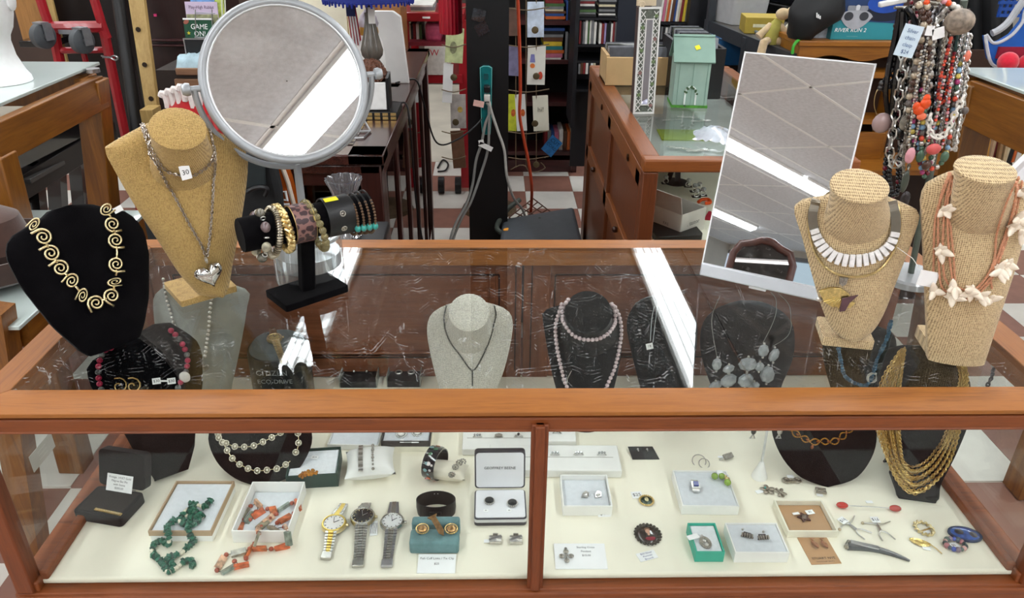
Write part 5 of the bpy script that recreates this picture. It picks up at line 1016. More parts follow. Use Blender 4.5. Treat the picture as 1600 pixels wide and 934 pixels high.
wobj('wire', ptube([(798, 265), (812, 258), (822, 260), (826, 268), (840, 268), (852, 262), (845, 254)], RY - .02, .003, 6, 2), WR, rk)
RX0, RX1, RY0, RY1 = .405, 1.00, 1.085, 2.42
rc2 = thing('display_case', 'second wooden display case turned sideways, with birdhouse and lattice mirror on top', 'display case', ((RX0 + RX1) / 2, (RY0 + RY1) / 2, 0))
CWD = wood('643212', '8C4E1E', 5, 0, .45, .08, c3='764016'); CWDY = wood('5E2E12', '844A1E', 5, 1, .45, .08, c3='6E3A16'); CWDZ = wood('4A220E', '6A3616', 5, 2, .45, .08, c3='582A12')
for y in (RY0 + .022, RY1 - .022): wobj('frame_rail', MB().box(((RX0 + RX1) / 2, y, TOP - .018), (RX1 - RX0, .044, .036)), CWD, rc2, bevel=.005)
for x in (RX0 + .026, RX1 - .022): wobj('frame_rail', MB().box((x, (RY0 + RY1) / 2, TOP - .018), (.052, RY1 - RY0 - .088, .036)), CWDY, rc2, bevel=.005)
wobj('glass_top', MB().box(((RX0 + RX1) / 2, (RY0 + RY1) / 2, TOP - .004), (RX1 - RX0 - .09, RY1 - RY0 - .08, .006)), GS, rc2)
for x in (RX0 + .022, RX1 - .022):
    for y in (RY0 + .022, RY1 - .022): wobj('corner_post', MB().box((x, y, .467), (.042, .042, .934)), CWDZ, rc2, bevel=.003)
wobj('front_glass', MB().box(((RX0 + RX1) / 2, RY0 + .02, .80), (RX1 - RX0 - .08, .004, .27)), GS, rc2)
wobj('side_glass', MB().box((RX1 - .02, (RY0 + RY1) / 2, .80), (.004, RY1 - RY0 - .08, .27)), GS, rc2)
wobj('deck', MB().box(((RX0 + RX1) / 2, (RY0 + RY1) / 2, .66), (RX1 - RX0 - .05, RY1 - RY0 - .05, .02)), mat('E4E0CE', .8, 0, .05, 9), rc2)
wobj('lower_body', MB().box(((RX0 + RX1) / 2 + .01, (RY0 + RY1) / 2, .32), (RX1 - RX0 - .05, RY1 - RY0 - .03, .63)), CWDZ, rc2)
wobj('back_board', MB().box((RX0 + .03, (RY0 + RY1) / 2, .80), (.01, RY1 - RY0 - .08, .27)), CWDY, rc2)
for z in (.905, .62, .10): wobj('side_rail', MB().box((RX0 + .012, (RY0 + RY1) / 2, z), (.024, RY1 - RY0 - .09, .06)), CWDY, rc2, bevel=.003)
for y in (RY0 + .075, (RY0 + RY1) / 2, RY1 - .075): wobj('side_stile', MB().box((RX0 + .012, y, .50), (.024, .07, .84)), CWDZ, rc2, bevel=.003)
for ya, yb_ in ((RY0 + .11, (RY0 + RY1) / 2 - .035), ((RY0 + RY1) / 2 + .035, RY1 - .11)):
    for za, zb2 in ((.65, .875), (.13, .59)): wobj('side_panel', MB().box((RX0 + .018, (ya + yb_) / 2, (za + zb2) / 2), (.012, yb_ - ya, zb2 - za)), CWDZ, rc2, bevel=.002)
for y in (1.32, 1.95):
    wobj('lock', MB().at((RX0 - .001, y, .905), Matrix.Rotation(-PI / 2, 3, 'Y')).lathe([(.011, 0), (.011, .004), (.004, .006)], 14), mat('4A3220', .35, .8), rc2)
    wobj('knob', MB().sph((RX0 - .008, y + .1, .63), .011, 10, 8), mat('3A2014', .3), rc2, smooth=True)
C2 = .6705; C3 = .8665; wobj('upper_shelf', MB().box(((RX0 + RX1) / 2, 1.87, .8625), (RX1 - RX0 - .09, .92, .006)), mat('BFC6C2', .15, 0, .08, 9), rc2)
def onC2(x, y, z=None): return az(x, y, z or C2)
def onT(x, y): return az(x, y, TOP + .001)
q = onC2(1058, 356); gb_ = thing('gift_box', 'open grey-white carton with small black lettering inside the second case', 'box', q, rad(38)); W_ = .115; H2 = .075; GBX = mat('CFCBC4', .7, 0, .04)
for k, (cx, cy, sx, sy) in enumerate(((0, -W_ / 2, W_, .003), (0, W_ / 2, W_, .003), (-W_ / 2, 0, .003, W_), (W_ / 2, 0, .003, W_))): obj('side_wall', MB().box((cx, cy, H2 / 2), (sx, sy, H2)), GBX, gb_)
obj('bottom', MB().box((0, 0, .0015), (W_, W_, .003)), GBX, gb_); obj('lid_flap', MB().at((-W_ / 2, 0, H2), Matrix.Rotation(-.25, 3, 'Y')).box((0, 0, .03), (.003, W_, .06)), mat('B7AEA8', .7, 0, .04), gb_)
text('lettering', '. tastor', .02, INK, gb_, (0, -W_ / 2 - .002, H2 * .5), FACE); text('lettering', 'FAS', .014, mat('77736C', .7), gb_, (-W_ / 2 - .002, 0, H2 * .4), Matrix.Rotation(-PI / 2, 3, 'Z') @ FACE)
solo('gem_jewelry', 'silver trinket in the open grey-white carton', 'jewelry', MB().torus((0, 0, 0), .012, .004, 14, 6, Matrix.Rotation(.6, 3, 'X')), SILV, q + V((.0, .0, .02)), smooth=True)
q = onC2(1048, 366); solo('jewelry_pad', 'black display pad at the front of the second case', 'pad', MB().prism(rpoly(.15, .12, .02), 0, .02), BLK, (q.x + .01, max(q.y, 1.17), C2), .1, bevel=.004)
q = onC2(1056, 285); es = thing('display_easel', 'black round easel pad inside the second case', 'easel', q); obj('disc', MB().lathe([(.045, 0), (.045, .004), (.001, .005)], 28), BLK, es); obj('strut', MB().bar((-.03, .0, .004), (-.005, .02, .08), .02, .004), BLK, es); obj('strut', MB().bar((.006, 0, .004), (.004, .02, .08), .02, .004), BLK, es)
JR = ['1040 287', '1075 292', '1085 300', '1092 298', '1098 306', '1088 308']
for k, s in enumerate(JR):
    x, y = map(int, s.split()); q = onC2(x, y); t = thing('ring', 'clear crystal ring in the second case, %s from the left' % ORD[k], 'ring', q, 0, 'crystal rings in the second case'); obj('band', MB().torus((0, 0, .010), .009, .0022, 16, 6, Matrix.Rotation(PI / 2, 3, 'X')), SILV, t, smooth=True); obj('stone', MB().sph((0, 0, .025), (.010, .009, .008), 8, 5), mat('DCE4E8', .08, .6, .4, 300), t)
    obj('black_base', MB().box((0, .004, .001), (.03, .02, .002)), BLK, t)
q = onC2(1100, 318); solo('orange_bracelet', 'orange plastic bracelet inside the second case', 'bracelet', MB().tube(spline([V((-.02, .0, .006)), V((-.005, .012, .01)), V((.015, .008, .012)), V((.018, -.01, .008)), V((0, -.012, .006))], 6), .006, 8), mat('E2541C', .3, 0, .1), q, smooth=True)
q = onC2(1107, 340); solo('red_tag', 'red pointed pouch corner inside the second case', 'pouch', MB().prism([(-.02, -.02), (.02, -.03), (.02, .05), (.012, .05)], 0, .004), mat('A81E34', .6), q)
q = onC2(1076, 212); gcard = solo('green_card', 'lime green jewelry card under the glass of the second case', 'card', MB().box((0, 0, .002), (.20, .13, .004)), mat('93A428', .7, 0, .1, 14), (onC2(1075, 212, C3).x, onC2(1075, 212, C3).y, C3), -.05)
for k, (x, y) in enumerate(((1050, 188), (1075, 184), (1095, 190), (1060, 232), (1090, 236))):
    q = onC2(x, y, C3 + .0045 if 195 < y else C3); pm = MB(); [pm.torus((.010 * i, .004 * math.sin(i * 2), .003), .009, .0016, 10, 5, None, (1, .6)) for i in range(-3, 4)]
    t = thing('silver_chain', 'coiled silver chain under the second case glass, %s' % ('at the back left', 'at the back middle', 'at the back right', 'at the front left', 'at the front right')[k], 'chain', q, random.uniform(-.4, .4)); obj('link_row', pm, SILV, t, smooth=True)
WB = mat('C9A777', .7, 0, .05, 20); cb2 = thing('wooden_box', 'pale tan wooden box of discs on the second case', 'box', onT(1000, 130)); BY = 2.02
a, b_ = ay(938, 118, BY + .08), ay(1052, 120, BY); zt3 = ay(1000, 89, BY).z; bx0, bx1 = ay(946, 118, BY).x, ay(1052, 118, BY).x; BD = .17
wobj('front_board', MB().box(((bx0 + bx1) / 2, BY, (TOP + zt3) / 2), (bx1 - bx0, .012, zt3 - TOP - .002)), WB, cb2, bevel=.002); wobj('back_board', MB().box(((bx0 + bx1) / 2, BY + BD, (TOP + zt3) / 2), (bx1 - bx0, .012, zt3 - TOP - .002)), WB, cb2)
for x in (bx0 + .006, bx1 - .006): wobj('side_board', MB().box((x, BY + BD / 2, (TOP + zt3) / 2 + .004), (.012, BD, zt3 - TOP + .004)), WB, cb2)
wobj('bottom', MB().box(((bx0 + bx1) / 2, BY + BD / 2, TOP + .006), (bx1 - bx0, BD, .008)), WB, cb2)
CDM = [mat(h, .25, 0, .2, 40, coat=.5) for h in ('4A4C52', '6E7076', '8A8C90', '2A2C30', '5A5E54', '9A9CA0')]
cdm = [MB().box((0, 0, .062), (.142, .0085, .124)).mesh('disc_case', m_) for m_ in CDM]
for k in range(14):
    o = put('disc_case', cdm[k % 6]); rowi = k // 7; o.location = (bx0 + .085 + (rowi) * .145, BY + .016 + .0215 * (k % 7), zt3 - .095); o.rotation_euler = (-.18, 0, random.uniform(-.05, .05))
    tag(o, 'clear disc case in the tan box, %s row, %s from the front' % ('left' if rowi == 0 else 'right', ORD[k % 7]), 'disc case', 'disc cases in the tan wooden box')
kb = thing('crate', 'black crate of disc cases behind the birdhouse', 'crate', onT(1100, 150)); KX0, KX1, KYY = ay(1062, 150, 1.80).x, ay(1123, 150, 1.80).x, 1.80; kz = ay(1108, 76, 1.8).z
for y in (KYY, KYY + .34): wobj('wall', MB().box(((KX0 + KX1) / 2, y, (TOP + kz) / 2 + .001), (KX1 - KX0, .012, kz - TOP - .002)), BLK, kb)
for x in (KX0, KX1): wobj('wall', MB().box((x, KYY + .17, (TOP + kz) / 2 + .001), (.012, .34, kz - TOP - .002)), BLK, kb)
wobj('bottom', MB().box(((KX0 + KX1) / 2, KYY + .17, TOP + .008), (KX1 - KX0, .34, .008)), BLK, kb)
for k in range(13):
    o = put('disc_case', cdm[(k * 5 + 2) % 6]); o.location = ((KX0 + KX1) / 2, KYY + .03 + .024 * k, kz - .095); o.rotation_euler = (-.12, 0, 0); o.scale = ((KX1 - KX0 - .03) / .142, 1, 1)
    tag(o, 'disc case standing in the black crate, %s from the front' % ORD[k], 'disc case', 'disc cases in the black crate')
q = az(1006, 178, TOP); LW = .064; LH = ay(1010, 12, q.y).z - TOP
lw = thing('wall_mirror', 'tall narrow mirror box with white floral lattice, leaning on the second case glass', 'mirror', (q.x, q.y, TOP), rad(6), None, Matrix.Rotation(rad(6), 3, 'Z') @ Matrix.Rotation(rad(-5), 3, 'X')); WL = mat('DDDDDA', .5, 0, .06, 60)
obj('box_body', MB().box((0, .03, LH / 2), (LW, .045, LH)), mat('4A3A38', .6, 0, .1), lw, bevel=.002)
for x in (-LW / 2, LW / 2): obj('border', MB().box((x, .005, LH / 2), (.005, .010, LH)), WL, lw)
for z in (.003, LH - .003): obj('border', MB().box((0, .005, z), (LW, .010, .006)), WL, lw)
obj('lattice_ground', MB().box((0, .006, LH / 2), (LW - .004, .002, LH - .006)), mat('5C6258', .6, 0, .4, 160), lw)
mh = LH * .80; obj('mirror_glass', MB().box((0, .0025, LH * .49), (.020, .004, mh)), mirror_mat('mirror_slim', 'D8D6E6'), lw)
for x in (-.0115, .0115): obj('inner_border', MB().box((x, .001, LH * .49), (.003, .006, mh + .004)), WL, lw)
for z in (LH * .49 - mh / 2, LH * .49 + mh / 2): obj('inner_border', MB().box((0, .001, z), (.026, .006, .003)), WL, lw)
la = MB()
for k in range(15):
    z = .010 + (LH - .03) * k / 14.5
    for s_ in (-1, 1): x0, x1 = s_ * .0135, s_ * (LW / 2 - .004); la.bar((x0, .003, z), (x1, .003, z + .018), .0024, .002, (0, 1, 0)); la.bar((x1, .003, z), (x0, .003, z + .018), .0024, .002, (0, 1, 0))
o = obj('lattice', la, WL, lw); o['kind'] = 'stuff'
for k in range(9):
    s_ = -1 if k % 2 else 1; z = LH * (.08 + .105 * k); fm = MB().at((s_ * .021, .001, z)); [fm.sph((.0035 * math.cos(t), 0, .0035 * math.sin(t)), (.003, .0015, .003), 6, 4) for t in [2 * PI * i / 5 for i in range(5)]]; obj('flower' if k % 3 else 'rose', fm, mat('8E6A66' if k % 3 == 0 else '6E8458', .6, 0, .3, 200), lw)
for s_ in (-1,): obj('scroll', MB().torus((s_ * .025, .01, LH + .008), .008, .002, 16, 6, Matrix.Rotation(PI / 2, 3, 'X')), mat('C9B79A', .5), lw); obj('top_edge', MB().box((0, .05, LH + .012), (LW, .004, .02)), mat('C9B79A', .5), lw)
q = az(1075, 166, TOP); BHY = az(1075, 168, TOP).y; bx0, bx1 = ay(1050, 166, BHY).x, ay(1103, 166, BHY).x; bw_ = bx1 - bx0; zr = ay(1078, 98, BHY).z - TOP; zr2 = ay(1078, 64, BHY).z - TOP
bh_ = thing('birdhouse', 'pale green wooden birdhouse with painted vine arch on the second case', 'birdhouse', ((bx0 + bx1) / 2, BHY, TOP), rad(-5)); PG = mat('98B2A5', .7, 0, .06, 20); PG2 = mat('84A294', .7, 0, .06, 20)
obj('body', MB().at((0, 0, 0)).prism([(-bw_ / 2, 0), (bw_ / 2, 0), (bw_ / 2, .11), (-bw_ / 2, .11)], .006, zr + .012), PG, bh_, bevel=.001)
rz_ = zr2 - .02
for nm, pts in (('roof_board', [(-.012, zr + .002), (.06, rz_ + .03)]), ('roof_board', [(.122, zr + .002), (.05, rz_ + .03)])): obj(nm, MB().bar((0, pts[0][0], pts[0][1]), (0, pts[1][0], pts[1][1]), bw_ + .02, .007, (0, -.6, .8) if pts[0][0] < 0 else (0, .6, .8)), PG2, bh_)
for s_ in (-1, 1): obj('gable', MB().at((s_ * (bw_ / 2 - .004), 0, 0), Matrix.Rotation(PI / 2, 3, 'Z') @ Matrix.Rotation(PI / 2, 3, 'X')).prism([(.002, zr), (.108, zr), (.055, rz_ + .02)], -.003, .003), PG, bh_)
ar = [V((.018 * -1, -.002, .010)), V((-.018, -.002, .05))] + [V((-.018 * math.cos(t), -.002, .05 + .020 * math.sin(t))) for t in [PI * i / 10 for i in range(1, 10)]] + [V((.018, -.002, .05)), V((.018, -.002, .010))]
obj('arch', MB().tube(ar, .0032, 6), mat('E2EAE6', .6), bh_)
for k in range(12): p = ar[int(k * 12 / 12) % len(ar)]; obj('ivy_leaf', MB().at(p + V((random.uniform(-.005, .005), -.004, random.uniform(-.006, .006)))).sph((0, 0, 0), (.0042, .001, .0036), 6, 4), mat('3E5A3A', .7, 0, .2), bh_)
for k in (-.4, 0.0, .4): obj('board_groove', MB().box((bw_ * (k + .02), -.0006, zr / 2), (.0012, .001, zr)), mat('6E9080', .8), bh_)
obj('grass_base', MB().box((0, .055, .004), (bw_ + .006, .122, .008)), mat('4C8A34', .9, 0, .3, 120), bh_)
sl = Vector((0, -.012, zr + .002)).lerp(V((0, .06, rz_ + .03)), .5); obj('yellow_sticker', MB().at(sl + V((.010, -.003, .005)), Matrix.Rotation(math.atan2(rz_ + .028 - zr, .072), 3, 'X') @ Matrix.Rotation(.4, 3, 'Z')).box((0, 0, 0), (.016, .016, .001)), mat('EBD81E', .6), bh_)
bg = MB(); q = onT(1112, 215); GR_ = []
for j in range(9): GR_.append([V((-.05 + .12 * i / 12 + .012 * math.sin(j * .9), -.075 + .15 * j / 8, .003 + .028 * math.sin(PI * i / 12) * math.sin(PI * (j + .5) / 9) + .006 * math.sin(i * 1.9 + j * 2.3) ** 2)) for i in range(13)])
solo('plastic_bag', 'clear crumpled plastic bag on the second case glass', 'bag', bg.loft(GR_, closed=False), mat('D4DAE6', .15, 0, .08, 60, trans=.35, coat=.5), (q.x, q.y, TOP), rad(-28), smooth=True)

SY = 3.35; xs = ay(1034, 80, SY).x
cs = thing('shelf_unit', 'black shelving unit of discs and records behind the second case', 'shelf', (ay(990, 100, SY).x, SY + .15, 0)); BK2 = mat('101117', .5, 0, .15, 8)
def vpanel(x0, x1, y0, Y, m, t=cs, d=.02, nm='panel'): c_, s_ = pbox(x0, y0, x1, 330, Y, d); wobj(nm, MB().box(c_, s_), m, t)
NAVY = mat('1C222E', .6, 0, .08, 8)
c_, s_ = pbox(964, -40, 1000, 120, SY, .02); wobj('navy_panel', MB().box(c_, s_), NAVY, cs); c_, s_ = pbox(1074, -40, 1106, 140, SY - .05, .30); wobj('end_panel', MB().box(c_, s_), mat('17191F', .5), cs); c_, s_ = pbox(897, -40, 903, 200, SY - .02, .30); wobj('side_panel', MB().box(c_, s_), BK2, cs)
c_, s_ = pbox(897, -40, 1106, 260, SY + .30, .02); wobj('back_panel', MB().box(c_, s_), BK2, cs)
for x0, x1, y in ((900, 966, 28), (900, 966, 70), (900, 966, 95), (998, 1076, 35), (998, 1076, 63), (900, 966, 140)): c_, s_ = pbox(x0, y, x1, y + 3.5, SY, .28); wobj('shelf', MB().box(c_, s_), BK2, cs)
DH = ['grey', 'black', 'white', 'dark red', 'black', 'cream', 'blue', 'lilac', 'brown', 'white']
flat_stack(903, 932, -2, 27, SY + .01, .14, 7, ['black', 'grey', 'green', 'black', 'white', 'dark red', 'grey'], 'on the left disc shelf', 'disc_case', 'disc case'); flat_stack(935, 964, 0, 27, SY + .01, .14, 8, ['black', 'white', 'black', 'grey', 'black', 'cream', 'black', 'grey'], 'on the right disc shelf', 'disc_case', 'disc case')
upright_row(904, 931, 30, 69, SY + .01, .14, 8, ['dark red', 'black', 'grey', 'white', 'green', 'white', 'grey', 'white'], 'on the left disc shelf', 'disc_case', 'disc case'); upright_row(935, 964, 33, 69, SY + .01, .14, 9, ['white', 'dark red', 'lilac', 'black', 'black', 'white', 'dark red', 'grey', 'white'], 'on the right disc shelf', 'disc_case', 'disc case')
upright_row(903, 930, 98, 116, SY - .0, .14, 7, ['grey', 'brown', 'dark red', 'white', 'black', 'white', 'cream'], 'on the lowest disc shelf', 'disc_case', 'disc case')
upright_row(1030, 1074, -12, 34, SY + .01, .26, 12, ['white', 'pink', 'cream', 'orange', 'white', 'brown', 'blue', 'white', 'cream', 'dark red', 'yellow', 'grey'], 'on the record shelf', 'record', 'record', lean=.06)
upright_row(1032, 1070, 42, 62, SY + .01, .14, 12, ['grey', 'black', 'white', 'grey', 'white', 'dark red', 'cream', 'black', 'grey', 'orange', 'white', 'dark red'], 'under the record shelf', 'disc_case', 'disc case')
GS_ = mat('3C4046', .45, .3, .1, 20); su = thing('shelving_unit', 'grey steel shelving with bins and boxes on its top, behind the leaning mirror', 'shelf', (1.35, 2.75, 0))
p0, p1 = ay(1104, 30, 3.05), ay(1244, 84, 2.30); z_ = (p0.z + p1.z) / 2; p0 = az(1104, 30, z_); p1 = az(1242, 84, z_)
dv = (p1 - p0).normalized(); nr = V((-dv.y, dv.x, 0)); nr = nr if nr.x > 0 else -nr
q1s = p0.lerp(p1, .5) + nr * .55; wobj('front_beam', MB().bar(p0 - V((0, 0, .03)), p1 - V((0, 0, .03)), .02, .06), GS_, su); wobj('top_shelf', MB().loft([[a_ + V((0, 0, dz)) for a_ in (p0, p1, q1s, p0 + nr * .55)] for dz in (-.012, -.002)]), mat('5A5650', .6, 0, .1), su)
for a_ in (p0 + dv * .05, p0 + dv * .52): wobj('post', MB().bar(V((a_.x, a_.y, 0)), V((a_.x, a_.y, z_ + (.5 if a_ is not p1 and (a_ - p0).length < .1 else -.01))), .035, .035), GS_, su)
for a_ in (p0 + nr * .53, q1s - nr * .02, p1): wobj('post', MB().bar(V((a_.x, a_.y, 0)), V((a_.x, a_.y, z_ - .012)), .035, .035), GS_, su)
wobj('lower_shelf', MB().loft([[V((a_.x, a_.y, z_ - .42 + dz)) for a_ in (p0, p1, q1s, p0 + nr * .55)] for dz in (-.012, 0)]), GS_, su)
def topz(x, y): return az(x, y, z_)
yw_ = math.atan2(dv.y, dv.x)
def tray(name, label, cat, loc, w_, d, h_, m, rz, wall=.008, flare=1.12, lid=None):
    t = thing(name, label, cat, loc, rz); o_ = rpoly(w_, d, .02); r0 = [V((x, y, 0)) for x, y in o_]; r1 = [V((x * flare, y * flare, h_)) for x, y in o_]; r2 = [V((x * flare * .95, y * flare * .95, h_)) for x, y in o_]; r3 = [V((x * .93, y * .93, .006)) for x, y in o_]
    obj('body', MB().loft([r0, r1, r2, r3]), m, t, bevel=.001); obj('rim', MB().tube([V((x * flare, y * flare, h_)) for x, y in o_], .006, 6, True), m, t, smooth=True); return t
CLB = mat('C9CACB', .25, 0, .08, 20, trans=.3)
q = topz(1150, 34); tray('storage_bin', 'clear plastic storage bin on the grey steel shelving', 'bin', (q.x, q.y + .02, z_), .26, .18, .16, CLB, yw_ + .15)
q2 = topz(1215, 33); tray('tray', 'stacked black plastic tray on the grey steel shelving', 'tray', (q2.x + .10, q2.y + .22, z_), .42, .26, .07, BLK, yw_ + .2); tray('tray', 'upper black plastic tray, set in the tray on the grey shelving', 'tray', (q2.x + .12, q2.y + .24, z_ + .075), .40, .26, .07, mat('1A1A1E', .2, 0, .2, 20, coat=.4), yw_ + .3)
q = topz(1178, 50); yb = thing('box', 'mustard yellow carton with small white print on the grey shelving', 'box', (q.x + .035, q.y + .02, z_), rad(-8)); obj('carton', MB().box((0, 0, .035), (.17, .16, .07)), mat('A8923A', .7, 0, .06), yb, bevel=.002); obj('label', MB().box((-.02, -.081, .035), (.06, .001, .014)), mat('E2DCB8', .7), yb)
q = topz(1207, 70); pl = thing('plush_toy', 'beige plush toy in a green shirt with one leg hanging from the shelf', 'plush toy', (q.x, q.y + .03, z_)); BG = mat('C9B08A', .95, 0, .12, 60, sheen=.4)
obj('body', MB().tube([V((0, 0, .0)), V((0, 0, .03)), V((.01, .0, .07)), V((.02, 0, .095))], [.035, .036, .028, .016], 14), mat('A8A050', .9, 0, .1, 50), pl, smooth=True); obj('head', MB().sph((.03, -.01, .12), (.030, .024, .024), 14, 10).sph((.052, -.02, .13), (.012, .012, .018), 10, 6), BG, pl, smooth=True)
obj('leg', MB().tube([V((-.02, -.02, .015)), V((-.045, -.05, .012)), V((-.055, -.065, -.03)), V((-.058, -.066, -.10))], [.018, .018, .018, .022], 10), BG, pl, smooth=True); obj('leg', MB().tube([V((.02, -.02, .015)), V((.06, -.04, .012))], [.018, .014], 10), BG, pl, smooth=True); obj('arm', MB().tube([V((.02, 0, .08)), V((.05, -.02, .05)), V((.07, -.02, .02))], [.014, .014, .016], 10), BG, pl, smooth=True); obj('arm', MB().tube([V((-.01, 0, .075)), V((-.04, -.01, .05)), V((-.06, -.015, .03))], [.014, .014, .018], 10), BG, pl, smooth=True)
q = topz(1233, 64); bt = thing('bottle', 'white and yellow bottle standing beside the plush toy', 'bottle', (q.x + .004, q.y + .02, z_)); hb2 = ay(1230, 27, q.y).z - z_; obj('body', MB().lathe([(.022, 0), (.022, hb2 * .6), (.012, hb2 * .75)], 16), mat('E2DFC8', .4, 0, .05), bt, smooth=True); obj('yellow_label', MB().lathe([(.0225, .01), (.0225, hb2 * .4)], 16, False), mat('E6C844', .4), bt, smooth=True); obj('cap', MB().lathe([(.013, hb2 * .75), (.013, hb2)], 12), mat('C4C9D6', .4), bt, smooth=True)
bl_z = z_ - .42; q = az(1150, 108, bl_z); c_, s_ = pbox(1120, 64, 1176, 112, p0.lerp(p1, .35).y - .05, .2); tray('basket', 'blue plastic basket on the lower shelf of the grey shelving', 'basket', (c_.x + .03, c_.y + .18, c_.z - s_.z / 2), s_.x * .82, .24, s_.z * .9, mat('17507E', .4, 0, .08), .1, flare=1.15)
bm2 = solo('box', 'dark box under the blue basket', 'box', MB().box((0, 0, (c_.z - s_.z / 2 - .02 - bl_z) / 2), (.2, .2, max(.02, c_.z - s_.z / 2 - .004 - bl_z))), BLK, (c_.x + .03, c_.y + .18, bl_z + .001)) if c_.z - s_.z / 2 > bl_z + .03 else None
c_, s_ = pbox(1200, 66, 1250, 92, p0.lerp(p1, .85).y + .10, .25); tray('drawer_bin', 'grey plastic bin under the shelf edge by the plush toy', 'bin', (c_.x + .06, c_.y + .08, c_.z - .08), .24, .2, .12, mat('6E7880', .5), yw_, flare=1.03)
solo('clip', 'bright green clip hanging at the shelf corner by the black bag', 'clip', MB().tube(spline([ay(1238, 84, p1.y - .03), ay(1240, 72, p1.y - .03), ay(1246, 64, p1.y - .02), ay(1250, 66, p1.y - .02)], 5), .006, 8), mat('3AA42E', .5), (0, 0, 0), smooth=True)
OW = wood('7A480C', 'A2661A', 4, 0, .45, .05); OWZ = wood('7E4E0E', 'A46A1C', 4, 2, .4, .2); PYY = 2.18; zp = ay(1320, 64, PYY).z; xa, xb = ay(1250, 75, PYY).x, ay(1400, 75, PYY).x + .06
ps_ = thing('pine_shelf', 'orange pine shelf with scalloped front edge behind the leaning mirror', 'shelf', ((xa + xb) / 2, PYY + .15, 0)); wobj('top_board', MB().box(((xa + xb) / 2, PYY + .16, zp - .01), (xb - xa + .02, .34, .02)), OW, ps_, bevel=.003)
for x in (xa + .012, xb - .012): wobj('side_board', MB().box((x, PYY + .17, (zp - .02) / 2), (.024, .30, zp - .02)), OWZ, ps_)
sc = [(xa, zp - .02), (xb, zp - .02), (xb, zp - .16)]
for i in range(41):
    u = 1 - i / 40; x = xa + (xb - xa) * u; v = (x - xa) / .26
    sc.append((x, zp - .055 - .022 * (1 + math.cos(v * 2 * PI)) / 2 * (1 if .1 < v else 1) - (.06 * max(0, 1 - v * 6))))
wobj('scalloped_front', MB().at((0, PYY + .01, 0), FACE).prism(sc, -.008, .008), OW, ps_); wobj('back_board', MB().box(((xa + xb) / 2, PYY + .31, zp / 2), (xb - xa, .01, zp - .03)), wood('6A420C', '8A5A14', 4, 2, .5, .1), ps_)
for y in (118, 190): zz = ay(1370, y, PYY).z; wobj('shelf_board', MB().box(((xa + xb) / 2, PYY + .15, zz), (xb - xa - .04, .30, .022)), OW, ps_)
zz = ay(1370, 205, PYY).z; wobj('drawer_front', MB().box(((xa + xb) / 2, PYY + .005, zz - .07), (xb - xa - .04, .02, .13)), OW, ps_, bevel=.003); wobj('lower_front', MB().box(((xa + xb) / 2, PYY + .01, (zz - .16) / 2), (xb - xa - .04, .02, zz - .17)), OWZ, ps_)
TL = mat('2E8C98', .45, 0, .04, 6); c_, s_ = pbox(1308, -58, 1412, 65, PYY + .03, .0); tbx = thing('carton', 'teal carton of an inflatable river float, white lettering, on the pine shelf', 'box', (c_.x, PYY + .12, zp)); BWd, BHt = s_.x, ay(1350, -58, PYY + .03).z - zp
obj('carton', MB().box((0, 0, BHt / 2), (BWd, .18, BHt)), TL, tbx, bevel=.002); fy = -.0905
obj('blue_print', MB().at((.0, fy, 0), FACE).prism([(-BWd / 2 + .001, .075), (BWd / 2 - .001, .062), (BWd / 2 - .001, BHt - .001), (-BWd / 2 + .001, BHt - .001)], 0, .001), mat('223C68', .45, 0, .2, 10), tbx); obj('tube_picture', MB().at((.06, fy - .001, .135), FACE).prism(circ(.07, .035, 24), 0, .001), mat('1E4AA8', .3, 0, .2, 12), tbx); obj('dark_tube_picture', MB().at((.06, fy - .0008, .095), FACE).prism(circ(.085, .025, 24), 0, .001), mat('181E30', .4), tbx)
fx = -.045
obj('float_picture', MB().at((fx, fy - .002, .085), FACE).prism([(.066 * math.cos(t) * (1 - .12 * math.sin(t) ** 2), .034 * math.sin(t) * (1 + .0 * math.cos(2 * t)) + (.012 * math.cos(2 * t) if math.sin(t) < 0 else -.004)) for t in [2 * PI * i / 32 for i in range(32)]], 0, .001), mat('A9ACB4', .4, 0, .1, 30), tbx)
for s_ in (-1, 1): obj('seat_picture', MB().at((fx + s_ * .030, fy - .003, .088), FACE).prism(circ(.018, .016, 20), 0, .001), mat('3A3D44', .4), tbx); obj('headrest_picture', MB().at((fx + s_ * .024, fy - .003, .118), FACE).prism(rpoly(.032, .018, .005), 0, .001), mat('8A8E96', .4), tbx)
obj('cooler_picture', MB().at((fx, fy - .003, .120), FACE).prism(circ(.011, .010, 16), 0, .001), mat('C9CCD2', .4), tbx)
text('lettering', 'RIVER RUN 2', .021, CARD, tbx, (fx - .012, fy - .002, .036), FACE, sx=1.05, shear=.15); text('lettering', 'blow', .03, mat('D8E2F4', .5), tbx, (.075, fy - .003, .160), FACE, shear=.2); text('lettering', 'INTEX   river tube for two'.split('  ')[0][:0] or '- - -  - - - - - -', .008, CARD, tbx, (fx + .0, fy - .002, .014), FACE)
bgx = ay(1270, 60, PYY + .05); bag = thing('backpack', 'black nylon bag with a small white mark, slumped on the pine shelf end', 'bag', (bgx.x - .015, PYY + .06, zp)); BN = mat('141517', .6, 0, .25, 12, bump=.4, bsc=40)
rows = []
for i, (z, rx, ry, ox) in enumerate(((0, .045, .05, -.03), (.015, .055, .06, -.03), (.045, .075, .07, -.015), (.075, .10, .085, .005), (.11, .105, .085, .015), (.15, .09, .07, .025), (.19, .06, .05, .03), (.22, .02, .02, .03))): rows.append([V((ox + rx * math.cos(t) * (1 + .07 * math.sin(3 * t + i)), ry * math.sin(t) * (1 + .08 * math.sin(5 * t + i * 2)), z)) for t in [2 * PI * k / 28 for k in range(28)]])
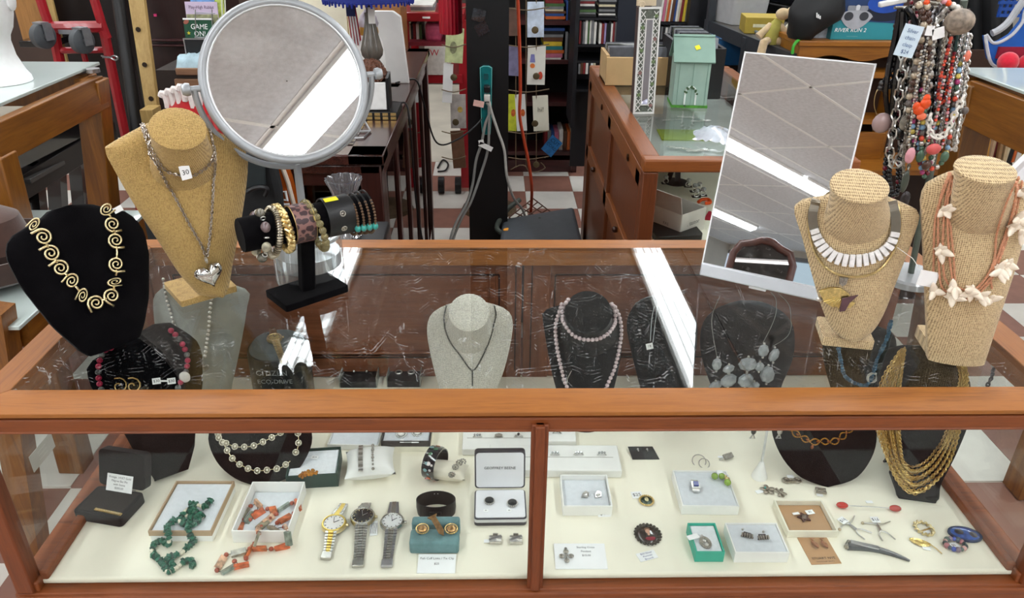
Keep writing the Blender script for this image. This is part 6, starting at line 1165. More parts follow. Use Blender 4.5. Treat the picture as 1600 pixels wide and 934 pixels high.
obj('body', MB().loft(rows), BN, bag, smooth=True); [obj('white_mark', MB().at((-.018 + .007 * k, -.088, .098 - .004 * k), FACE @ Matrix.Rotation(.15, 3, 'Z')).prism(rpoly(.004, .018 - .003 * k, .0015, 2), 0, .004), CARD, bag) for k in range(3)]
tbox('box', 'small blue and white carton between the black bag and the teal carton', 'box', 1268, 44, 1294, 62, PYY + .07, .1, mat('B9BFC8', .6, 0, .3, 60))
cu = MB(); cu.loft([[ay(x + 5 * math.sin(x * .9), y, 2.45 + .03 * math.sin(x * .45)) for x in range(1478, 1568, 4)] for y in (-40, 125, 300)], closed=False)
o = solo('black_garment', 'black garments hanging behind the necklace tree', 'clothing', cu, mat('0C0C0E', .9, 0, .3, 20), (0, 0, 0), smooth=True); o.modifiers.new('thick', 'SOLIDIFY').thickness = .03
cr_ = thing('crate', 'blue plastic lattice crate in the top right corner', 'crate', ay(1585, 28, 2.3)); 
for y in (-8, 2, 12, 22): c_, s_ = pbox(1562, y, 1640, y + 5, 2.3, .01); wobj('slat', MB().box(c_, s_), mat('1E4A9A', .4), cr_)
for x in range(1564, 1640, 9): c_, s_ = pbox(x, -12, x + 4, 27, 2.305, .01); wobj('slat', MB().box(c_, s_), mat('1E4A9A', .4), cr_)
VY = 2.0; vp = [ay(x, y, VY) for x, y in ((1540, 55), (1546, 92), (1556, 104), (1580, 110), (1640, 112), (1640, 20), (1605, 14), (1598, 34), (1582, 54), (1562, 66), (1550, 66))]
vs_ = thing('vest', 'blue padded vest with white piping and red pompoms, hanging behind the right table', 'clothing', V(vp[3])); wobj('panel', MB().loft([vp, [q + V((0, .03, 0)) for q in vp]]), mat('1F5CB4', .8, 0, .08, 30), vs_, bevel=.006); wobj('piping', MB().tube(spline(vp[5:] + vp[:4], 4), .006, 6), mat('C9CCD2', .7), vs_, smooth=True)
wobj('strap', ptube([(1550, 52), (1562, 46), (1576, 34), (1590, 14), (1604, -6)], VY, .013, 8, 4), mat('A9ABB0', .8), vs_, smooth=True)
for x, y in ((1575, 97), (1606, 100)): wobj('pompom', MB().sph(ay(x, y, VY - .05), .036, 18, 12), mat('D41A36', .95, 0, .1, 90, sheen=.5, bump=.4), vs_, smooth=True)
c_, s_ = pbox(1560, 74, 1640, 92, VY - .012, .012); wobj('dark_red_patch', MB().box(c_, s_), mat('8A1430', .8), vs_)
rs = thing('rack', 'yellow wooden rack with sticks and books under the right table', 'rack', ay(1540, 260, 2.05)); wobj('upright', MB().bar(ay(1542, 190, 2.0), ay(1532, 262, 2.0), .035, .03), wood('A8701C', 'CC9434', 4, 2), rs)
zr0 = ay(1560, 258, 2.1).z; wobj('board', MB().box((1.75, 2.15, zr0 - .01), (.6, .25, .02)), OW, rs); wobj('back', MB().box((1.75, 2.3, zr0 + .2), (.6, .02, .45)), mat('3A2418', .6), rs); wobj('foot', MB().box((1.75, 2.2, (zr0 - .02) / 2), (.5, .15, zr0 - .022)), mat('2A1A12', .6), rs)
for k, (x0, y0, x1, y1, hx_) in enumerate(((1558, 200, 1545, 258, 'B9A082'), (1568, 204, 1558, 260, 'A8865E'), (1576, 206, 1566, 262, 'C9B48E'))):
    solo('wooden_stick', 'pale wooden stick leaning on the rack, %s from the left' % ORD[k], 'stick', MB().bar(ay(x0, y0, 2.12), ay(x1, y1 - 5, 2.12), .018, .012), mat(hx_, .7, 0, .15, 30), (0, 0, 0), 0, 'sticks on the yellow rack')
upright_row(1545, 1600, 205, 254, 2.15, .12, 9, ['dark red', 'brown', 'grey', 'dark red', 'cream', 'black', 'orange', 'white', 'yellow'], 'on the yellow rack')
wc_ = solo('white_cloth', 'white cloth draped at the right edge behind the end bust', 'cloth', MB().loft([[ay(x, y + dy, 1.0 + dz) for x, y in ((1572, 272), (1582, 258), (1600, 240), (1640, 222))] for dy, dz in ((0, 0), (10, -.012), (20, 0), (34, -.01), (60, 0))], closed=False), mat('EDEDF0', .9, 0, .04, 20), (0, 0, 0), smooth=True)
tq = T(1420, 438); TX, TY = tq.x, tq.y
nt_ = thing('necklace_tree', 'metal necklace tree with round clear base, between the two burlap busts', 'necklace stand', (TX, TY, TOP)); ntop = ay(1460, 12, TY).z - TOP
obj('base', MB().lathe([(.001, .001), (.052, .001), (.052, .012), (.048, .016), (.001, .016)], 40, False), mat('9DA0A2', .15, .2, .1, 20, coat=.5), nt_, smooth=True)
obj('pole', MB().cyl((0, 0, .015), (-.03, .01, ntop + .01), .0055), mat('5E665E', .4, .5), nt_, smooth=True)
AY0 = [(1398, 12), (1410, 14), (1440, 2), (1465, 4), (1490, 14), (1512, 40)]
for x, y in AY0: e_ = ay(x, y, TY - .02); obj('arm', MB().cyl((-.03, .01, ntop), V((e_.x - TX, e_.y - TY, e_.z - TOP)), .0024), OXID, nt_, smooth=True); 
e_ = ay(1393, 10, TY - .03); obj('arm_cap', MB().bar(V((e_.x - TX - .02, -.03, e_.z - TOP + .002)), V((e_.x - TX + .02, -.03, e_.z - TOP + .010)), .010, .008), mat('DADADA', .3, .3), nt_, bevel=.002)
def hang(label, px, Y, kind, m, r=.0022, step=.006, stones=(), group='necklaces on the necklace tree'):
    pts = spline([ay(x, y, Y) for x, y in px], 8); t = wthing('necklace', label, 'necklace', pts[0], group)
    if kind == 'cord': wobj('cord', MB().tube(pts, r, 6), m, t, smooth=True)
    elif kind == 'chain': o = wobj('chain', chain(pts, step, r, None, 7, 4, .65), m, t); o['kind'] = 'stuff'
    elif kind == 'beads':
        wobj('string', MB().tube(pts, .0006, 4), BLK, t); P_ = resample(pts, step); mb = MB()
        big = r >= .0042
        if big:
            me = [MB().sph((0, 0, 0), r, 8, 6).mesh('bead', x, True) for x in (m if isinstance(m, list) else [m])]
            for i, q in enumerate(P_): o = put('bead', me[i % len(me)], t); o.matrix_basis = mw(t).inverted() @ Matrix.Translation(q)
        else:
            ms = m if isinstance(m, list) else [m]
            for i, q in enumerate(P_): mb.cm = i % len(ms); mb.sph(q, r * random.uniform(.8, 1.15), 6, 4)
            o = wobj('bead_strand', mb, ms, t, smooth=True); o['kind'] = 'stuff'
    for x, y, rx, ry, mm in stones:
        c_ = ay(x, y, Y - .012); k = mpp(c_); wobj('pendant_stone', MB().sph(c_, (rx * k, min(rx, ry) * k * .55, ry * k), 10, 7), mm, t, smooth=True)
    return t
def U(x0, y0, x1, y1, xb, yb): return [(x0, y0), ((x0 * 2 + xb) / 3 - 2, (y0 * 2 + yb) / 3), ((x0 + xb * 2) / 3 - 4, (y0 + yb * 2) / 3 + 8), (xb, yb), ((x1 + xb * 2) / 3 + 4, (y1 + yb * 2) / 3 + 8), ((x1 * 2 + xb) / 3 + 3, (y1 * 2 + yb) / 3), (x1, y1)]
BKM = mat('141416', .2, 0, .2, 60, coat=.5); PRL = mat('B4A48E', .2, .3, .2, 60, coat=.4); BRN = mat('4A3026', .25, 0, .3, 80, coat=.4); CRL = mat('D2503A', .35, 0, .2, 80); PNK = mat('D99AA4', .3, 0, .12, 60); ORG = mat('E2501E', .35, 0, .15, 40); GRN = mat('4E6A56', .25, 0, .2, 60); BLU = mat('7EA0BE', .25, 0, .2, 60); MGT = mat('A03A6E', .3, 0, .2, 60); YLW = mat('C9B45A', .3, 0, .2, 60); WHT = mat('E8E4DC', .35, 0, .06, 60); GRY = mat('6C6460', .3, 0, .2, 60); DKR = mat('6E1426', .25, 0, .2, 60, coat=.4); CST = mat('3E3A3C', .25, .3, .4, 200)
hang('thick black leather cord necklace, outermost on the left of the necklace tree', [(1406, 14), (1398, 60), (1388, 110), (1384, 150), (1392, 190), (1402, 150), (1412, 100), (1418, 50), (1412, 12)], .33, 'cord', BKM, .0042)
hang('second black cord necklace with square black pendant on the necklace tree', [(1410, 18), (1406, 80), (1398, 130), (1394, 180), (1404, 206), (1420, 170), (1432, 110), (1430, 40), (1416, 12)], .325, 'cord', BKM, .0045, stones=[(1408, 208, 10, 12, BKM)])
hang('black bead cluster necklace at the left of the necklace tree', [(1400, 40), (1396, 100), (1384, 124), (1374, 134), (1382, 140), (1394, 128), (1404, 90), (1408, 30)], .335, 'beads', mat('2A2626', .15, .2, .2, 60, coat=.6), .0048, .0085)
hang('thin gold hoop necklace with mauve cabochon disc left of the necklace tree', [(1384, 130), (1370, 142), (1366, 165), (1374, 184), (1386, 180), (1392, 150), (1388, 132)], .34, 'cord', GOLD, .0008, stones=[(1378, 192, 16, 16, mat('A88E8C', .25, 0, .06, 20, coat=.5))])
hang('black faceted bead multistrand hanging low left on the necklace tree', [(1408, 40), (1402, 140), (1392, 230), (1390, 280), (1398, 306), (1408, 280), (1406, 220), (1412, 120), (1414, 40)], .345, 'beads', BKM, .0046, .008)
hang('second black bead strand with red stones, low left on the necklace tree', [(1412, 60), (1400, 180), (1384, 250), (1384, 290), (1392, 310), (1402, 296), (1404, 250), (1412, 180), (1420, 60)], .352, 'beads', [BKM, BKM, BKM, DKR], .0044, .008)
hang('silver hoop link necklace with open ovals at the left of the tree', [(1414, 60), (1404, 150), (1396, 200), (1390, 240), (1398, 262), (1408, 240), (1414, 180), (1424, 60)], .315, 'chain', SILV, .0016, .022)
hang('brown and pearl round bead necklace in the middle of the tree', [(1436, 8), (1444, 30), (1440, 60), (1434, 90), (1428, 120), (1420, 160), (1424, 186), (1436, 170), (1446, 120), (1452, 60), (1448, 10)], .30, 'beads', [PRL, BRN, BRN, PRL, GRY], .0058, .0108)
hang('heavy silver rope chain in the middle of the tree', [(1478, 14), (1462, 40), (1456, 80), (1452, 130), (1446, 180), (1452, 210), (1462, 190), (1468, 130), (1472, 80), (1482, 30)], .305, 'chain', SILV, .0026, .012)
hang('second silver rope chain next to the brown pearl beads', [(1470, 8), (1452, 40), (1446, 90), (1440, 150), (1442, 200), (1452, 220), (1460, 190), (1464, 120), (1472, 50), (1480, 12)], .31, 'chain', mat('8E8E92', .25, 1, .3, 300), .0024, .011)
hang('dark curb chain with grey stones on the tree', [(1456, 12), (1436, 60), (1428, 130), (1420, 190), (1426, 230), (1438, 240), (1446, 200), (1452, 130), (1460, 40)], .318, 'chain', CST, .0022, .011, [(1432, 196, 8, 9, GRY), (1414, 192, 9, 12, mat('8A8276', .5, 0, .4, 100))])
hang('teal green cord necklace right of the silver ropes', [(1498, 40), (1492, 80), (1484, 130), (1476, 180), (1480, 200), (1488, 170), (1496, 110), (1502, 50)], .30, 'cord', mat('3C5A56', .4, 0, .1), .0024)
hang('long thin white chain hanging in front on the tree', [(1506, 44), (1494, 100), (1478, 160), (1470, 206), (1478, 214), (1490, 180), (1502, 120), (1514, 48)], .29, 'chain', mat('CFCFD2', .25, 1, .1), .0013, .006)
hang('long pale rope chain next to the thin white one on the tree', [(1478, 44), (1472, 90), (1468, 140), (1462, 190), (1456, 220), (1464, 230), (1474, 190), (1482, 120), (1486, 40)], .295, 'chain', mat('BDB8AE', .3, 1, .1), .0014, .006)
hang('silver link chain at the right side of the tree', [(1510, 44), (1504, 90), (1494, 140), (1488, 190), (1480, 226), (1490, 232), (1500, 190), (1510, 120), (1516, 50)], .302, 'chain', SILV, .0016, .009, [(1511, 88, 6, 9, mat('E07A62', .3, 0, .1))])
hang('coral red bead strand in the middle of the tree', [(1486, 60), (1478, 90), (1470, 120), (1466, 150), (1474, 160), (1482, 130), (1492, 80)], .292, 'beads', [CRL, CRL, DKR], .0030, .0056)
hang('orange flower cluster necklace on the tree', [(1450, 60), (1438, 110), (1432, 150), (1438, 176), (1446, 150), (1454, 110), (1460, 60)], .285, 'beads', [SILV, GRY], .0022, .0044, [(1436, 172, 9, 8, ORG), (1446, 162, 9, 9, ORG), (1440, 182, 8, 6, mat('E2704E', .4)), (1432, 166, 6, 7, ORG), (1448, 154, 6, 7, ORG)])
hang('pink oval stone pendant necklace low on the tree', [(1440, 80), (1428, 160), (1420, 220), (1424, 236), (1430, 220), (1442, 150), (1448, 80)], .286, 'beads', [SILV, PRL], .0022, .0046, [(1422, 243, 8, 13, PNK)])
hang('coral slab stone necklace low on the tree', [(1476, 120), (1464, 180), (1450, 226), (1458, 236), (1472, 228), (1480, 180), (1486, 120)], .283, 'beads', [CRL, SILV, PNK], .0026, .0056, [(1459, 233, 12, 9, mat('CC5A58', .35, 0, .1))])
hang('white ring link necklace with open flowers on the tree', [(1506, 150), (1496, 170), (1486, 190), (1478, 208), (1464, 214), (1454, 208), (1452, 190), (1456, 170)], .28, 'chain', WHT, .0020, .012)
hang('multicolored stone necklace with green drop on the tree', [(1498, 110), (1488, 180), (1478, 240), (1462, 262), (1446, 256), (1440, 220), (1446, 160)], .29, 'beads', [BLU, YLW, MGT, GRN, SILV, CRL, GRY], .0044, .0088, [(1476, 245, 7, 9, GRN), (1438, 244, 7, 10, GRN)])
hang('yellow and blue glass chip necklace on the tree', [(1500, 100), (1490, 170), (1470, 186), (1452, 210), (1436, 224), (1426, 210), (1430, 150)], .296, 'beads', [YLW, BLU, MGT, SILV], .0042, .0085)
hang('magenta and teal bead necklace hanging lowest in the middle of the tree', [(1470, 120), (1460, 200), (1454, 250), (1446, 276), (1438, 256), (1436, 200), (1440, 140)], .30, 'beads', [MGT, BLU, DKR, GRN], .0042, .0088, [(1448, 258, 8, 8, BRN)])
hang('silver chain with long grey green pendant, lowest on the tree', [(1424, 120), (1416, 200), (1412, 260), (1414, 280), (1420, 260), (1424, 200), (1432, 120)], .30, 'chain', OXID, .0014, .007, [(1414, 284, 6, 18, mat('4A5048', .3)), (1414, 312, 8, 14, CST)])
hang('dark red garnet bead necklace at the top left of the tree', [(1424, 4), (1418, 50), (1410, 110), (1404, 170), (1410, 200), (1420, 160), (1430, 90), (1432, 6)], .328, 'beads', [DKR, BKM, PNK], .0030, .0058)
hang('thin wire necklace with one grey round bead swinging right of the tree', [(1510, 44), (1506, 120), (1508, 150), (1509, 172), (1504, 192), (1490, 206), (1478, 190), (1494, 100)], .31, 'cord', SILV, .0006, stones=[(1508, 173, 6, 6, GRY)])
hang('orange and white shell bead necklace at the top of the tree', [(1448, 4), (1456, -6), (1480, 4), (1498, 14), (1508, 30), (1502, 48)], .30, 'beads', [ORG, WHT, WHT, PRL, PNK], .0048, .0082)
for k in range(14):
    x0 = 1424 + 6 * k; yb_ = 170 + (k * 53) % 95; hang('slim filler strand of the necklace tree, %s from the left of its inner row' % ORD[k], U(x0 + 4, 14 + (k * 7) % 20, x0 + 12, 16, x0 - 16 + k, yb_), .335 + .004 * (k % 4), ('chain', 'beads', 'chain')[k % 3], [OXID, CST, SILV, BRN, GRY][k % 5], .0016 if k % 3 != 1 else .0028, .008 if k % 3 != 1 else .0056)
solo('druzy_ornament', 'grey brown fuzzy crystal lump at the top front of the necklace tree', 'ornament', MB().sph((0, 0, 0), (.022, .018, .019), 18, 12), mat('8A7C6E', .5, 0, .55, 90, bump=1, bsc=160), ay(1499, 34, .275), smooth=True)
for x, y, w2, h2, r_, nm in ((1420, 64, .030, .046, .18, 'large pale blue handwritten tag'), (1466, 52, .018, .016, -.3, 'small white tag'), (1453, 48, .012, .014, .05, 'square white tag')):
    t = thing('price_tag', nm + ' on the necklace tree', 'tag', ay(x, y, .272), 0, None, Matrix.Rotation(r_, 3, 'Y')); obj('paper', MB().box((0, 0, 0), (w2, .001, h2)), mat('CFE0EE' if w2 > .02 else 'F0F0F0', .7, 0, .02), t)
    if w2 > .02:
        for k in range(4): text('lettering', ('Silver', 'chain', 'clasp', '$24')[k], .008, mat('3A5A8A', .7), t, (0, -.001, .014 - .010 * k), FACE @ Matrix.Rotation(1.2 * 0, 3, 'Z'))

def cbust(label, outline, p0, m, lean, yaw=0, bulge=.018, thick=.006, neck=None, sm=True, strut=True, name='necklace_bust', cat='necklace bust'):
    B = bust(name, label, cat, outline, D(*p0), yaw, rad(lean), m, bulge, thick, neck, None, sm)
    if strut:
        top = B.P0 + B.U * .13 - B.N * (thick + .001); wobj('easel_leg', MB().bar(top, V((*(B.P0 + V((0, 1, 0)) * (.13 * math.sin(rad(lean)) + .055)).xy, DECK + .002)), .03, .003), m, B.t)
    return B
K1 = cbust('grey linen necklace bust inside the case, under the glass in the middle', [(704, 641), (686, 604), (673, 555), (667, 516), (673, 492), (694, 478), (733, 470), (775, 477), (797, 489), (801, 516), (790, 570), (778, 604), (764, 641)], (733, 640), LINEN, 9, neck=((733, 489, 31, 29), .048, (733, 520), .55, .35))
K2 = cbust('black necklace bust wearing pink pearls, under the glass right of the linen bust', [(890, 672), (868, 604), (859, 565), (848, 500), (850, 486), (872, 478), (919, 470), (952, 476), (970, 490), (972, 540), (960, 604), (936, 673)], (912, 671), velvet('121416', .2), 14, neck=((919, 489, 36, 33), .04, (919, 520), .55, .3))
K3 = cbust('black necklace bust with a small white tag on a thread, under the lamp reflection', [(1012, 641), (1000, 604), (987, 552), (979, 506), (990, 478), (1008, 466), (1035, 463), (1068, 478), (1089, 504), (1086, 560), (1075, 604), (1064, 641)], (1038, 640), velvet('101214', .2), 9)
K4 = cbust('black necklace bust with clear crystal stones, under the leaning mirror front', [(1130, 641), (1110, 600), (1094, 545), (1100, 500), (1130, 478), (1168, 470), (1208, 478), (1238, 505), (1240, 555), (1222, 600), (1205, 641)], (1168, 640), velvet('0E1012', .2), 9)
K5 = cbust('black necklace bust with blue chip beads, under the wide burlap bust', [(1312, 641), (1296, 600), (1286, 555), (1292, 522), (1340, 505), (1394, 520), (1400, 555), (1390, 600), (1376, 641)], (1345, 640), velvet('141416', .3), 6)
K6 = cbust('black velvet necklace bust loaded with gold chains at the right end of the case', [(1402, 776), (1394, 740), (1384, 690), (1374, 640), (1370, 585), (1378, 552), (1410, 540), (1450, 542), (1490, 552), (1512, 585), (1519, 625), (1514, 660), (1494, 710), (1470, 757), (1462, 783)], (1432, 780), BVEL, 21, strut=True)
c_, yw_6, w6, d6 = rect((1400, 779), (1460, 787), (1374, 735), DECK); wobj('base', slab(MB().at(c_ + V((.004, .0, 0)), rz=yw_6), w6, d6, .0005, .012, .003), BVEL, K6.t)
K7 = cbust('black velvet necklace bust with red beads at the left end of the case', [(242, 750), (211, 708), (190, 670), (160, 632), (141, 602), (134, 578), (148, 558), (175, 546), (215, 520), (240, 506), (265, 504), (290, 518), (306, 530), (316, 548), (317, 600), (306, 665), (304, 698), (294, 734)], (262, 746), BVEL, 23, rad(14), sm=False)
K8 = cbust('grey necklace bust with a pearl strand, under the tall burlap bust', [(262, 641), (250, 560), (240, 490), (246, 455), (300, 438), (384, 452), (386, 480), (376, 540), (362, 605), (354, 641)], (310, 640), mat('9A9C96', .85, 0, .08, 40, bump=.2), 6)
K9 = cbust('black velvet oval pad with a crystal chain, left part of the case', [(409, 761), (372, 750), (342, 726), (326, 692), (330, 665), (348, 640), (378, 624), (410, 619), (444, 625), (474, 645), (488, 680), (480, 712), (455, 744)], (409, 760), BVEL, 38, 0, .006, name='necklace_pad', cat='necklace pad')
K10 = cbust('black velvet round pad with an amber necklace, right part of the case', [(1293, 761), (1252, 746), (1223, 716), (1206, 675), (1210, 642), (1235, 620), (1285, 610), (1335, 618), (1362, 642), (1370, 680), (1362, 715), (1336, 748)], (1293, 760), BVEL, 38, 0, .006, name='necklace_pad', cat='necklace pad')
def pnk(label, B): return wthing('necklace', label, 'necklace', B.P0)
def fallp(B): return lambda x, y: ap(x, y, B.P0 + B.N * .012, B.N)
def bead_row(t, B, px, r, ms, step, off=None, k=6, name='bead', jit=0):
    pts = drape(px_spline(px, k), B.b, off or r, fallp(B)); mesh = [MB().sph((0, 0, 0), r, 10, 7).mesh(name, m_, True) for m_ in ms]
    wobj('string', MB().tube(resample(pts, .004), .0005, 4), GRY, t); beads(t, pts, mesh, step, jit, name, True, mw(t).inverted()); return pts
n7 = pnk('red and grey round bead necklace on the left black bust in the case', K7)
bead_row(n7, K7, [(176, 546), (164, 553), (157, 568), (156, 585), (160, 604), (172, 632), (200, 650), (235, 655), (262, 640), (279, 602), (288, 588), (293, 562), (289, 546), (280, 530), (266, 516)], .0052, [mat(h, .35, 0, .25, 90) for h in ('A81E42', 'B02A4E', '6E6E6C', 'A81E42', 'C03A5A', '5E5E5E')], .0105)
wobj('white_stone', MB().sph(drape([(288, 588)], K7.b, .008)[0], (.010, .007, .011), 12, 8), WHT, n7, smooth=True)
gm_ = wthing('brooch', 'gold scroll ornament on the left black bust in the case', 'brooch', drape([(198, 602)], K7.b, .004)[0]); Rb7 = Matrix((K7.e, K7.U, K7.N)).transposed()
for dx in (-.012, .012): obj('scroll', MB().at((dx, 0, 0), Rb7).tube([V(((.002 + .0009 * i) * math.cos(i * .55), (.002 + .0009 * i) * math.sin(i * .55), 0)) for i in range(16)], .0012, 5), GOLD2, gm_)
for x, s in ((246, '$30'), (268, '$30')): little_tag(n7, drape([(x, 594)], K7.b, .010)[0], .014, .011, s, Rb7, .007)
wobj('tag_bridge', MB().bar(drape([(250, 594)], K7.b, .0095)[0], drape([(264, 594)], K7.b, .0095)[0], .003, .0005, K7.N), CARD, n7)
cp = drape([(265, 668)], K7.b, .005, fallp(K7))[0]; wobj('copper_drop', MB().sph(cp, (.003, .003, .006), 8, 6), COPR, n7, smooth=True)
n8 = pnk('strand of small pearls with a silver heart on the grey bust in the case', K8)
bead_row(n8, K8, [(255, 436), (262, 468), (269, 492), (276, 512), (288, 532), (304, 552), (320, 562)], .0030, [mat('DAD4CC', .2, .2, .1, 60, coat=.5)], .0085); bead_row(n8, K8, [(332, 452), (330, 474), (328, 492), (326, 517), (322, 545), (320, 560)], .0036, [mat('DAD4CC', .2, .2, .1, 60, coat=.5)], .0095)
hm = MB().at(drape([(321, 572)], K8.b, .005)[0], Matrix((K8.e, K8.U, K8.N)).transposed()); heart(hm, .009, .003); wobj('heart_pendant', hm, OXID, n8, smooth=True)
n9 = pnk('silver chain necklace with round crystal links on the oval pad', K9); Rb9 = Matrix((K9.e, K9.U, K9.N)).transposed()
dm = MB().torus((0, 0, 0), .0052, .0011, 14, 5).lathe([(.001, -.001), (.0046, 0), (.001, .002)], 10).mesh('crystal_link', [mat('DDD6C2', .18, .7, .2, 200)], True)
for px in ([(335, 672), (346, 687), (366, 697), (382, 698), (398, 696), (418, 687), (439, 676), (452, 664)], [(338, 664), (342, 678), (354, 700), (368, 720), (392, 733), (407, 735), (425, 733), (440, 730), (454, 720)], [(464, 662), (467, 687), (465, 701), (460, 711)]):
    pts = drape(px_spline(px, 6), K9.b, .0025, fallp(K9)); wobj('chain', MB().tube(pts, .0007, 5), PGOLD, n9)
    for q in resample(pts, .0175): o = put('crystal_link', dm, n9); o.matrix_basis = mw(n9).inverted() @ Matrix.Translation(q + K9.N * .001) @ Rb9.to_4x4()
n1 = pnk('fine dark chain necklace with a drop on the linen bust', K1)
pts = drape(px_spline([(698, 478), (694, 495), (696, 512), (704, 533), (720, 556), (738, 578), (752, 560), (764, 532), (771, 508), (775, 492), (772, 478)], 8), K1.b, .0015); o = wobj('chain', chain(pts, .0042, .0006, None, 6, 4), mat('5A5C56', .35, .8, .2), n1); o['kind'] = 'stuff'
for q in resample(pts, .026): wobj('small_bead', MB().sph(q, .0022, 8, 5), OXID, n1, smooth=True)
pts = drape(px_spline([(738, 578), (738, 590), (738, 603)], 4), K1.b, .002); wobj('drop_chain', chain(pts, .004, .0007, None, 6, 4), mat('5A5C56', .35, .8, .2), n1)
PKP = mat('CDB8BA', .22, 0, .08, 60, coat=.6)
n2 = pnk('long pink pearl bead necklace looped twice on the black bust', K2)
bead_row(n2, K2, [(889, 470), (879, 486), (883, 501), (894, 518), (907, 526), (922, 528), (936, 526), (949, 518), (958, 504), (960, 489), (954, 476)], .0042, [PKP], .0082)
bead_row(n2, K2, [(878, 478), (869, 504), (870, 534), (874, 558), (879, 579), (885, 600), (900, 630), (922, 636), (938, 622), (946, 603), (958, 576), (966, 543), (969, 516), (966, 494), (958, 478)], .0042, [PKP], .0082)
wobj('silver_tassel', MB().tube([drape([(893, 578)], K2.b, .004)[0], drape([(887, 590)], K2.b, .004)[0], drape([(886, 603)], K2.b, .004)[0]], .0008, 5), SILV, n2)
n3 = pnk('thin thread necklace with white tag on the third black bust', K3)
for px in ([(1022, 478), (1018, 500), (1016, 532)], [(1028, 470), (1024, 500), (1020, 534)]): wobj('thread', MB().tube(drape(px_spline(px, 4), K3.b, .002, fallp(K3)), .0006, 5), mat('B9C2C6', .4), n3)
little_tag(n3, drape([(1015, 540)], K3.b, .003)[0], .014, .013, '18', Matrix((K3.e, K3.U, K3.N)).transposed() @ Matrix.Rotation(.25, 3, 'Z'), .007)
n4 = pnk('clear crystal stone necklace on wires, on the fourth black bust', K4); CRS = mat('C6CCD0', .12, .1, .2, 60, trans=.35, coat=.6)
for x, y, rx, ry in ((1191, 546, 9, 11), (1207, 553, 8, 12), (1167, 567, 15, 12), (1197, 583, 12, 15), (1164, 592, 13, 12), (1138, 592, 14, 11), (1120, 567, 8, 11), (1138, 574, 10, 7), (1185, 571, 8, 8), (1176, 601, 10, 8), (1118, 600, 12, 8)):
    q = drape([(x, y)], K4.b, .006, fallp(K4))[0]; k = mpp(q); mb = MB().at(q, Matrix((K4.e, K4.U, K4.N)).transposed() @ Matrix.Rotation(random.uniform(-.6, .6), 3, 'Z')); mb.sph((0, 0, 0), (rx * k, ry * k, min(rx, ry) * k * .6), 8, 6); wobj('crystal', mb, CRS, n4)
    for s_ in (-1, 1): wobj('small_bead', MB().sph(q + K4.U * (s_ * ry * k * 1.05), .0026, 8, 5), SILV, n4, smooth=True)
for px in ([(1191, 535), (1208, 500), (1213, 470), (1204, 456)], [(1207, 540), (1232, 520), (1234, 480), (1216, 458)], [(1120, 556), (1112, 500), (1125, 462)]): wobj('wire', MB().tube(drape(px_spline(px, 6), K4.b, .003, fallp(K4)), .0005, 5), mat('A8B0A8', .3, .8), n4)
n5 = pnk('blue stone chip necklace with white ring clasp under the burlap bust', K5); BC = [mat(h, .4, 0, .25, 90) for h in ('3E6A8A', '4A7A9A', '35607E')]
bead_row(n5, K5, [(1308, 530), (1310, 545), (1314, 566), (1320, 586), (1338, 598), (1355, 598), (1366, 570), (1372, 553), (1380, 536), (1388, 516), (1393, 500)], .0042, BC, .0065, jit=.2)
q = drape([(1361, 588)], K5.b, .005, fallp(K5))[0]; wobj('ring_clasp', MB().at(q, Matrix((K5.e, K5.U, K5.N)).transposed()).torus((0, 0, 0), .010, .0026, 18, 7), WHT, n5, smooth=True)
n6 = pnk('bundle of gold chains and ropes on the right-hand black bust', K6)
for k in range(13):
    s = k / 12; L = lambda a, b: a + (b - a) * s
    px = [(L(1408, 1412), 545), (L(1384, 1408), 580), (L(1370, 1404), 620), (L(1368, 1404), 660), (L(1382, 1408), 705), (L(1404, 1412), L(752, 720)), (L(1426, 1424), L(770, 728)), (L(1452, 1442), L(758, 722)), (L(1480, 1456), L(722, 708)), (L(1496, 1474), L(670, 680)), (L(1502, 1488), 630), (L(1506, 1498), 590), (L(1500, 1492), 566)]
    pts = drape(px_spline(px, 6), K6.b, .003 + .003 * (k % 3), fallp(K6)); g_ = [GOLD2, mat('BFA162', .3, 1, .2, 300), mat('CDAE6A', .28, 1, .2, 300)][k % 3]
    if k % 3 == 1: o = wobj('rope_chain', MB().tube(resample(pts, .0022), [.0016 + .0007 * (i % 2) for i in range(len(resample(pts, .0022)))], 6), g_, n6, smooth=True)
    else: o = wobj('gold_chain', chain(pts, .0072 if k < 4 else .0052, .0010, None, 7, 4, .62), g_, n6)
    o['kind'] = 'stuff'
n10 = pnk('amber and gold rhinestone necklace on the round black pad', K10); AM = mat('8A4A1E', .12, .2, .3, 300, coat=.6); AG = mat('C98E3A', .15, .6, .3, 300)
zp_ = px_spline([(1226, 660), (1232, 668), (1245, 679), (1258, 686), (1268, 690), (1284, 689), (1300, 690), (1313, 683), (1325, 672), (1333, 660)], 8)
pts = resample(drape(zp_, K10.b, .003, fallp(K10)), .0025); jm1 = MB().sph((0, 0, 0), (.0017, .0017, .0014), 6, 4).mesh('rhinestone', AG, False); jm2 = MB().sph((0, 0, 0), (.0032, .0022, .0018), 7, 5).mesh('amber_stone', AM, False)
for i, q in enumerate(pts):
    t_ = (pts[min(i + 1, len(pts) - 1)] - pts[max(0, i - 1)]).normalized(); x = K10.N.cross(t_); ph = i * .42
    for s_ in (-1, 1): o = put('rhinestone', jm1, n10); o.matrix_basis = mw(n10).inverted() @ Matrix.Translation(q + x * (s_ * .0055 * math.sin(ph)) + K10.N * (.001 * math.cos(ph)))
    if i % 8 == 4: o = put('amber_stone', jm2, n10); o.matrix_basis = mw(n10).inverted() @ Matrix.Translation(q + K10.N * .002) @ frame(K10.N, t_).to_4x4()
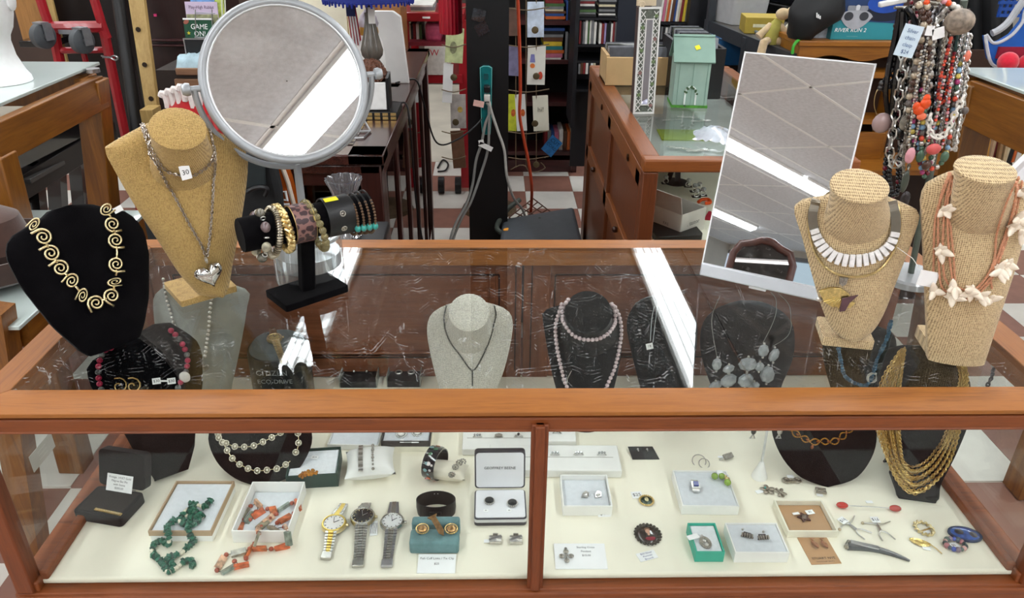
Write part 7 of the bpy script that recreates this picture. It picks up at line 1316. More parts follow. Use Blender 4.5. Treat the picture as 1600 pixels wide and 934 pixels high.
wobj('amber_drop', MB().sph(drape([(1268, 698)], K10.b, .003)[0], (.003, .003, .005), 8, 6), AM, n10)
wt = ap(434, 541, D(434, 640) + V((0, 0, .11)), V((0, -.35, 1)).normalized()); tn = thing('watch_tin', 'black round watch tin with cushion and gold watch, under the glass', 'tin', V((wt.x, wt.y, DECK))); TR_ = 47 * mpp(wt)
ht_ = wt.z - DECK; obj('body', MB().lathe([(TR_ * .98, .001), (TR_, .004), (TR_, ht_ - .01), (TR_ * .97, ht_)], 40, True), mat('1A1D1F', .35, .2, .15, 40), tn, smooth=True); obj('cushion', MB().lathe([(TR_ * .92, ht_ + .0005), (TR_ * .8, ht_ + .012), (.001, ht_ + .016)], 32, True), mat('4A5252', .8, 0, .1, 30), tn, smooth=True)
text('lettering', 'CITIZEN', .017, mat('8C9092', .5), tn, (0, -TR_ - .0012, ht_ * .80), FACE); text('lettering', 'ECO-DRIVE', .014, mat('8C9092', .5), tn, (.004, -TR_ - .0012, ht_ * .64), FACE)
em = MB().at((-.022, .030, ht_ + .012)).torus((0, 0, 0), .008, .0008, 16, 5).torus((0, 0, 0), .0045, .0008, 12, 5); obj('emblem', em, mat('B9C2C6', .4, .5), tn)
def watch(label, face, top, bot, zs, bandms, casem, dialm, w_=.020, r_=.019, tag_=None, marks=True, fold=.35):
    """wrist watch lying on its band; face, top and bottom are where those meet the sight lines at height zs"""
    c_, a_, b_ = az(*face, zs + .008), az(*top, zs + .004), az(*bot, zs + .004); up = (a_ - b_); up.z = 0; up.normalize(); rt_ = V((up.y, -up.x, 0)); R = Matrix((rt_, up, V((0, 0, 1)))).transposed()
    t = thing('watch', label, 'watch', V((c_.x, c_.y, zs)), 0, None, R); inv_ = mw(t).inverted()
    obj('watch_case', MB().at((0, 0, .004), None).lathe([(r_ * .9, 0), (r_, .002), (r_, .006), (r_ * .93, .0085), (r_ * .80, .0085), (r_ * .8, .0078), (.001, .0078)], 32, True), casem, t, smooth=True)
    obj('dial', MB().at((0, 0, .0120)).lathe([(r_ * .79, 0), (.001, .0002)], 32, False), dialm, t)
    hm2 = MB(); [hm2.bar(V((r_ * .62 * math.sin(q), r_ * .62 * math.cos(q), .0124)), V((r_ * .73 * math.sin(q), r_ * .73 * math.cos(q), .0124)), .0012, .0004) for q in [2 * PI * i / 12 for i in range(12)]]
    o = obj('hour_markers', hm2, CST if dialm is not WD2 else PGOLD, t); obj('hand', MB().bar((0, 0, .0128), (r_ * .38, r_ * .25, .0128), .0011, .0004), INK if dialm is not WD2 else SILV, t); obj('hand', MB().bar((0, 0, .0132), (-r_ * .1, r_ * .6, .0132), .0008, .0004), INK if dialm is not WD2 else SILV, t)
    obj('bezel', MB().torus((0, 0, .0125), r_ * .86, r_ * .07, 36, 6), bandms[1], t, smooth=True); obj('crown', MB().cyl((r_ * .98, 0, .008), (r_ * 1.16, 0, .008), .0026, n=10), casem, t, smooth=True)
    lm1 = MB().box((0, 0, 0), (w_ * .40, .0042, .0026)).mesh('band_link', bandms[1]); lm2 = MB().box((0, 0, 0), (w_ * .25, .0042, .0024)).mesh('band_link', bandms[0])
    for sgn, L in ((1, (inv_ @ a_).y), (-1, -(inv_ @ b_).y)):
        n = int((L - r_ * .85) / .0052); x_off = (inv_ @ (a_ if sgn > 0 else b_)).x
        for i in range(n):
            u = (i + .5) / n; y = sgn * (r_ * .88 + .0052 * (i + .5)); z = .009 * (1 - u) ** 1.5 + .003; xx = x_off * u; wk = 1 - .22 * u
            for dx, me in ((0, lm1), (-.35 * w_, lm2), (.35 * w_, lm2)): o = put('band_link', me, t); o.location = (xx + dx * wk, y, z + (0 if dx else .0004)); o.scale = (wk, 1, 1)
    obj('clasp', MB().box(((inv_ @ b_).x, (inv_ @ b_).y - .003, .0045), (w_ * .86, .014, .006)), bandms[0], t, bevel=.001); return t
WD2 = mat('141416', .2, 0, .1, 20, coat=.6); WD1 = mat('E9E6E2', .3, 0, .05, 30, coat=.5); ST2 = mat('C6C4BE', .25, 1, .08, 200); YG2 = mat('DCC06A', .28, 1, .1, 200)
watch('gold watch lying on the round black tin', (429, 529), (425, 512), (442, 562), wt.z + .012, (PGOLD, GOLD), GOLD, mat('BFA85E', .3, .5, .2, 60), .016, .016)
for k, (fl, fr, bl) in enumerate((((532, 606), (588, 606), (541, 578)), ((606, 605), (656, 605), (614, 580)))):
    c_, yw_, w_, d = rect(fl, fr, bl, DECK); t = thing('earring_box', ('left' if k == 0 else 'right') + ' small open black earring box at the back of the case', 'jewelry box', V((c_.x, c_.y, DECK)), yw_); obj('tray', MB().box((0, 0, .008), (w_, d, .016)), BLK, t, bevel=.001)
    for x in (-w_ / 2 - .001, w_ / 2 + .001): obj('clear_side', MB().box((x, 0, .014), (.0015, d, .026)), mat('8E948E', .15, 0, .1, 20), t)
    obj('clear_lid', MB().at((0, d / 2, .016), Matrix.Rotation(-.35, 3, 'X')).box((0, .0, .02), (w_, .0015, .04)), glass_pane('lid_%d' % k, 'C9D0CC', 0, .08), t); obj('lid_knob', MB().box((.0, d / 2 + .012, .058), (.012, .006, .006)), mat('DAD6CE', .4), t)
    e2 = wthing('earrings', ('black earrings in the left small black box', 'ring-shaped silver bead earrings in the right small black box')[k], 'earrings', c_ + V((0, 0, .018)))
    for s_ in (-1, 1): obj('earring', MB().torus((s_ * w_ * .2, 0, .001), .007, .0018, 10, 5) if k else MB().sph((s_ * w_ * .18, 0, .002), .003, 8, 6), SILV, e2, smooth=True)
q = D(1520, 604); bch = wthing('bracelet', 'dark chain bracelet with bar clasp at the right end of the case', 'bracelet', T(1556, 580)); 
pts = spline([az(1565, 565, .80), az(1553, 575, .795), az(1550, 588, .79), az(1544, 600, .78), az(1538, 612, .76)], 6); o = wobj('chain', chain(pts, .009, .0016, None, 8, 5), CST, bch); o['kind'] = 'stuff'; wobj('bar_clasp', MB().cyl(az(1551, 572, .80), az(1561, 562, .80), .003, n=10), SILV, bch, smooth=True)
sr_ = az(1545, 585, .78); wobj('small_stand', MB().box((min(sr_.x, .82), max(sr_.y, .03), (DECK + .76) / 2), (.02, .02, .76 - DECK)), mat('4A4A48', .5), bch)
LIN = mat('D9DDE2', .95, 0, .05, 100, bump=.5)
def obox(label, fl, fr, bl, h, m, fill=None, fh=.7, cat='jewelry box', wall=.0022, name='gift_box', base=None):
    """open box: outer walls with a floor, a pad in it, maybe a base of another colour below"""
    c_, yw_, w_, d = rect(fl, fr, bl, DECK); t = thing(name, label, cat, V((c_.x, c_.y, DECK + .0005)), yw_); o_ = [(-w_ / 2, -d / 2), (w_ / 2, -d / 2), (w_ / 2, d / 2), (-w_ / 2, d / 2)]; z0 = 0
    if base: obj('base', MB().box((0, 0, h * base[1] / 2), (w_, d, h * base[1])), base[0], t, bevel=.0006); z0 = h * base[1]; k = 1.02
    else: k = 1
    R_ = lambda f, z: [V((x * k - math.copysign(f, x), y * k - math.copysign(f, y), z)) for x, y in o_]
    obj('walls', MB().loft([R_(0, z0), R_(0, h), R_(wall, h), R_(wall, z0 + .001)]), m, t, bevel=.0004)
    if fill: obj('pad', MB().box((0, 0, (z0 + .001 + h * fh) / 2), (w_ * k - 2 * wall - .0006, d * k - 2 * wall - .0006, h * fh - z0 - .001)), fill, t, bevel=.002)
    t['_'] = 0; del t['_']; return t, w_, d, DECK + h * fh + .0005
def card_thing(label, fl, fr, bl, m, lines, size, z=.0006, tilt=0, name='price_card', cat='card', ink=INK, dx=0):
    c_, yw_, w_, d = rect(fl, fr, bl, DECK + z); t = thing(name, label, cat, c_, yw_, None, Matrix.Rotation(yw_, 3, 'Z') @ Matrix.Rotation(tilt, 3, 'X')); obj('paper', MB().box((0, 0, 0), (w_, d, .0008)), m, t)
    for i, (s, y) in enumerate(lines): text('lettering', s, size, ink, t, (dx, y * d, .0007), None)
    return t, w_, d
def small(name, label, cat, px, h, parts, rz=0, tilt=0, group=None):
    c_ = D(px[0], px[1], h + .0004); t = thing(name, label, cat, c_, rz, group, Matrix.Rotation(rz, 3, 'Z') @ Matrix.Rotation(tilt, 3, 'X'))
    for nm, mb, m, s in parts: obj(nm, mb, m, t, smooth=s)
    return t
def tagp(t, loc, w_, d, s='', rz=0, size=None): # small paper tag as a part
    o = obj('price_tag', MB().box((0, 0, 0), (w_, d, .0006)), CARD, t); o.matrix_basis = Matrix.Translation(loc) @ Matrix.Rotation(rz, 4, 'Z')
    if s: text('lettering', s, size or d * .6, INK, o, (0, 0, .0005))
    return o
BV = velvet('171415', .2)
c_, yw_, w_, d = rect((117, 812), (191, 825), (152, 770), DECK); hb3 = thing('jewelry_box', 'open charcoal velvet jewelry box with hinged lid, left end of the deck', 'jewelry box', V((c_.x, c_.y, DECK)), yw_)
obj('base', slab(MB(), w_, d, .0005, .020, .006), BV, hb3, bevel=.002); obj('lid', MB().at((0, d / 2 + .002, .021), Matrix.Rotation(rad(72), 3, 'X')).prism([(x, y + d / 2) for x, y in rpoly(w_, d, .008, 3)], -.018, 0), BV, hb3, bevel=.002); obj('lining', MB().box((0, 0, .0203), (w_ * .86, d * .84, .001)), velvet('2A2422', .2), hb3); obj('hinge', MB().cyl((-w_ * .3, d / 2, .020), (w_ * .3, d / 2, .020), .0018), OXID, hb3)
small('bar_pin', 'slim gold filigree bar pin in the charcoal box', 'brooch', (169, 800), .022, [('bar', MB().box((0, 0, .001), (.052, .005, .002)), GOLD2, 0), ('filigree', MB().tube([V((-.024 + .0012 * i, .0016 * math.sin(i * 1.6), .0026)) for i in range(41)], .0006, 5), PGOLD, 1)], yw_ - .04)
lz = DECK + .045; pc_ = mw(hb3) @ V((.012, d / 2 - .012, .045)); pct = thing('price_card', 'white typed card leaning in the charcoal box lid', 'card', pc_, 0, None, Matrix.Rotation(yw_, 3, 'Z') @ Matrix.Rotation(rad(62), 3, 'X')); obj('paper', MB().box((0, 0, 0), (.050, .030, .0006)), CARD, pct)
for k, s in enumerate(('Vintage, 14 KT Gold', 'Filigree Bar Pin', 'with Stone', '$200.00')): text('lettering', s, .0052, INK, pct, (0, .0095 - .0062 * k, .0005))
KR = mat('B49A7C', .8, 0, .06, 30)
b_, w_, d, zf = obox('white box with tan rim, holding a green stone necklace', (237, 846), (333, 846), (272, 768), .024, KR, LIN, .82, base=(WHITE, .55))
def chips(name, label, px, zf_, m_list, step, kind, zoff=.004, edge=None):
    pts = []
    for x, y, z in px: pts.append(az(x, y, DECK + z))
    pts = spline(pts, 8); t = wthing(name, label, 'necklace', pts[0]); inv_ = mw(t).inverted(); wobj('string', MB().tube(pts, .0006, 4), INK, t)
    P_ = resample(pts, step)
    for i, q in enumerate(P_):
        me = kind(i); o = put(me.name.split('.')[0], me, t); t_ = (P_[min(i + 1, len(P_) - 1)] - P_[max(0, i - 1)]).normalized(); o.matrix_basis = inv_ @ Matrix.Translation(q + V((random.uniform(-.001, .001), random.uniform(-.001, .001), random.uniform(0, .0015)))) @ (frame(t_) @ Matrix.Rotation(random.uniform(-PI, PI), 3, 'Z')).to_4x4()
    return t
MAL = [mat(h, .3, 0, .35, 160) for h in ('1E5A46', '2A6A54', '163F34')]; mch = []
for k in range(4):
    mb = MB().sph((0, 0, 0), (.0078, .0052, .0034), 6, 4); mb.v = [q * random.uniform(.75, 1.2) for q in mb.v]; mch.append(mb.mesh('malachite_chip', MAL[k % 3]))
prl = MB().sph((0, 0, 0), .0036, 8, 6).mesh('pearl_bead', mat('E4DCC8', .25, 0, .1, 60, coat=.4))
H_ = .026
chips('necklace', 'dark green malachite chip necklace with cream beads, spilling over the tan rimmed box',
      [(330, 782, H_), (318, 792, H_), (298, 786, H_ + .004), (306, 800, H_), (290, 806, H_), (312, 808, H_ + .004), (294, 796, H_ + .006), (284, 812, H_), (302, 818, H_), (318, 804, H_), (296, 822, H_), (276, 812, H_), (262, 824, H_ + .001), (264, 838, H_), (264, 850, .008), (254, 846, .004), (242, 850, .004), (238, 864, .004), (248, 874, .004), (258, 886, .004), (264, 894, .004), (272, 884, .004), (262, 872, .006), (280, 866, .004), (292, 856, .004), (303, 846, .006), (296, 834, .02), (294, 822, H_ + .002)], 0, None, .0046, lambda i: prl if i % 13 in (5, 6) else mch[i % 4])
chips('necklace_end', 'short loose end of the malachite necklace with its clasp', [(264, 894, .004), (274, 888, .005), (284, 880, .005), (296, 874, .004), (302, 882, .004), (296, 888, .004)], 0, None, .0046, lambda i: prl if i in (2, 3, 4) else mch[i % 4])
b_, w_, d, zf = obox('plain white box holding a coral and shell necklace', (365, 848), (453, 848), (392, 770), .026, WHITE, LIN, .18)
CO = mat('A8543E', .4, 0, .25, 80); pm2 = [MB().box((0, 0, 0), (.0115, .0048, .023)).mesh('shell_tube', mat(h, .3, 0, .55, 120, coat=.3)) for h in ('C0683E', '8E8874', 'D2A88A', '7E8A7E', 'C6633C')]; cb3 = MB().sph((0, 0, 0), .0040, 8, 6).mesh('coral_bead', CO)
f_ = .007; tp = .030
chips('necklace', 'coral bead and long shell tube necklace, spilling from the white box',
      [(374, 824, f_), (382, 800, f_), (402, 786, f_), (400, 800, f_), (384, 816, f_), (420, 794, f_), (426, 806, f_), (404, 826, f_ + .002), (440, 796, f_), (452, 788, f_), (466, 786, f_ + .004), (456, 806, f_), (436, 814, f_), (428, 826, f_ + .004), (444, 824, f_ + .004), (450, 838, tp), (450, 850, .006), (438, 856, .004), (412, 858, .004), (398, 856, .005), (376, 862, .004), (352, 868, .004), (344, 880, .004), (340, 892, .004), (360, 888, .004), (366, 876, .006), (376, 884, .004), (386, 878, .004), (384, 866, .006), (396, 854, .006), (402, 840, tp), (406, 826, f_ + .006)], 0, None, .0175, lambda i: cb3 if i % 2 else pm2[(i // 2) % 5])
GB = mat('14352C', .6, 0, .1, 40)
b_, w_, d, zf = obox('dark green box with amber earrings on cotton', (449, 765), (529, 760), (453, 722), .030, GB, COTTON, .86)
def cluster(n, R_, r_, sx=1, sy=1, seed=0):
    rn = random.Random(seed); mb = MB()
    for i in range(n): a = rn.uniform(0, 6.28); q = R_ * math.sqrt(rn.uniform(0, 1)); mb.sph((sx * q * math.cos(a), sy * q * math.sin(a), r_ * rn.uniform(.5, 1.6)), r_ * rn.uniform(.7, 1.2), 6, 4)
    return mb
small('earrings', 'amber stone cluster earrings in the dark green box', 'earrings', (489, 740), .028, [('left_earring', cluster(14, .011, .0035, 1, .6, 3).at(), mat('C8862A', .12, .4, .35, 200, coat=.6), 0)], .15)
t = small('earrings', 'second amber earring of the pair in the dark green box', 'earrings', (474, 744), .028, [('stones', cluster(10, .008, .003, 1, .7, 5), mat('B8741E', .12, .4, .35, 200, coat=.6), 0)]); 
c2 = D(480, 714, .031); pt2 = thing('price_tag', 'barbell price tag on the dark green box', 'tag', c2, -.05); tagp(pt2, (-.014, 0, 0), .013, .009, '$28', 0); tagp(pt2, (.014, 0, 0), .013, .009, '$28', 0); obj('bridge', MB().box((0, 0, 0), (.02, .002, .0005)), CARD, pt2)
b_, w_, d, zf = obox('white box with gold leaf earrings at the back of the left deck', (512, 702), (592, 704), (522, 658), .012, WHITE, LIN, .9)
LEAF = mat('DEC684', .25, 1, .25, 300, bump=.4, bsc=500)
for k, (x, y) in enumerate(((550, 668), (566, 670))): small('earrings', ('left', 'right')[k] + ' gold leaf earring in the back white box', 'earrings', (x, y), .012, [('leaf', MB().loft([[V((.014 * s * 2 - .014, .006 * math.sin(PI * s) * c, .002 + .002 * math.sin(PI * s))) for c in (-1, -.3, .3, 1)] + [V((.014 * s * 2 - .014, 0, .0))] for s in (.02, .25, .5, .75, .98)]), LEAF, 0)], .5)
b_, w_, d, zf = obox('dark brown lined box with pearl earrings on a cream base', (597, 706), (672, 706), (606, 668), .026, mat('2A2220', .6), LIN, .8, base=(CREAM, .5))
for k, (x, y) in enumerate(((627, 678), (652, 676))):
    pe = MB().sph((0, 0, .004), (.0075, .0075, .005), 14, 8); rn_ = MB(); [rn_.sph((.0095 * math.cos(q), .0095 * math.sin(q), .0025), .0019, 6, 4) for q in [2 * PI * i / 16 for i in range(16)]]
    small('earrings', ('left', 'right')[k] + ' round pearl earring ringed in silver', 'earrings', (x, y), .022, [('pearl', pe, mat('E6E2DA', .3, 0, .08, 60, coat=.5), 1), ('silver_ring', rn_, SILV, 0)], 0, .3)
t = small('price_tag', 'small tag in front of the pearl earrings', 'tag', (636, 690), .024, []); tagp(t, (.004, 0, 0), .030, .004); tagp(t, (.016, 0, .0006), .014, .008, '$28'); tagp(t, (-.010, .002, .0006), .007, .010)
def pillow(label, px, w_, d, h_, rz, m):
    t = small('bracelet_pillow', label, 'pillow', px, 0, [], rz); rows = []
    for j in range(13):
        v = j / 12 * 2 - 1; row = []
        for i in range(13):
            u = i / 12 * 2 - 1; pu = 1 - .10 * (1 - v * v) * abs(u) ** 2; pv = 1 - .10 * (1 - u * u) * abs(v) ** 2; row.append((u * pu, v * pv, max(0, (1 - u * u) * (1 - v * v)) ** .45))
        rows.append(row)
    mb = MB(); mb.loft([[V((a * w_ / 2, b * d / 2, h_ / 2 + q * h_ / 2)) for a, b, q in r] for r in rows], closed=False); mb.loft([[V((a * w_ / 2, b * d / 2, h_ / 2 - q * h_ / 2)) for a, b, q in r] for r in rows], closed=False); obj('cushion', mb, m, t, smooth=True); return t, lambda x, y: max(0, (1 - (2 * x / w_) ** 2) * (1 - (2 * y / d) ** 2)) ** .45 * h_ / 2 + h_ / 2
pt_, hz_ = pillow('white satin bracelet pillow with two silver bracelets', (580, 738), .092, .078, .046, .14, mat('E9E8E4', .5, 0, .03, 20, sheen=.3))
for k, (x, w2, lb) in enumerate(((-.016, .008, 'wide silver filigree panel bracelet on the white pillow'), (.006, .003, 'thin silver bead bracelet on the white pillow'))):
    t = wthing('bracelet', lb, 'bracelet', mw(pt_) @ V((x, 0, .03)))
    for j in range(11):
        y = -.034 + .0068 * j; q = mw(pt_) @ V((x, y, hz_(x, y) + .0016)); wobj('panel' if k == 0 else 'bead', MB().at(q, rz=.14).box((0, 0, 0), (w2, .0062, .002)) if k == 0 else MB().sph(q, .0021 + .0008 * (j % 3 == 0), 8, 5), OXID if k == 0 and j % 2 else SILV if k == 0 else OXID, t)
watch('two-tone watch with white pearl dial and gold bezel, leftmost of three', (522, 819), (538, 784), (511, 866), DECK, (ST2, YG2), PGOLD, WD1, .020, .0215)
watch('steel watch with black dial, middle of three', (567, 808), (573, 783), (560, 878), DECK, (ST2, ST2), mat('BDB08A', .3, 1, .1), WD2, .022, .0215)
watch('steel watch with white dial, rightmost of three', (613, 816), (616, 782), (605, 878), DECK, (mat('B2B2B6', .3, 1, .1), ST2), ST2, mat('D6D6D6', .3, 0, .05, 30), .021, .0210)
t = small('price_tag', 'long white tag lying between the black and white dial watches', 'tag', (584, 825), .001, []); tagp(t, (0, 0, 0), .013, .034, '', .12); [text('lettering', '||||', .010, INK, t, (0, -.008 + .008 * k, .0008)) for k in range(3)]
pt_, hz_ = pillow('cream bracelet pillow inside the dark floral cuff', (697, 745), .082, .044, .032, -.18, mat('E6DECB', .6, 0, .03, 20, sheen=.3))
t = wthing('cuff_bracelet', 'black glass cuff bangle with orange, red and white flower patches', 'bracelet', mw(pt_) @ V((-.020, 0, .016))); Rc = Matrix.Rotation(-.42, 3, 'Z') @ Matrix.Rotation(PI / 2, 3, 'Y'); cm_ = mw(pt_) @ V((-.020, 0, .030)); mb = MB().at(cm_, Rc).lathe([(.0285, -.012), (.0305, -.012), (.0315, 0), (.0305, .012), (.0285, .012)], 48, False).at(cm_, Rc).lathe([(.0285, -.012), (.0285, .012)], 48, False); wobj('band', mb, mat('14161C', .08, 0, .2, 40, coat=1), t, smooth=True)
for k in range(34):
    a = random.uniform(0, 2 * PI); s = random.uniform(-.008, .008); q = cm_ + Rc @ V((.0316 * math.cos(a), .0316 * math.sin(a), s)); n_ = (Rc @ V((math.cos(a), math.sin(a), 0))); r_ = random.uniform(.0022, .0055)
    wobj('flower_patch', MB().at(q, frame(n_)).sph((0, 0, 0), (r_, r_ * .9, .0009), 8, 4), mat(['C8602A', 'B02A44', '7E9EA0', 'D8D0CE', '3E6A4E', 'C87888', '2E4A6E'][k % 7], .12, 0, .3, 200, coat=1), t)
t = wthing('bracelet', 'silver daisy link bracelet on the cream pillow', 'bracelet', mw(pt_) @ V((.016, 0, .03)))
for k, y in enumerate((-.020, -.006, .008, .019)):
    q = mw(pt_) @ V((.016 + .004 * k, y, hz_(.016 + .004 * k, y) + .002)); mb = MB().at(q, Matrix.Rotation(-.25 * (y < 0) + .1, 3, 'X') @ Matrix.Rotation(rad(25), 3, 'X')); mb.sph((0, 0, 0), .002, 8, 5)
    for i in range(9): a = 2 * PI * i / 9; mb.sph((.0050 * math.cos(a), .0050 * math.sin(a), 0), (.0020, .0020, .0010), 6, 4)
    wobj('daisy_link', mb, OXID, t)
c_ = D(682, 800); t = thing('leather_band', 'wide black leather watch band coiled upright behind the blue velvet box', 'bracelet', c_); pr_ = [(.031 + .0016 * 0, .0005), (.033, .0005), (.0345, .014), (.034, .030), (.032, .030), (.0325, .014), (.031, .0005)]
obj('band', MB().at((0, 0, 0), None, None, (1, .62, 1)).lathe(pr_, 48, False), BL_, t, smooth=True); obj('strap_loop', MB().box((.0, -.0222, .018), (.020, .003, .006)), BLK, t, bevel=.001)
for k in range(5): obj('strap_hole', MB().at((-.016 + .006 * k, .0205, .024)).sph((0, 0, 0), (.0012, .0012, .0012), 6, 4), mat('C9C9C9', .4), t)
for k in range(-3, 4): obj('groove', MB().box((k * .0085, -.0212 * math.sqrt(max(.1, 1 - (k * .0085 / .0345) ** 2)), .014), (.0006, .0012, .024)), INK, t)
BVB = velvet('5E7F82', .3); c_, yw_, w_, d = rect((640, 866), (717, 866), (642, 826), DECK); t = thing('jewelry_box', 'blue grey velvet slotted box with a tie clip set', 'jewelry box', V((c_.x, c_.y, DECK)), yw_); obj('front_cushion', MB().box((0, -d * .22, .013), (w_, d * .56, .026)), BVB, t, bevel=.004); obj('back_cushion', MB().box((0, d * .34, .015), (w_, d * .32, .030)), BVB, t, bevel=.004)
RG = mat('B08A5C', .3, 1, .3, 200, bump=.4, bsc=300)
for k, (x, y) in enumerate(((660, 826), (685, 824), (705, 826))):
    mb = MB(); mb.sph((0, 0, .001), (.0085, .0065, .003), 12, 6); rn_ = MB().tube([V(((.0098 + .0008 * (i % 2)) * math.cos(2 * PI * i / 40), (.0078 + .0008 * (i % 2)) * math.sin(2 * PI * i / 40), .001)) for i in range(40)], .0011, 5, True)
    small('cuff_link', ('left round copper cuff link', 'copper fish tie clip bar', 'right round copper cuff link')[k] + ' in the blue velvet box', 'cuff link', (x, y), .032, [('medallion', mb if k != 1 else MB().at((0, 0, .003), Matrix.Rotation(-1.0, 3, 'Z')).prism([(-.016, -.004), (.010, -.005), (.018, 0), (.010, .005), (-.016, .005), (-.020, .009), (-.022, -.008)], 0, .004), RG, 0)] + ([('rope_edge', rn_, GOLD2, 0)] if k != 1 else []), 0, .5)
card_thing('white typed card in front of the blue velvet box', (651, 894), (711, 894), (653, 867), CARD, [('Fish Cuff Links / Tie Clip', .26), ('$25', -.02)], .0055, .003, .12)
SB = mat('D8D8DA', .4, .2, .04); c_, yw_, w_, d = rect((741, 822), (823, 821), (745, 776), DECK); t = thing('jewelry_box', 'open hinged white satin box with lettering in the lid', 'jewelry box', V((c_.x, c_.y, DECK)), yw_); SAT = mat('E4E4E8', .45, 0, .04, 20)
obj('base', slab(MB(), w_, d, .0005, .016, .005), mat('46464C', .4, .3), t, bevel=.001); obj('silver_rim', slab(MB(), w_ * 1.005, d * 1.005, .008, .0145, .005), SB, t); obj('satin_pad', slab(MB(), w_ * .95, d * .93, .016, .0175, .004), SAT, t)
LR = Matrix.Rotation(rad(78), 3, 'X'); lo_ = [(x, y + d / 2) for x, y in rpoly(w_, d, .006, 3)]; obj('lid', MB().at((0, d / 2 + .001, .018), LR).prism(lo_, -.014, -.001), mat('3E3C42', .4, .3), t, bevel=.001); obj('lid_lining', MB().at((0, d / 2 + .001, .018), LR).prism([(x * .94, d / 2 + (y - d / 2) * .92) for x, y in lo_], -.001, .0004), SAT, t)
lt_ = text('lettering', 'GEOFFREY BEENE', .0072, INK, t, (0, 0, 0)); lt_.matrix_basis = Matrix.Translation((0, d / 2 + .001, .018)) @ LR.to_4x4() @ Matrix.Translation((0, d * .56, .001))
for k, x in enumerate((-.019, .021)):
    on = MB().lathe([(.0082, .002), (.0075, .005), (.001, .0056)], 20); rn_ = MB(); [rn_.sph((.0088 * math.cos(q), .0088 * math.sin(q), .003), .0013, 6, 4) for q in [2 * PI * i / 18 for i in range(18)]]; q = mw(t) @ V((x, .004 - .006 * k, .0176))
    t2 = thing('cuff_link', ('left', 'right')[k] + ' round black onyx cuff link in the satin box', 'cuff link', q); obj('onyx', on, mat('0A0A0C', .1, 0, .1, 20, coat=.6), t2, smooth=True); obj('beaded_edge', rn_, SILV, t2); obj('back_plate', MB().lathe([(.001, .0003), (.0085, .0003), (.0085, .002)], 20), OXID, t2)
    tagp(t, (x - .006, -.018, .0180), .008, .006, '$8')
for k, (x, y) in enumerate(((774, 845), (806, 845))):
    t = small('cuff_link', ('left', 'right')[k] + ' square silver crossed-bar cuff link on the deck', 'cuff link', (x, y), 0, [('plate', MB().box((0, 0, .003), (.020, .015, .005)), SILV, 0), ('bar', MB().bar((-.010, -.005, .007), (.010, .004, .007), .004, .003), STEEL, 0), ('bar', MB().bar((-.010, .003, .0066), (.010, -.003, .0066), .003, .003), SILV, 0), ('post', MB().box((0, .009, .004), (.008, .004, .006)), OXID, 0)])
    if k == 0: tagp(t, (-.014, -.002, .002), .010, .007)
RT = mat('EDECE8', .8, 0, .03, 40)
def ringtray(label, fl, fr, bl, h, xs, y, names_, stone):
    c_, yw_, w_, d = rect(fl, fr, bl, DECK); t = thing('ring_tray', label, 'ring tray', V((c_.x, c_.y, DECK)), yw_); obj('foam', MB().box((0, 0, h / 2 + .0005), (w_, d, h)), RT, t, bevel=.002); obj('slot', MB().box((0, 0, h + .0006), (w_ * .9, .002, .0005)), mat('BDBBB4', .9), t)
    for x, nm, st in zip(xs, names_, stone): ring(nm, (x, y), h, st)
def ring(nm, px, h, st, rz=0):
    t = small('ring', nm, 'ring', px, h - .005, [('band', MB().torus((0, 0, .002), .0088, .0013, 24, 6, Matrix.Rotation(PI / 2, 3, 'X')), SILV, 1)], rz); mb = MB()
    if st == 'wide': mb.sph((0, 0, .010), (.008, .004, .0035), 10, 6)
    elif st == 'dark': mb.sph((0, 0, .0125), (.003, .003, .003), 6, 4)
    else: [mb.sph((dx, 0, .011), .0030 - abs(dx) * .12, 6, 4) for dx in (-.005, 0, .005)]
    obj('stone', mb, CST if st == 'dark' else OXID if st == 'wide' else mat('D6DADE', .08, .7, .4, 400), t)
ringtray('long white foam ring tray with three rings left of the mullion', (722, 712), (858, 712), (728, 678), .016, (746, 779, 810), 686, ('three-stone silver ring in the left foam tray', 'wide domed silver ring in the left foam tray', 'silver ring with dark stone in the left foam tray'), ('tri', 'wide', 'dark'))
ringtray('white foam block behind the ring tray with a single ring, right of the mullion', (842, 699), (900, 699), (842, 668), .016, (870,), 680, ('silver band ring in the back white foam block',), ('tri',))
ringtray('long white foam ring tray with three rings right of the mullion', (764, 746), (971, 747), (768, 706), .018, (794, 867, 904, 940), 714, ('plain silver ring half hidden at the mullion', 'tall silver wedding ring in the right foam tray', 'low silver ring in the middle of the right tray', 'silver cluster ring at the right end of the tray'), ('wide', 'tri', 'tri', 'tri'))
b_, w_, d, zf = obox('small white box with silver earrings and a loose tag', (879, 806), (956, 806), (881, 756), .022, WHITE, LIN, .55)
for k, (x, y) in enumerate(((914, 774), (934, 774))): small('earrings', ('left', 'right')[k] + ' folded silver earring in the small white box', 'earrings', (x, y), .014, [('leaf', MB().prism([(-.007, -.003), (.005, -.004), (.008, .004), (.002, .008), (-.004, .004)], 0, .003).sph((0, 0, .004), (.005, .003, .002), 6, 4), SILV, 0)], .4 * k, .5)
t = small('price_tag', 'tag marked in ink hanging over the small white box front', 'tag', (944, 802), .004, [], 0, .9); tagp(t, (0, 0, 0), .022, .013, '$ 59', .1)
t, w_, d = card_thing('white card with a silver cross pendant', (868, 888), (950, 888), (867, 850), CARD, [('Sterling Cross', .34), ('Pendant', .18), ('$15.00', .02)], .0052, .002, .05, dx=.010)
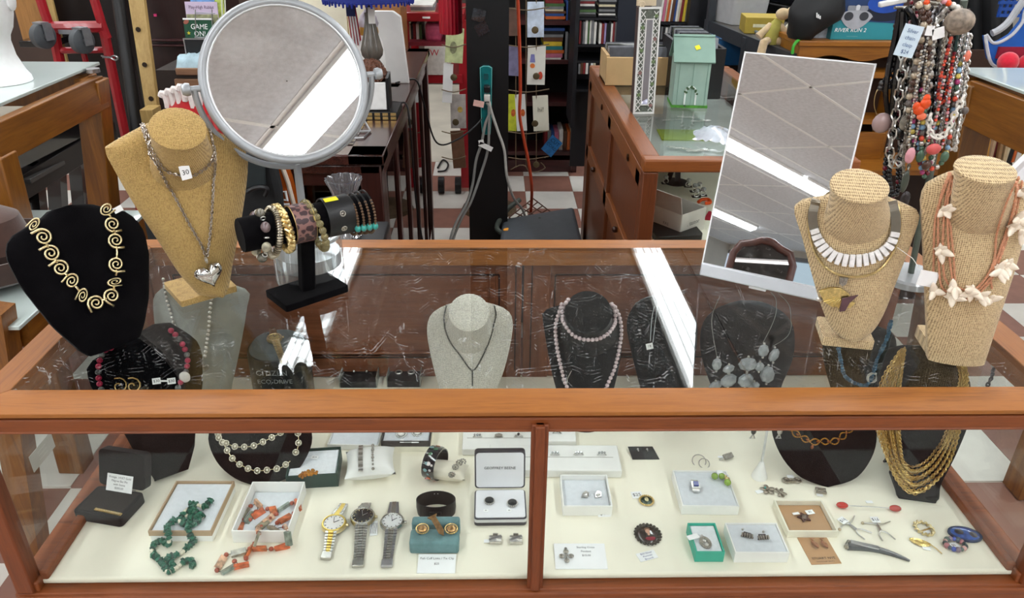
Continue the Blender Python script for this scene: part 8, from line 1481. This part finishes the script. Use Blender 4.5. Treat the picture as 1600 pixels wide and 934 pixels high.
mb = MB(); [mb.sph((.0078 * math.cos(a) * (1 if abs(math.sin(a)) < .5 else 1), .0098 * math.sin(a), .001), (.0048, .0048, .0016), 8, 5) for a in (0, PI / 2, PI, -PI / 2)]; mb.sph((0, 0, .002), (.003, .003, .002), 8, 5).sph((.0, -.0055, .001), (.0022, .005, .0014), 6, 4).torus((0, .0165, .001), .0018, .0006, 8, 5)
small('cross_pendant', 'ornate grey silver cross pendant on its card', 'pendant', (885, 869), .003, [('cross', mb, OXID, 1)])
def oval(label, px, rx, ry, rim, face, beads_=False, rz=0, extra=()):
    rg = MB(); N_ = 22
    [rg.sph((rx * math.cos(q), ry * math.sin(q), .0025), (rx * .15, rx * .15, .002), 6, 4) for q in [2 * PI * i / N_ for i in range(N_)]]
    return small('brooch', label, 'brooch', px, 0, [('rim', rg, rim, 0), ('cabochon', MB().sph((0, 0, .002), (rx * .86, ry * .86, .0035), 20, 8), face, 1), ('setting', MB().prism(circ(rx * .98, ry * .98, 24), .0005, .0022), rim, 0)] + list(extra), rz)
oval('small oval green stone brooch with gold rope rim', (1010, 783), .0125, .0125, GOLD, mat('1E3A2E', .1, 0, .3, 60, coat=.8), True, 0, [('gold_figure', MB().sph((0, 0, .005), (.004, .006, .0015), 8, 5), PGOLD, 0)])
t = small('price_tag', 'white string tag behind the green oval brooch', 'tag', (995, 773), .001, []); tagp(t, (0, 0, 0), .019, .017, '$25', .1)
FL = mat('C89A80', .5, 0, .08)
oval('large dark oval portrait brooch of a woman with a red collar', (1012, 836), .021, .023, mat('4A443C', .4, .8, .4, 400), mat('2E221C', .15, 0, .3, 30, coat=.8), True, 0, [('portrait_face', MB().sph((0, .004, .0052), (.0042, .0056, .0009), 12, 5), FL, 1), ('portrait_neck', MB().sph((.0005, -.0025, .0048), (.003, .004, .0009), 8, 5), FL, 1), ('portrait_dress', MB().sph((.002, -.0105, .0042), (.0095, .0055, .001), 12, 5), mat('7E1A2C', .4, 0, .2), 1), ('portrait_hair', MB().sph((0, .0085, .0050), (.0055, .0040, .0007), 10, 5), mat('6A4224', .5), 1)])
t = small('price_tag', 'handwritten tag in front of the portrait brooch', 'tag', (1011, 868), .001, []); tagp(t, (0, 0, 0), .032, .018, '', .30); [text('lettering', s, .0052, mat('4A4A80', .7), t, (-.001 + .0018 * k, .0048 - .0055 * k, .0008), Matrix.Rotation(.3, 3, 'Z')) for k, s in enumerate(('$50 Silver', 'Portrait', 'Brooch'))]
t = small('earring_card', 'black card with two tiny silver stud earrings', 'earrings', (1005, 707), .004, [('card', MB().prism([(-.023, -.016), (.029, -.016), (.020, .014), (-.028, .014)], 0, .001), BLK, 0)], 0, .25)
for dx in (-.010, .008): obj('stud', MB().sph((dx, .006, .003), .0022, 6, 4).sph((dx + .001, .003, .002), .0014, 6, 4), SILV, t)
b_, w_, d, zf = obox('white box with a lapis ring and green bead earrings', (1064, 804), (1153, 805), (1062, 748), .020, WHITE, LIN, .94)
small('ring', 'square silver ring with a blue lapis stone', 'ring', (1086, 761), .022, [('plate', MB().box((0, 0, .004), (.014, .017, .005)), SILV, 0), ('lapis', MB().box((.001, .001, .0075), (.009, .010, .003)), mat('1E2E8A', .2, 0, .2, 60), 0), ('shank', MB().box((0, -.010, .002), (.012, .006, .004)), SILV, 0), ('back_bar', MB().box((0, .0115, .003), (.012, .004, .004)), OXID, 0)], -.1)
GBD = mat('7E9E2E', .12, 0, .2, 40, coat=.8)
t = small('earrings', 'pair of green glass bead and gold earrings in the white box', 'earrings', (1128, 750), .021, [('green_bead', MB().sph((-.013, .004, .006), .0065, 10, 7), GBD, 1), ('green_bead', MB().sph((.006, -.013, .006), .0065, 10, 7), GBD, 1), ('green_bead', MB().sph((.0, .004, .006), .006, 10, 7), GBD, 1), ('gold_bead', MB().sph((.008, -.004, .005), .005, 8, 6), GOLD, 1), ('gold_bead', MB().sph((.006, .003, .005), .004, 8, 6), GOLD, 1), ('wire', MB().tube([V((-.002, .006, .008)), V((.004, .011, .006)), V((.012, .006, .006)), V((.013, -.004, .004))], .0009, 5), SILV, 1)]); tagp(t, (-.003, .010, .011), .010, .008)
for k, (x, y, r_) in enumerate(((1092, 722, .013), (1100, 726, .010))): small('hoop_earring', ('larger', 'smaller')[k] + ' thin dark hoop earring behind the lapis ring box', 'earrings', (x, y), .0, [('hoop', MB().torus((0, 0, .003), r_, .0009, 24, 6, Matrix.Rotation(.5, 3, 'X')), OXID, 1)])
t = small('cuff_link', 'rectangular engraved silver clip behind the lapis ring box', 'clip', (1137, 716), 0, [('plate', MB().at((0, 0, .006), Matrix.Rotation(.4, 3, 'Z') @ Matrix.Rotation(.5, 3, 'X')).box((0, 0, 0), (.020, .010, .004)), OXID, 0), ('hinge', MB().tube([V((-.018, -.006, .001)), V((-.012, -.004, .003)), V((-.002, -.002, .003))], .0012, 5), SILV, 1)], 0); tagp(t, (-.014, .001, .003), .010, .005)
TEAL = mat('3EAE96', .5, 0, .05); b_, w_, d, zf = obox('turquoise box with a silver medal on cotton', (1085, 878), (1130, 878), (1077, 832), .022, TEAL, COTTON, .85)
t = small('pendant', 'oval silver religious medal in the turquoise box', 'pendant', (1102, 848), .020, [('medal', MB().prism(circ(.0095, .013, 24), 0, .002), OXID, 0), ('relief', MB().sph((0, .004, .002), (.003, .004, .0015), 8, 5).sph((0, -.004, .002), (.005, .005, .0013), 8, 5), SILV, 1), ('bail', MB().torus((0, .015, .001), .002, .0007, 10, 5), SILV, 0)], .12); tagp(t, (-.017, .012, .004), .020, .010, '', .2)
b_, w_, d, zf = obox('white box with dark silver leaf earrings, front of the right deck', (1146, 879), (1230, 879), (1137, 832), .022, WHITE, LIN, .94)
for k, (x, y, rz) in enumerate(((1167, 839, -.3), (1192, 842, .1))):
    mb = MB(); [mb.bar((-.008 + .004 * i, -.004, .003), (-.008 + .004 * i, .002, .006), .0022, .003) for i in range(5)]
    small('earrings', ('left', 'right')[k] + ' dark fluted silver clip earring in the front white box', 'earrings', (x, y), .021, [('fan', mb, OXID, 0), ('back', MB().prism([(-.010, -.002), (.010, -.002), (.006, .007), (-.005, .008)], .001, .004), CST, 0), ('post', MB().sph((.004 - .012 * (1 - k), .010, .006), .0022, 6, 4), SILV, 0)], rz)
c_ = D(1186, 745); es_ = thing('earring_stand', 'white cone earring stand with a thin tilted stem', 'earring stand', c_); tp_ = ay(1199, 668, c_.y + .02); loc_ = tp_ - c_
obj('cone', MB().lathe([(.0145, .0005), (.014, .004), (.004, .034), (.003, .036)], 28), WHITE, es_, smooth=True); obj('stem', MB().cyl((0, 0, .03), tuple(loc_ * 1.12), .0022), mat('CFCFCC', .4), es_, smooth=True); tt = loc_ * 1.12; obj('cross_arm', MB().cyl(tuple(tt + V((-.035, 0, 0))), tuple(tt + V((.035, 0, 0))), .002), mat('CFCFCC', .4), es_, smooth=True)
for k, (x, y) in enumerate(((1178, 672), (1219, 672))):
    q = ay(x, y, c_.y + .02); t = thing('earrings', ('left', 'right')[k] + ' dangling black and clear drop earring by the cone stand', 'earrings', q)
    hk = c_ + tt + V(((-.033, .033)[k], 0, 0)) - q; obj('hook', MB().tube([hk + V((0, 0, .002)), hk * .5, V((0, 0, .004))], .0007, 5), SILV, t); obj('black_bead' if k == 0 else 'silver_twist', MB().sph((0, 0, -.002), (.005, .004, .008), 10, 7), BKM if k == 0 else SILV, t, smooth=True); obj('clear_drop', MB().tube([V((0, 0, -.009)), V((-.004, 0, -.018)), V((.004, 0, -.018)), V((0, 0, -.009))], .0016, 6), SILV, t)
MQ = mat('A39B8E', .4, .9, .4, 600, bump=.5, bsc=800)
def petals(n, L_, w2, rz=0): 
    mb = MB(); [mb.at((0, 0, .002), Matrix.Rotation(rz + 2 * PI * i / n, 3, 'Z')).sph((L_ * .55, 0, 0), (L_ * .5, w2, .0016), 8, 4) for i in range(n)]; mb.at().sph((0, 0, .003), .0022, 6, 4); return mb
t = small('brooch', 'marcasite butterfly brooch with a turquoise centre', 'brooch', (1199, 766), 0, [('wings', petals(5, .014, .0045, .3), MQ, 0), ('turquoise', MB().sph((-.004, .002, .005), .0018, 6, 4), mat('4EB0A8', .3), 0)]); tagp(t, (-.016, -.004, .001), .014, .008, '', .3)
small('brooch', 'marcasite dragonfly brooch next to the butterfly brooch', 'brooch', (1219, 770), 0, [('wings', petals(4, .012, .0035, .8), MQ, 0), ('body', MB().bar((0, -.012, .002), (-.003, .010, .003), .003), MQ, 0)], .2)
t = small('brooch', 'marcasite bow shaped brooch behind the butterfly brooches', 'brooch', (1236, 752), 0, [('curl', MB().torus((-.010, 0, .003), .0055, .0022, 14, 6).torus((.011, 0, .003), .0055, .0022, 14, 6).bar((-.01, -.003, .003), (.01, -.003, .003), .005, .004), MQ, 0)]); tagp(t, (0, .007, .006), .012, .008)
t = small('ring', 'square openwork marcasite ring in front of the round pad', 'ring', (1282, 769), 0, [('bar', MB().box((0, -.005, .004), (.018, .003, .004)).box((0, .005, .004), (.018, .003, .004)).box((-.007, 0, .004), (.003, .010, .004)).box((.007, 0, .004), (.003, .010, .004)), MQ, 0)], -.2); tagp(t, (-.003, -.009, .001), .011, .006)
b_, w_, d, zf = obox('shallow white box lined with tan card holding a star brooch', (1229, 840), (1308, 840), (1214, 790), .014, CREAM, mat('B48E68', .8, 0, .05, 30), .35, wall=.003)
t = small('brooch', 'dark copper star shaped turtle brooch in the tan lined box', 'brooch', (1256, 809), .006, [('star', MB().prism([((.012 if i % 2 == 0 else .0065) * math.cos(PI / 2 + i * PI / 5), (.012 if i % 2 == 0 else .0065) * math.sin(PI / 2 + i * PI / 5)) for i in range(10)], 0, .003), mat('5A3A34', .3, .8, .3, 200), 0), ('dome', MB().sph((0, 0, .002), (.006, .006, .004), 10, 6), mat('6A5A50', .3, .8, .3, 200), 1)], .2); tagp(t, (.016, .008, .003), .014, .010, '$5'); tagp(t, (-.010, .010, .003), .012, .005)
t, w_, d = card_thing('tan card with two copper leaf earrings and black lettering', (1268, 882), (1315, 880), (1255, 835), mat('B98F66', .8, 0, .04, 30), [('STUART NYE', -.32)], .0068, .0005, 0, 'earring_card', 'card'); text('lettering', 'Hand Wrought Jewelry', .0032, INK, t, (0, -.42 * d, .0007))
for k, (x, y) in enumerate(((1273, 851), (1288, 851))): small('earrings', ('left', 'right')[k] + ' copper leaf earring on the tan card', 'earrings', (x, y), .002, [('leaf', MB().at((0, 0, 0), Matrix.Rotation(1.9, 3, 'Z')).loft([[V((.018 * s - .009, .0055 * math.sin(PI * s) ** .8 * c, .0015 + .001 * (1 - c * c))) for c in (-1, -.3, .3, 1)] + [V((.018 * s - .009, 0, 0))] for s in (.02, .3, .55, .8, .98)]), COPR, 0), ('hook', MB().tube([V((0, .008, .002)), V((-.003, .013, .001)), V((.004, .014, .001))], .0007, 5), COPR, 0)])
a_, e_ = D(1316, 789, .006), D(1399, 794, .006); t = wthing('hair_pin', 'silver wire pin with a red glass bead at each end', 'pin', D(1358, 791)); wobj('wire', MB().cyl(a_, e_, .0009, n=6), SILV, t); RDB = mat('B02A22', .1, 0, .2, 40, coat=.8)
for q in (a_, e_): wobj('red_bead', MB().at(q, rz=-.15).sph((0, 0, 0), (.0105, .006, .006), 12, 8), RDB, t, smooth=True)
tagp(t, (.001, .005, .006), .012, .006)
for k, (x, y, rz) in enumerate(((1328, 822, .35), (1371, 823, -.2))):
    t = small('brooch', ('left', 'right')[k] + ' silver stick figure dancer brooch', 'brooch', (x, y), 0, [('arm', MB().tube(spline([V((-.024, -.001 + .004 * k, .002)), V((-.010, .005, .002)), V((0, .004, .003)), V((.010, .007, .002)), V((.024, .016, .002))], 4), .0010, 6), SILV, 1), ('torso', MB().tube([V((0, .004, .003)), V((.002, -.012, .003))], [.0016, .0024], 6), STEEL, 1), ('leg', MB().tube(spline([V((.002, -.012, .003)), V((-.002, -.020, .002)), V((.0, -.034, .002))], 4), .0011, 6), SILV, 1), ('leg', MB().tube(spline([V((.002, -.012, .003)), V((.012, -.014, .002)), V((.022, -.027, .002))], 4), .0011, 6), SILV, 1), ('head', MB().sph((0, .009, .003), .0026, 8, 6), STEEL, 1), ('hand_ball', MB().sph((-.024, -.001 + .004 * k, .002), .0028, 8, 6), mat('B8A88E', .3, .6), 1)], rz); tagp(t, (-.006 + .004 * k, .012, .005), .014, .014, ('$16', '$16')[k], .2)
A_2, B_2 = D(1324, 853, .004), D(1422, 878, .003); t = wthing('hair_clip', 'long tapered silver hair clip with a curved horn shape', 'clip', D(1370, 864)); dv_ = (B_2 - A_2); sd = V((-dv_.y, dv_.x, 0)).normalized()
wobj('horn', MB().tube([A_2.lerp(B_2, s) + sd * (.010 * math.sin(PI * s * .9)) for s in [i / 14 for i in range(15)]], [.0055 * (1 - s) ** .6 + .0016 for s in [i / 14 for i in range(15)]], 8), mat('77787A', .3, 1, .2, 100), t, smooth=True); wobj('clip_plate', MB().bar(A_2 + V((.006, .004, .006)), A_2.lerp(B_2, .5) + sd * .008 + V((0, 0, .006)), .008, .002), STEEL, t, bevel=.0006); wobj('hinge', MB().cyl(A_2 + V((-.004, -.004, .002)), A_2 + V((.006, .008, .002)), .004), OXID, t)
rp_ = [V((.0135 * math.cos(2 * PI * i / 90) + .0018 * math.cos(i * .9) * math.cos(2 * PI * i / 90), .0155 * math.sin(2 * PI * i / 90) + .0018 * math.cos(i * .9) * math.sin(2 * PI * i / 90), .003 + .0018 * math.sin(i * .9))) for i in range(90)]
t = small('brooch', 'gold twisted oval wreath brooch at the right of the deck', 'brooch', (1443, 827), 0, [('wreath', MB().tube(rp_, .0018, 6, True), PGOLD, 1), ('pin_bar', MB().bar((-.010, -.003, .002), (.012, -.003, .002), .002), GOLD2, 0)], .3); tagp(t, (-.001, -.006, .0005), .016, .007, '', -.2)
t = small('brooch', 'gold fluted leaf brooch below the gold wreath', 'brooch', (1437, 848), 0, [('leaf', MB().loft([[V((.034 * s - .017, .009 * math.sin(PI * s) ** .7 * c, .003 + .0018 * math.cos(c * 9))) for c in (-1, -.6, -.2, .2, .6, 1)] + [V((.034 * s - .017, 0, .0006))] for s in (.02, .2, .4, .6, .8, .98)]), LEAF, 0), ('stem', MB().tube([V((.016, 0, .003)), V((.024, -.004, .002)), V((.033, -.012, .001))], .0009, 5), GOLD2, 1)], -.45); tagp(t, (.010, -.010, .001), .012, .007, '', .2)
small('brooch', 'large blue enamel oval brooch at the right of the deck', 'brooch', (1507, 836), 0, [('plate', MB().prism(circ(.027, .0175, 32), .0005, .004), mat('2C3E5E', .3, .3, .1, 60), 0), ('enamel', MB().sph((0, 0, .0035), (.0245, .0155, .002), 24, 6), mat('3A5A9E', .15, .1, .55, 110, coat=.8), 1), ('dark_motif', MB().sph((-.009, .001, .005), (.008, .007, .001), 10, 4).sph((.012, -.001, .005), (.007, .007, .001), 10, 4), mat('4A4A50', .3, .5, .3, 120), 1)], -.22)
t = small('bracelet', 'bead bracelet of pink, blue and grey stones with a tag in its middle', 'bracelet', (1491, 853), 0, [])
for i in range(15): a = 2 * PI * i / 15; obj('bead', MB().sph((.0155 * math.cos(a), .0125 * math.sin(a), .0045), .0038 + .0006 * (i % 3), 9, 6), mat(['3A4A4C', 'B97A80', '55606A', '4A5AA8', '8A7A86', '5A6A66', 'C9A09A'][i % 7], .3, 0, .3, 80, coat=.4), t, smooth=True)
tagp(t, (-.001, .001, .001), .018, .011, '$6', .15)
q = V((OL + .012, .075, .80)); t = thing('notice_label', 'small clear printed label on the left side pane', 'label', q, 0, None, Matrix.Rotation(PI / 2, 3, 'Z') @ FACE); obj('film', MB().box((0, 0, 0), (.065, .03, .0008)), mat('B9B5AE', .5, 0, .05), t); [text('lettering', '- - -- - ---', .006, mat('EDEBE6', .6), t, (0, .008 - .007 * k, .0008)) for k in range(3)]
mo = thing('dresser_mirror', 'brown carved wood dresser mirror reflected at the foot of the leaning mirror', 'mirror', (-3.17, -4.38, .80), 2.49)
FR = mat('4A2A22', .4, 0, .2, 20, coat=.2); ol = [(-.27, .2), (-.27, 1.02), (-.22, 1.12), (-.12, 1.15), (-.05, 1.19), (.05, 1.19), (.12, 1.15), (.22, 1.12), (.27, 1.02), (.27, .2)]
obj('mirror_glass', MB().at((0, 0, 0), FACE).prism(ol, -.01, .005), mirror_mat('mirror_dresser', '5A5654'), mo); obj('carved_frame', MB().tube([V((x, -.02, z)) for x, z in ol], .035, 10, True), FR, mo, smooth=True); obj('crest', MB().sph((0, -.03, 1.2), (.06, .03, .03), 14, 8).sph((-.08, -.03, 1.18), (.04, .025, .02), 10, 6).sph((.08, -.03, 1.18), (.04, .025, .02), 10, 6), FR, mo, smooth=True)
obj('dresser', MB().box((0, .1, -.31), (1.0, .45, .98)), FR, mo); obj('foot', MB().box((0, .02, .18), (.6, .05, .04)), FR, mo)
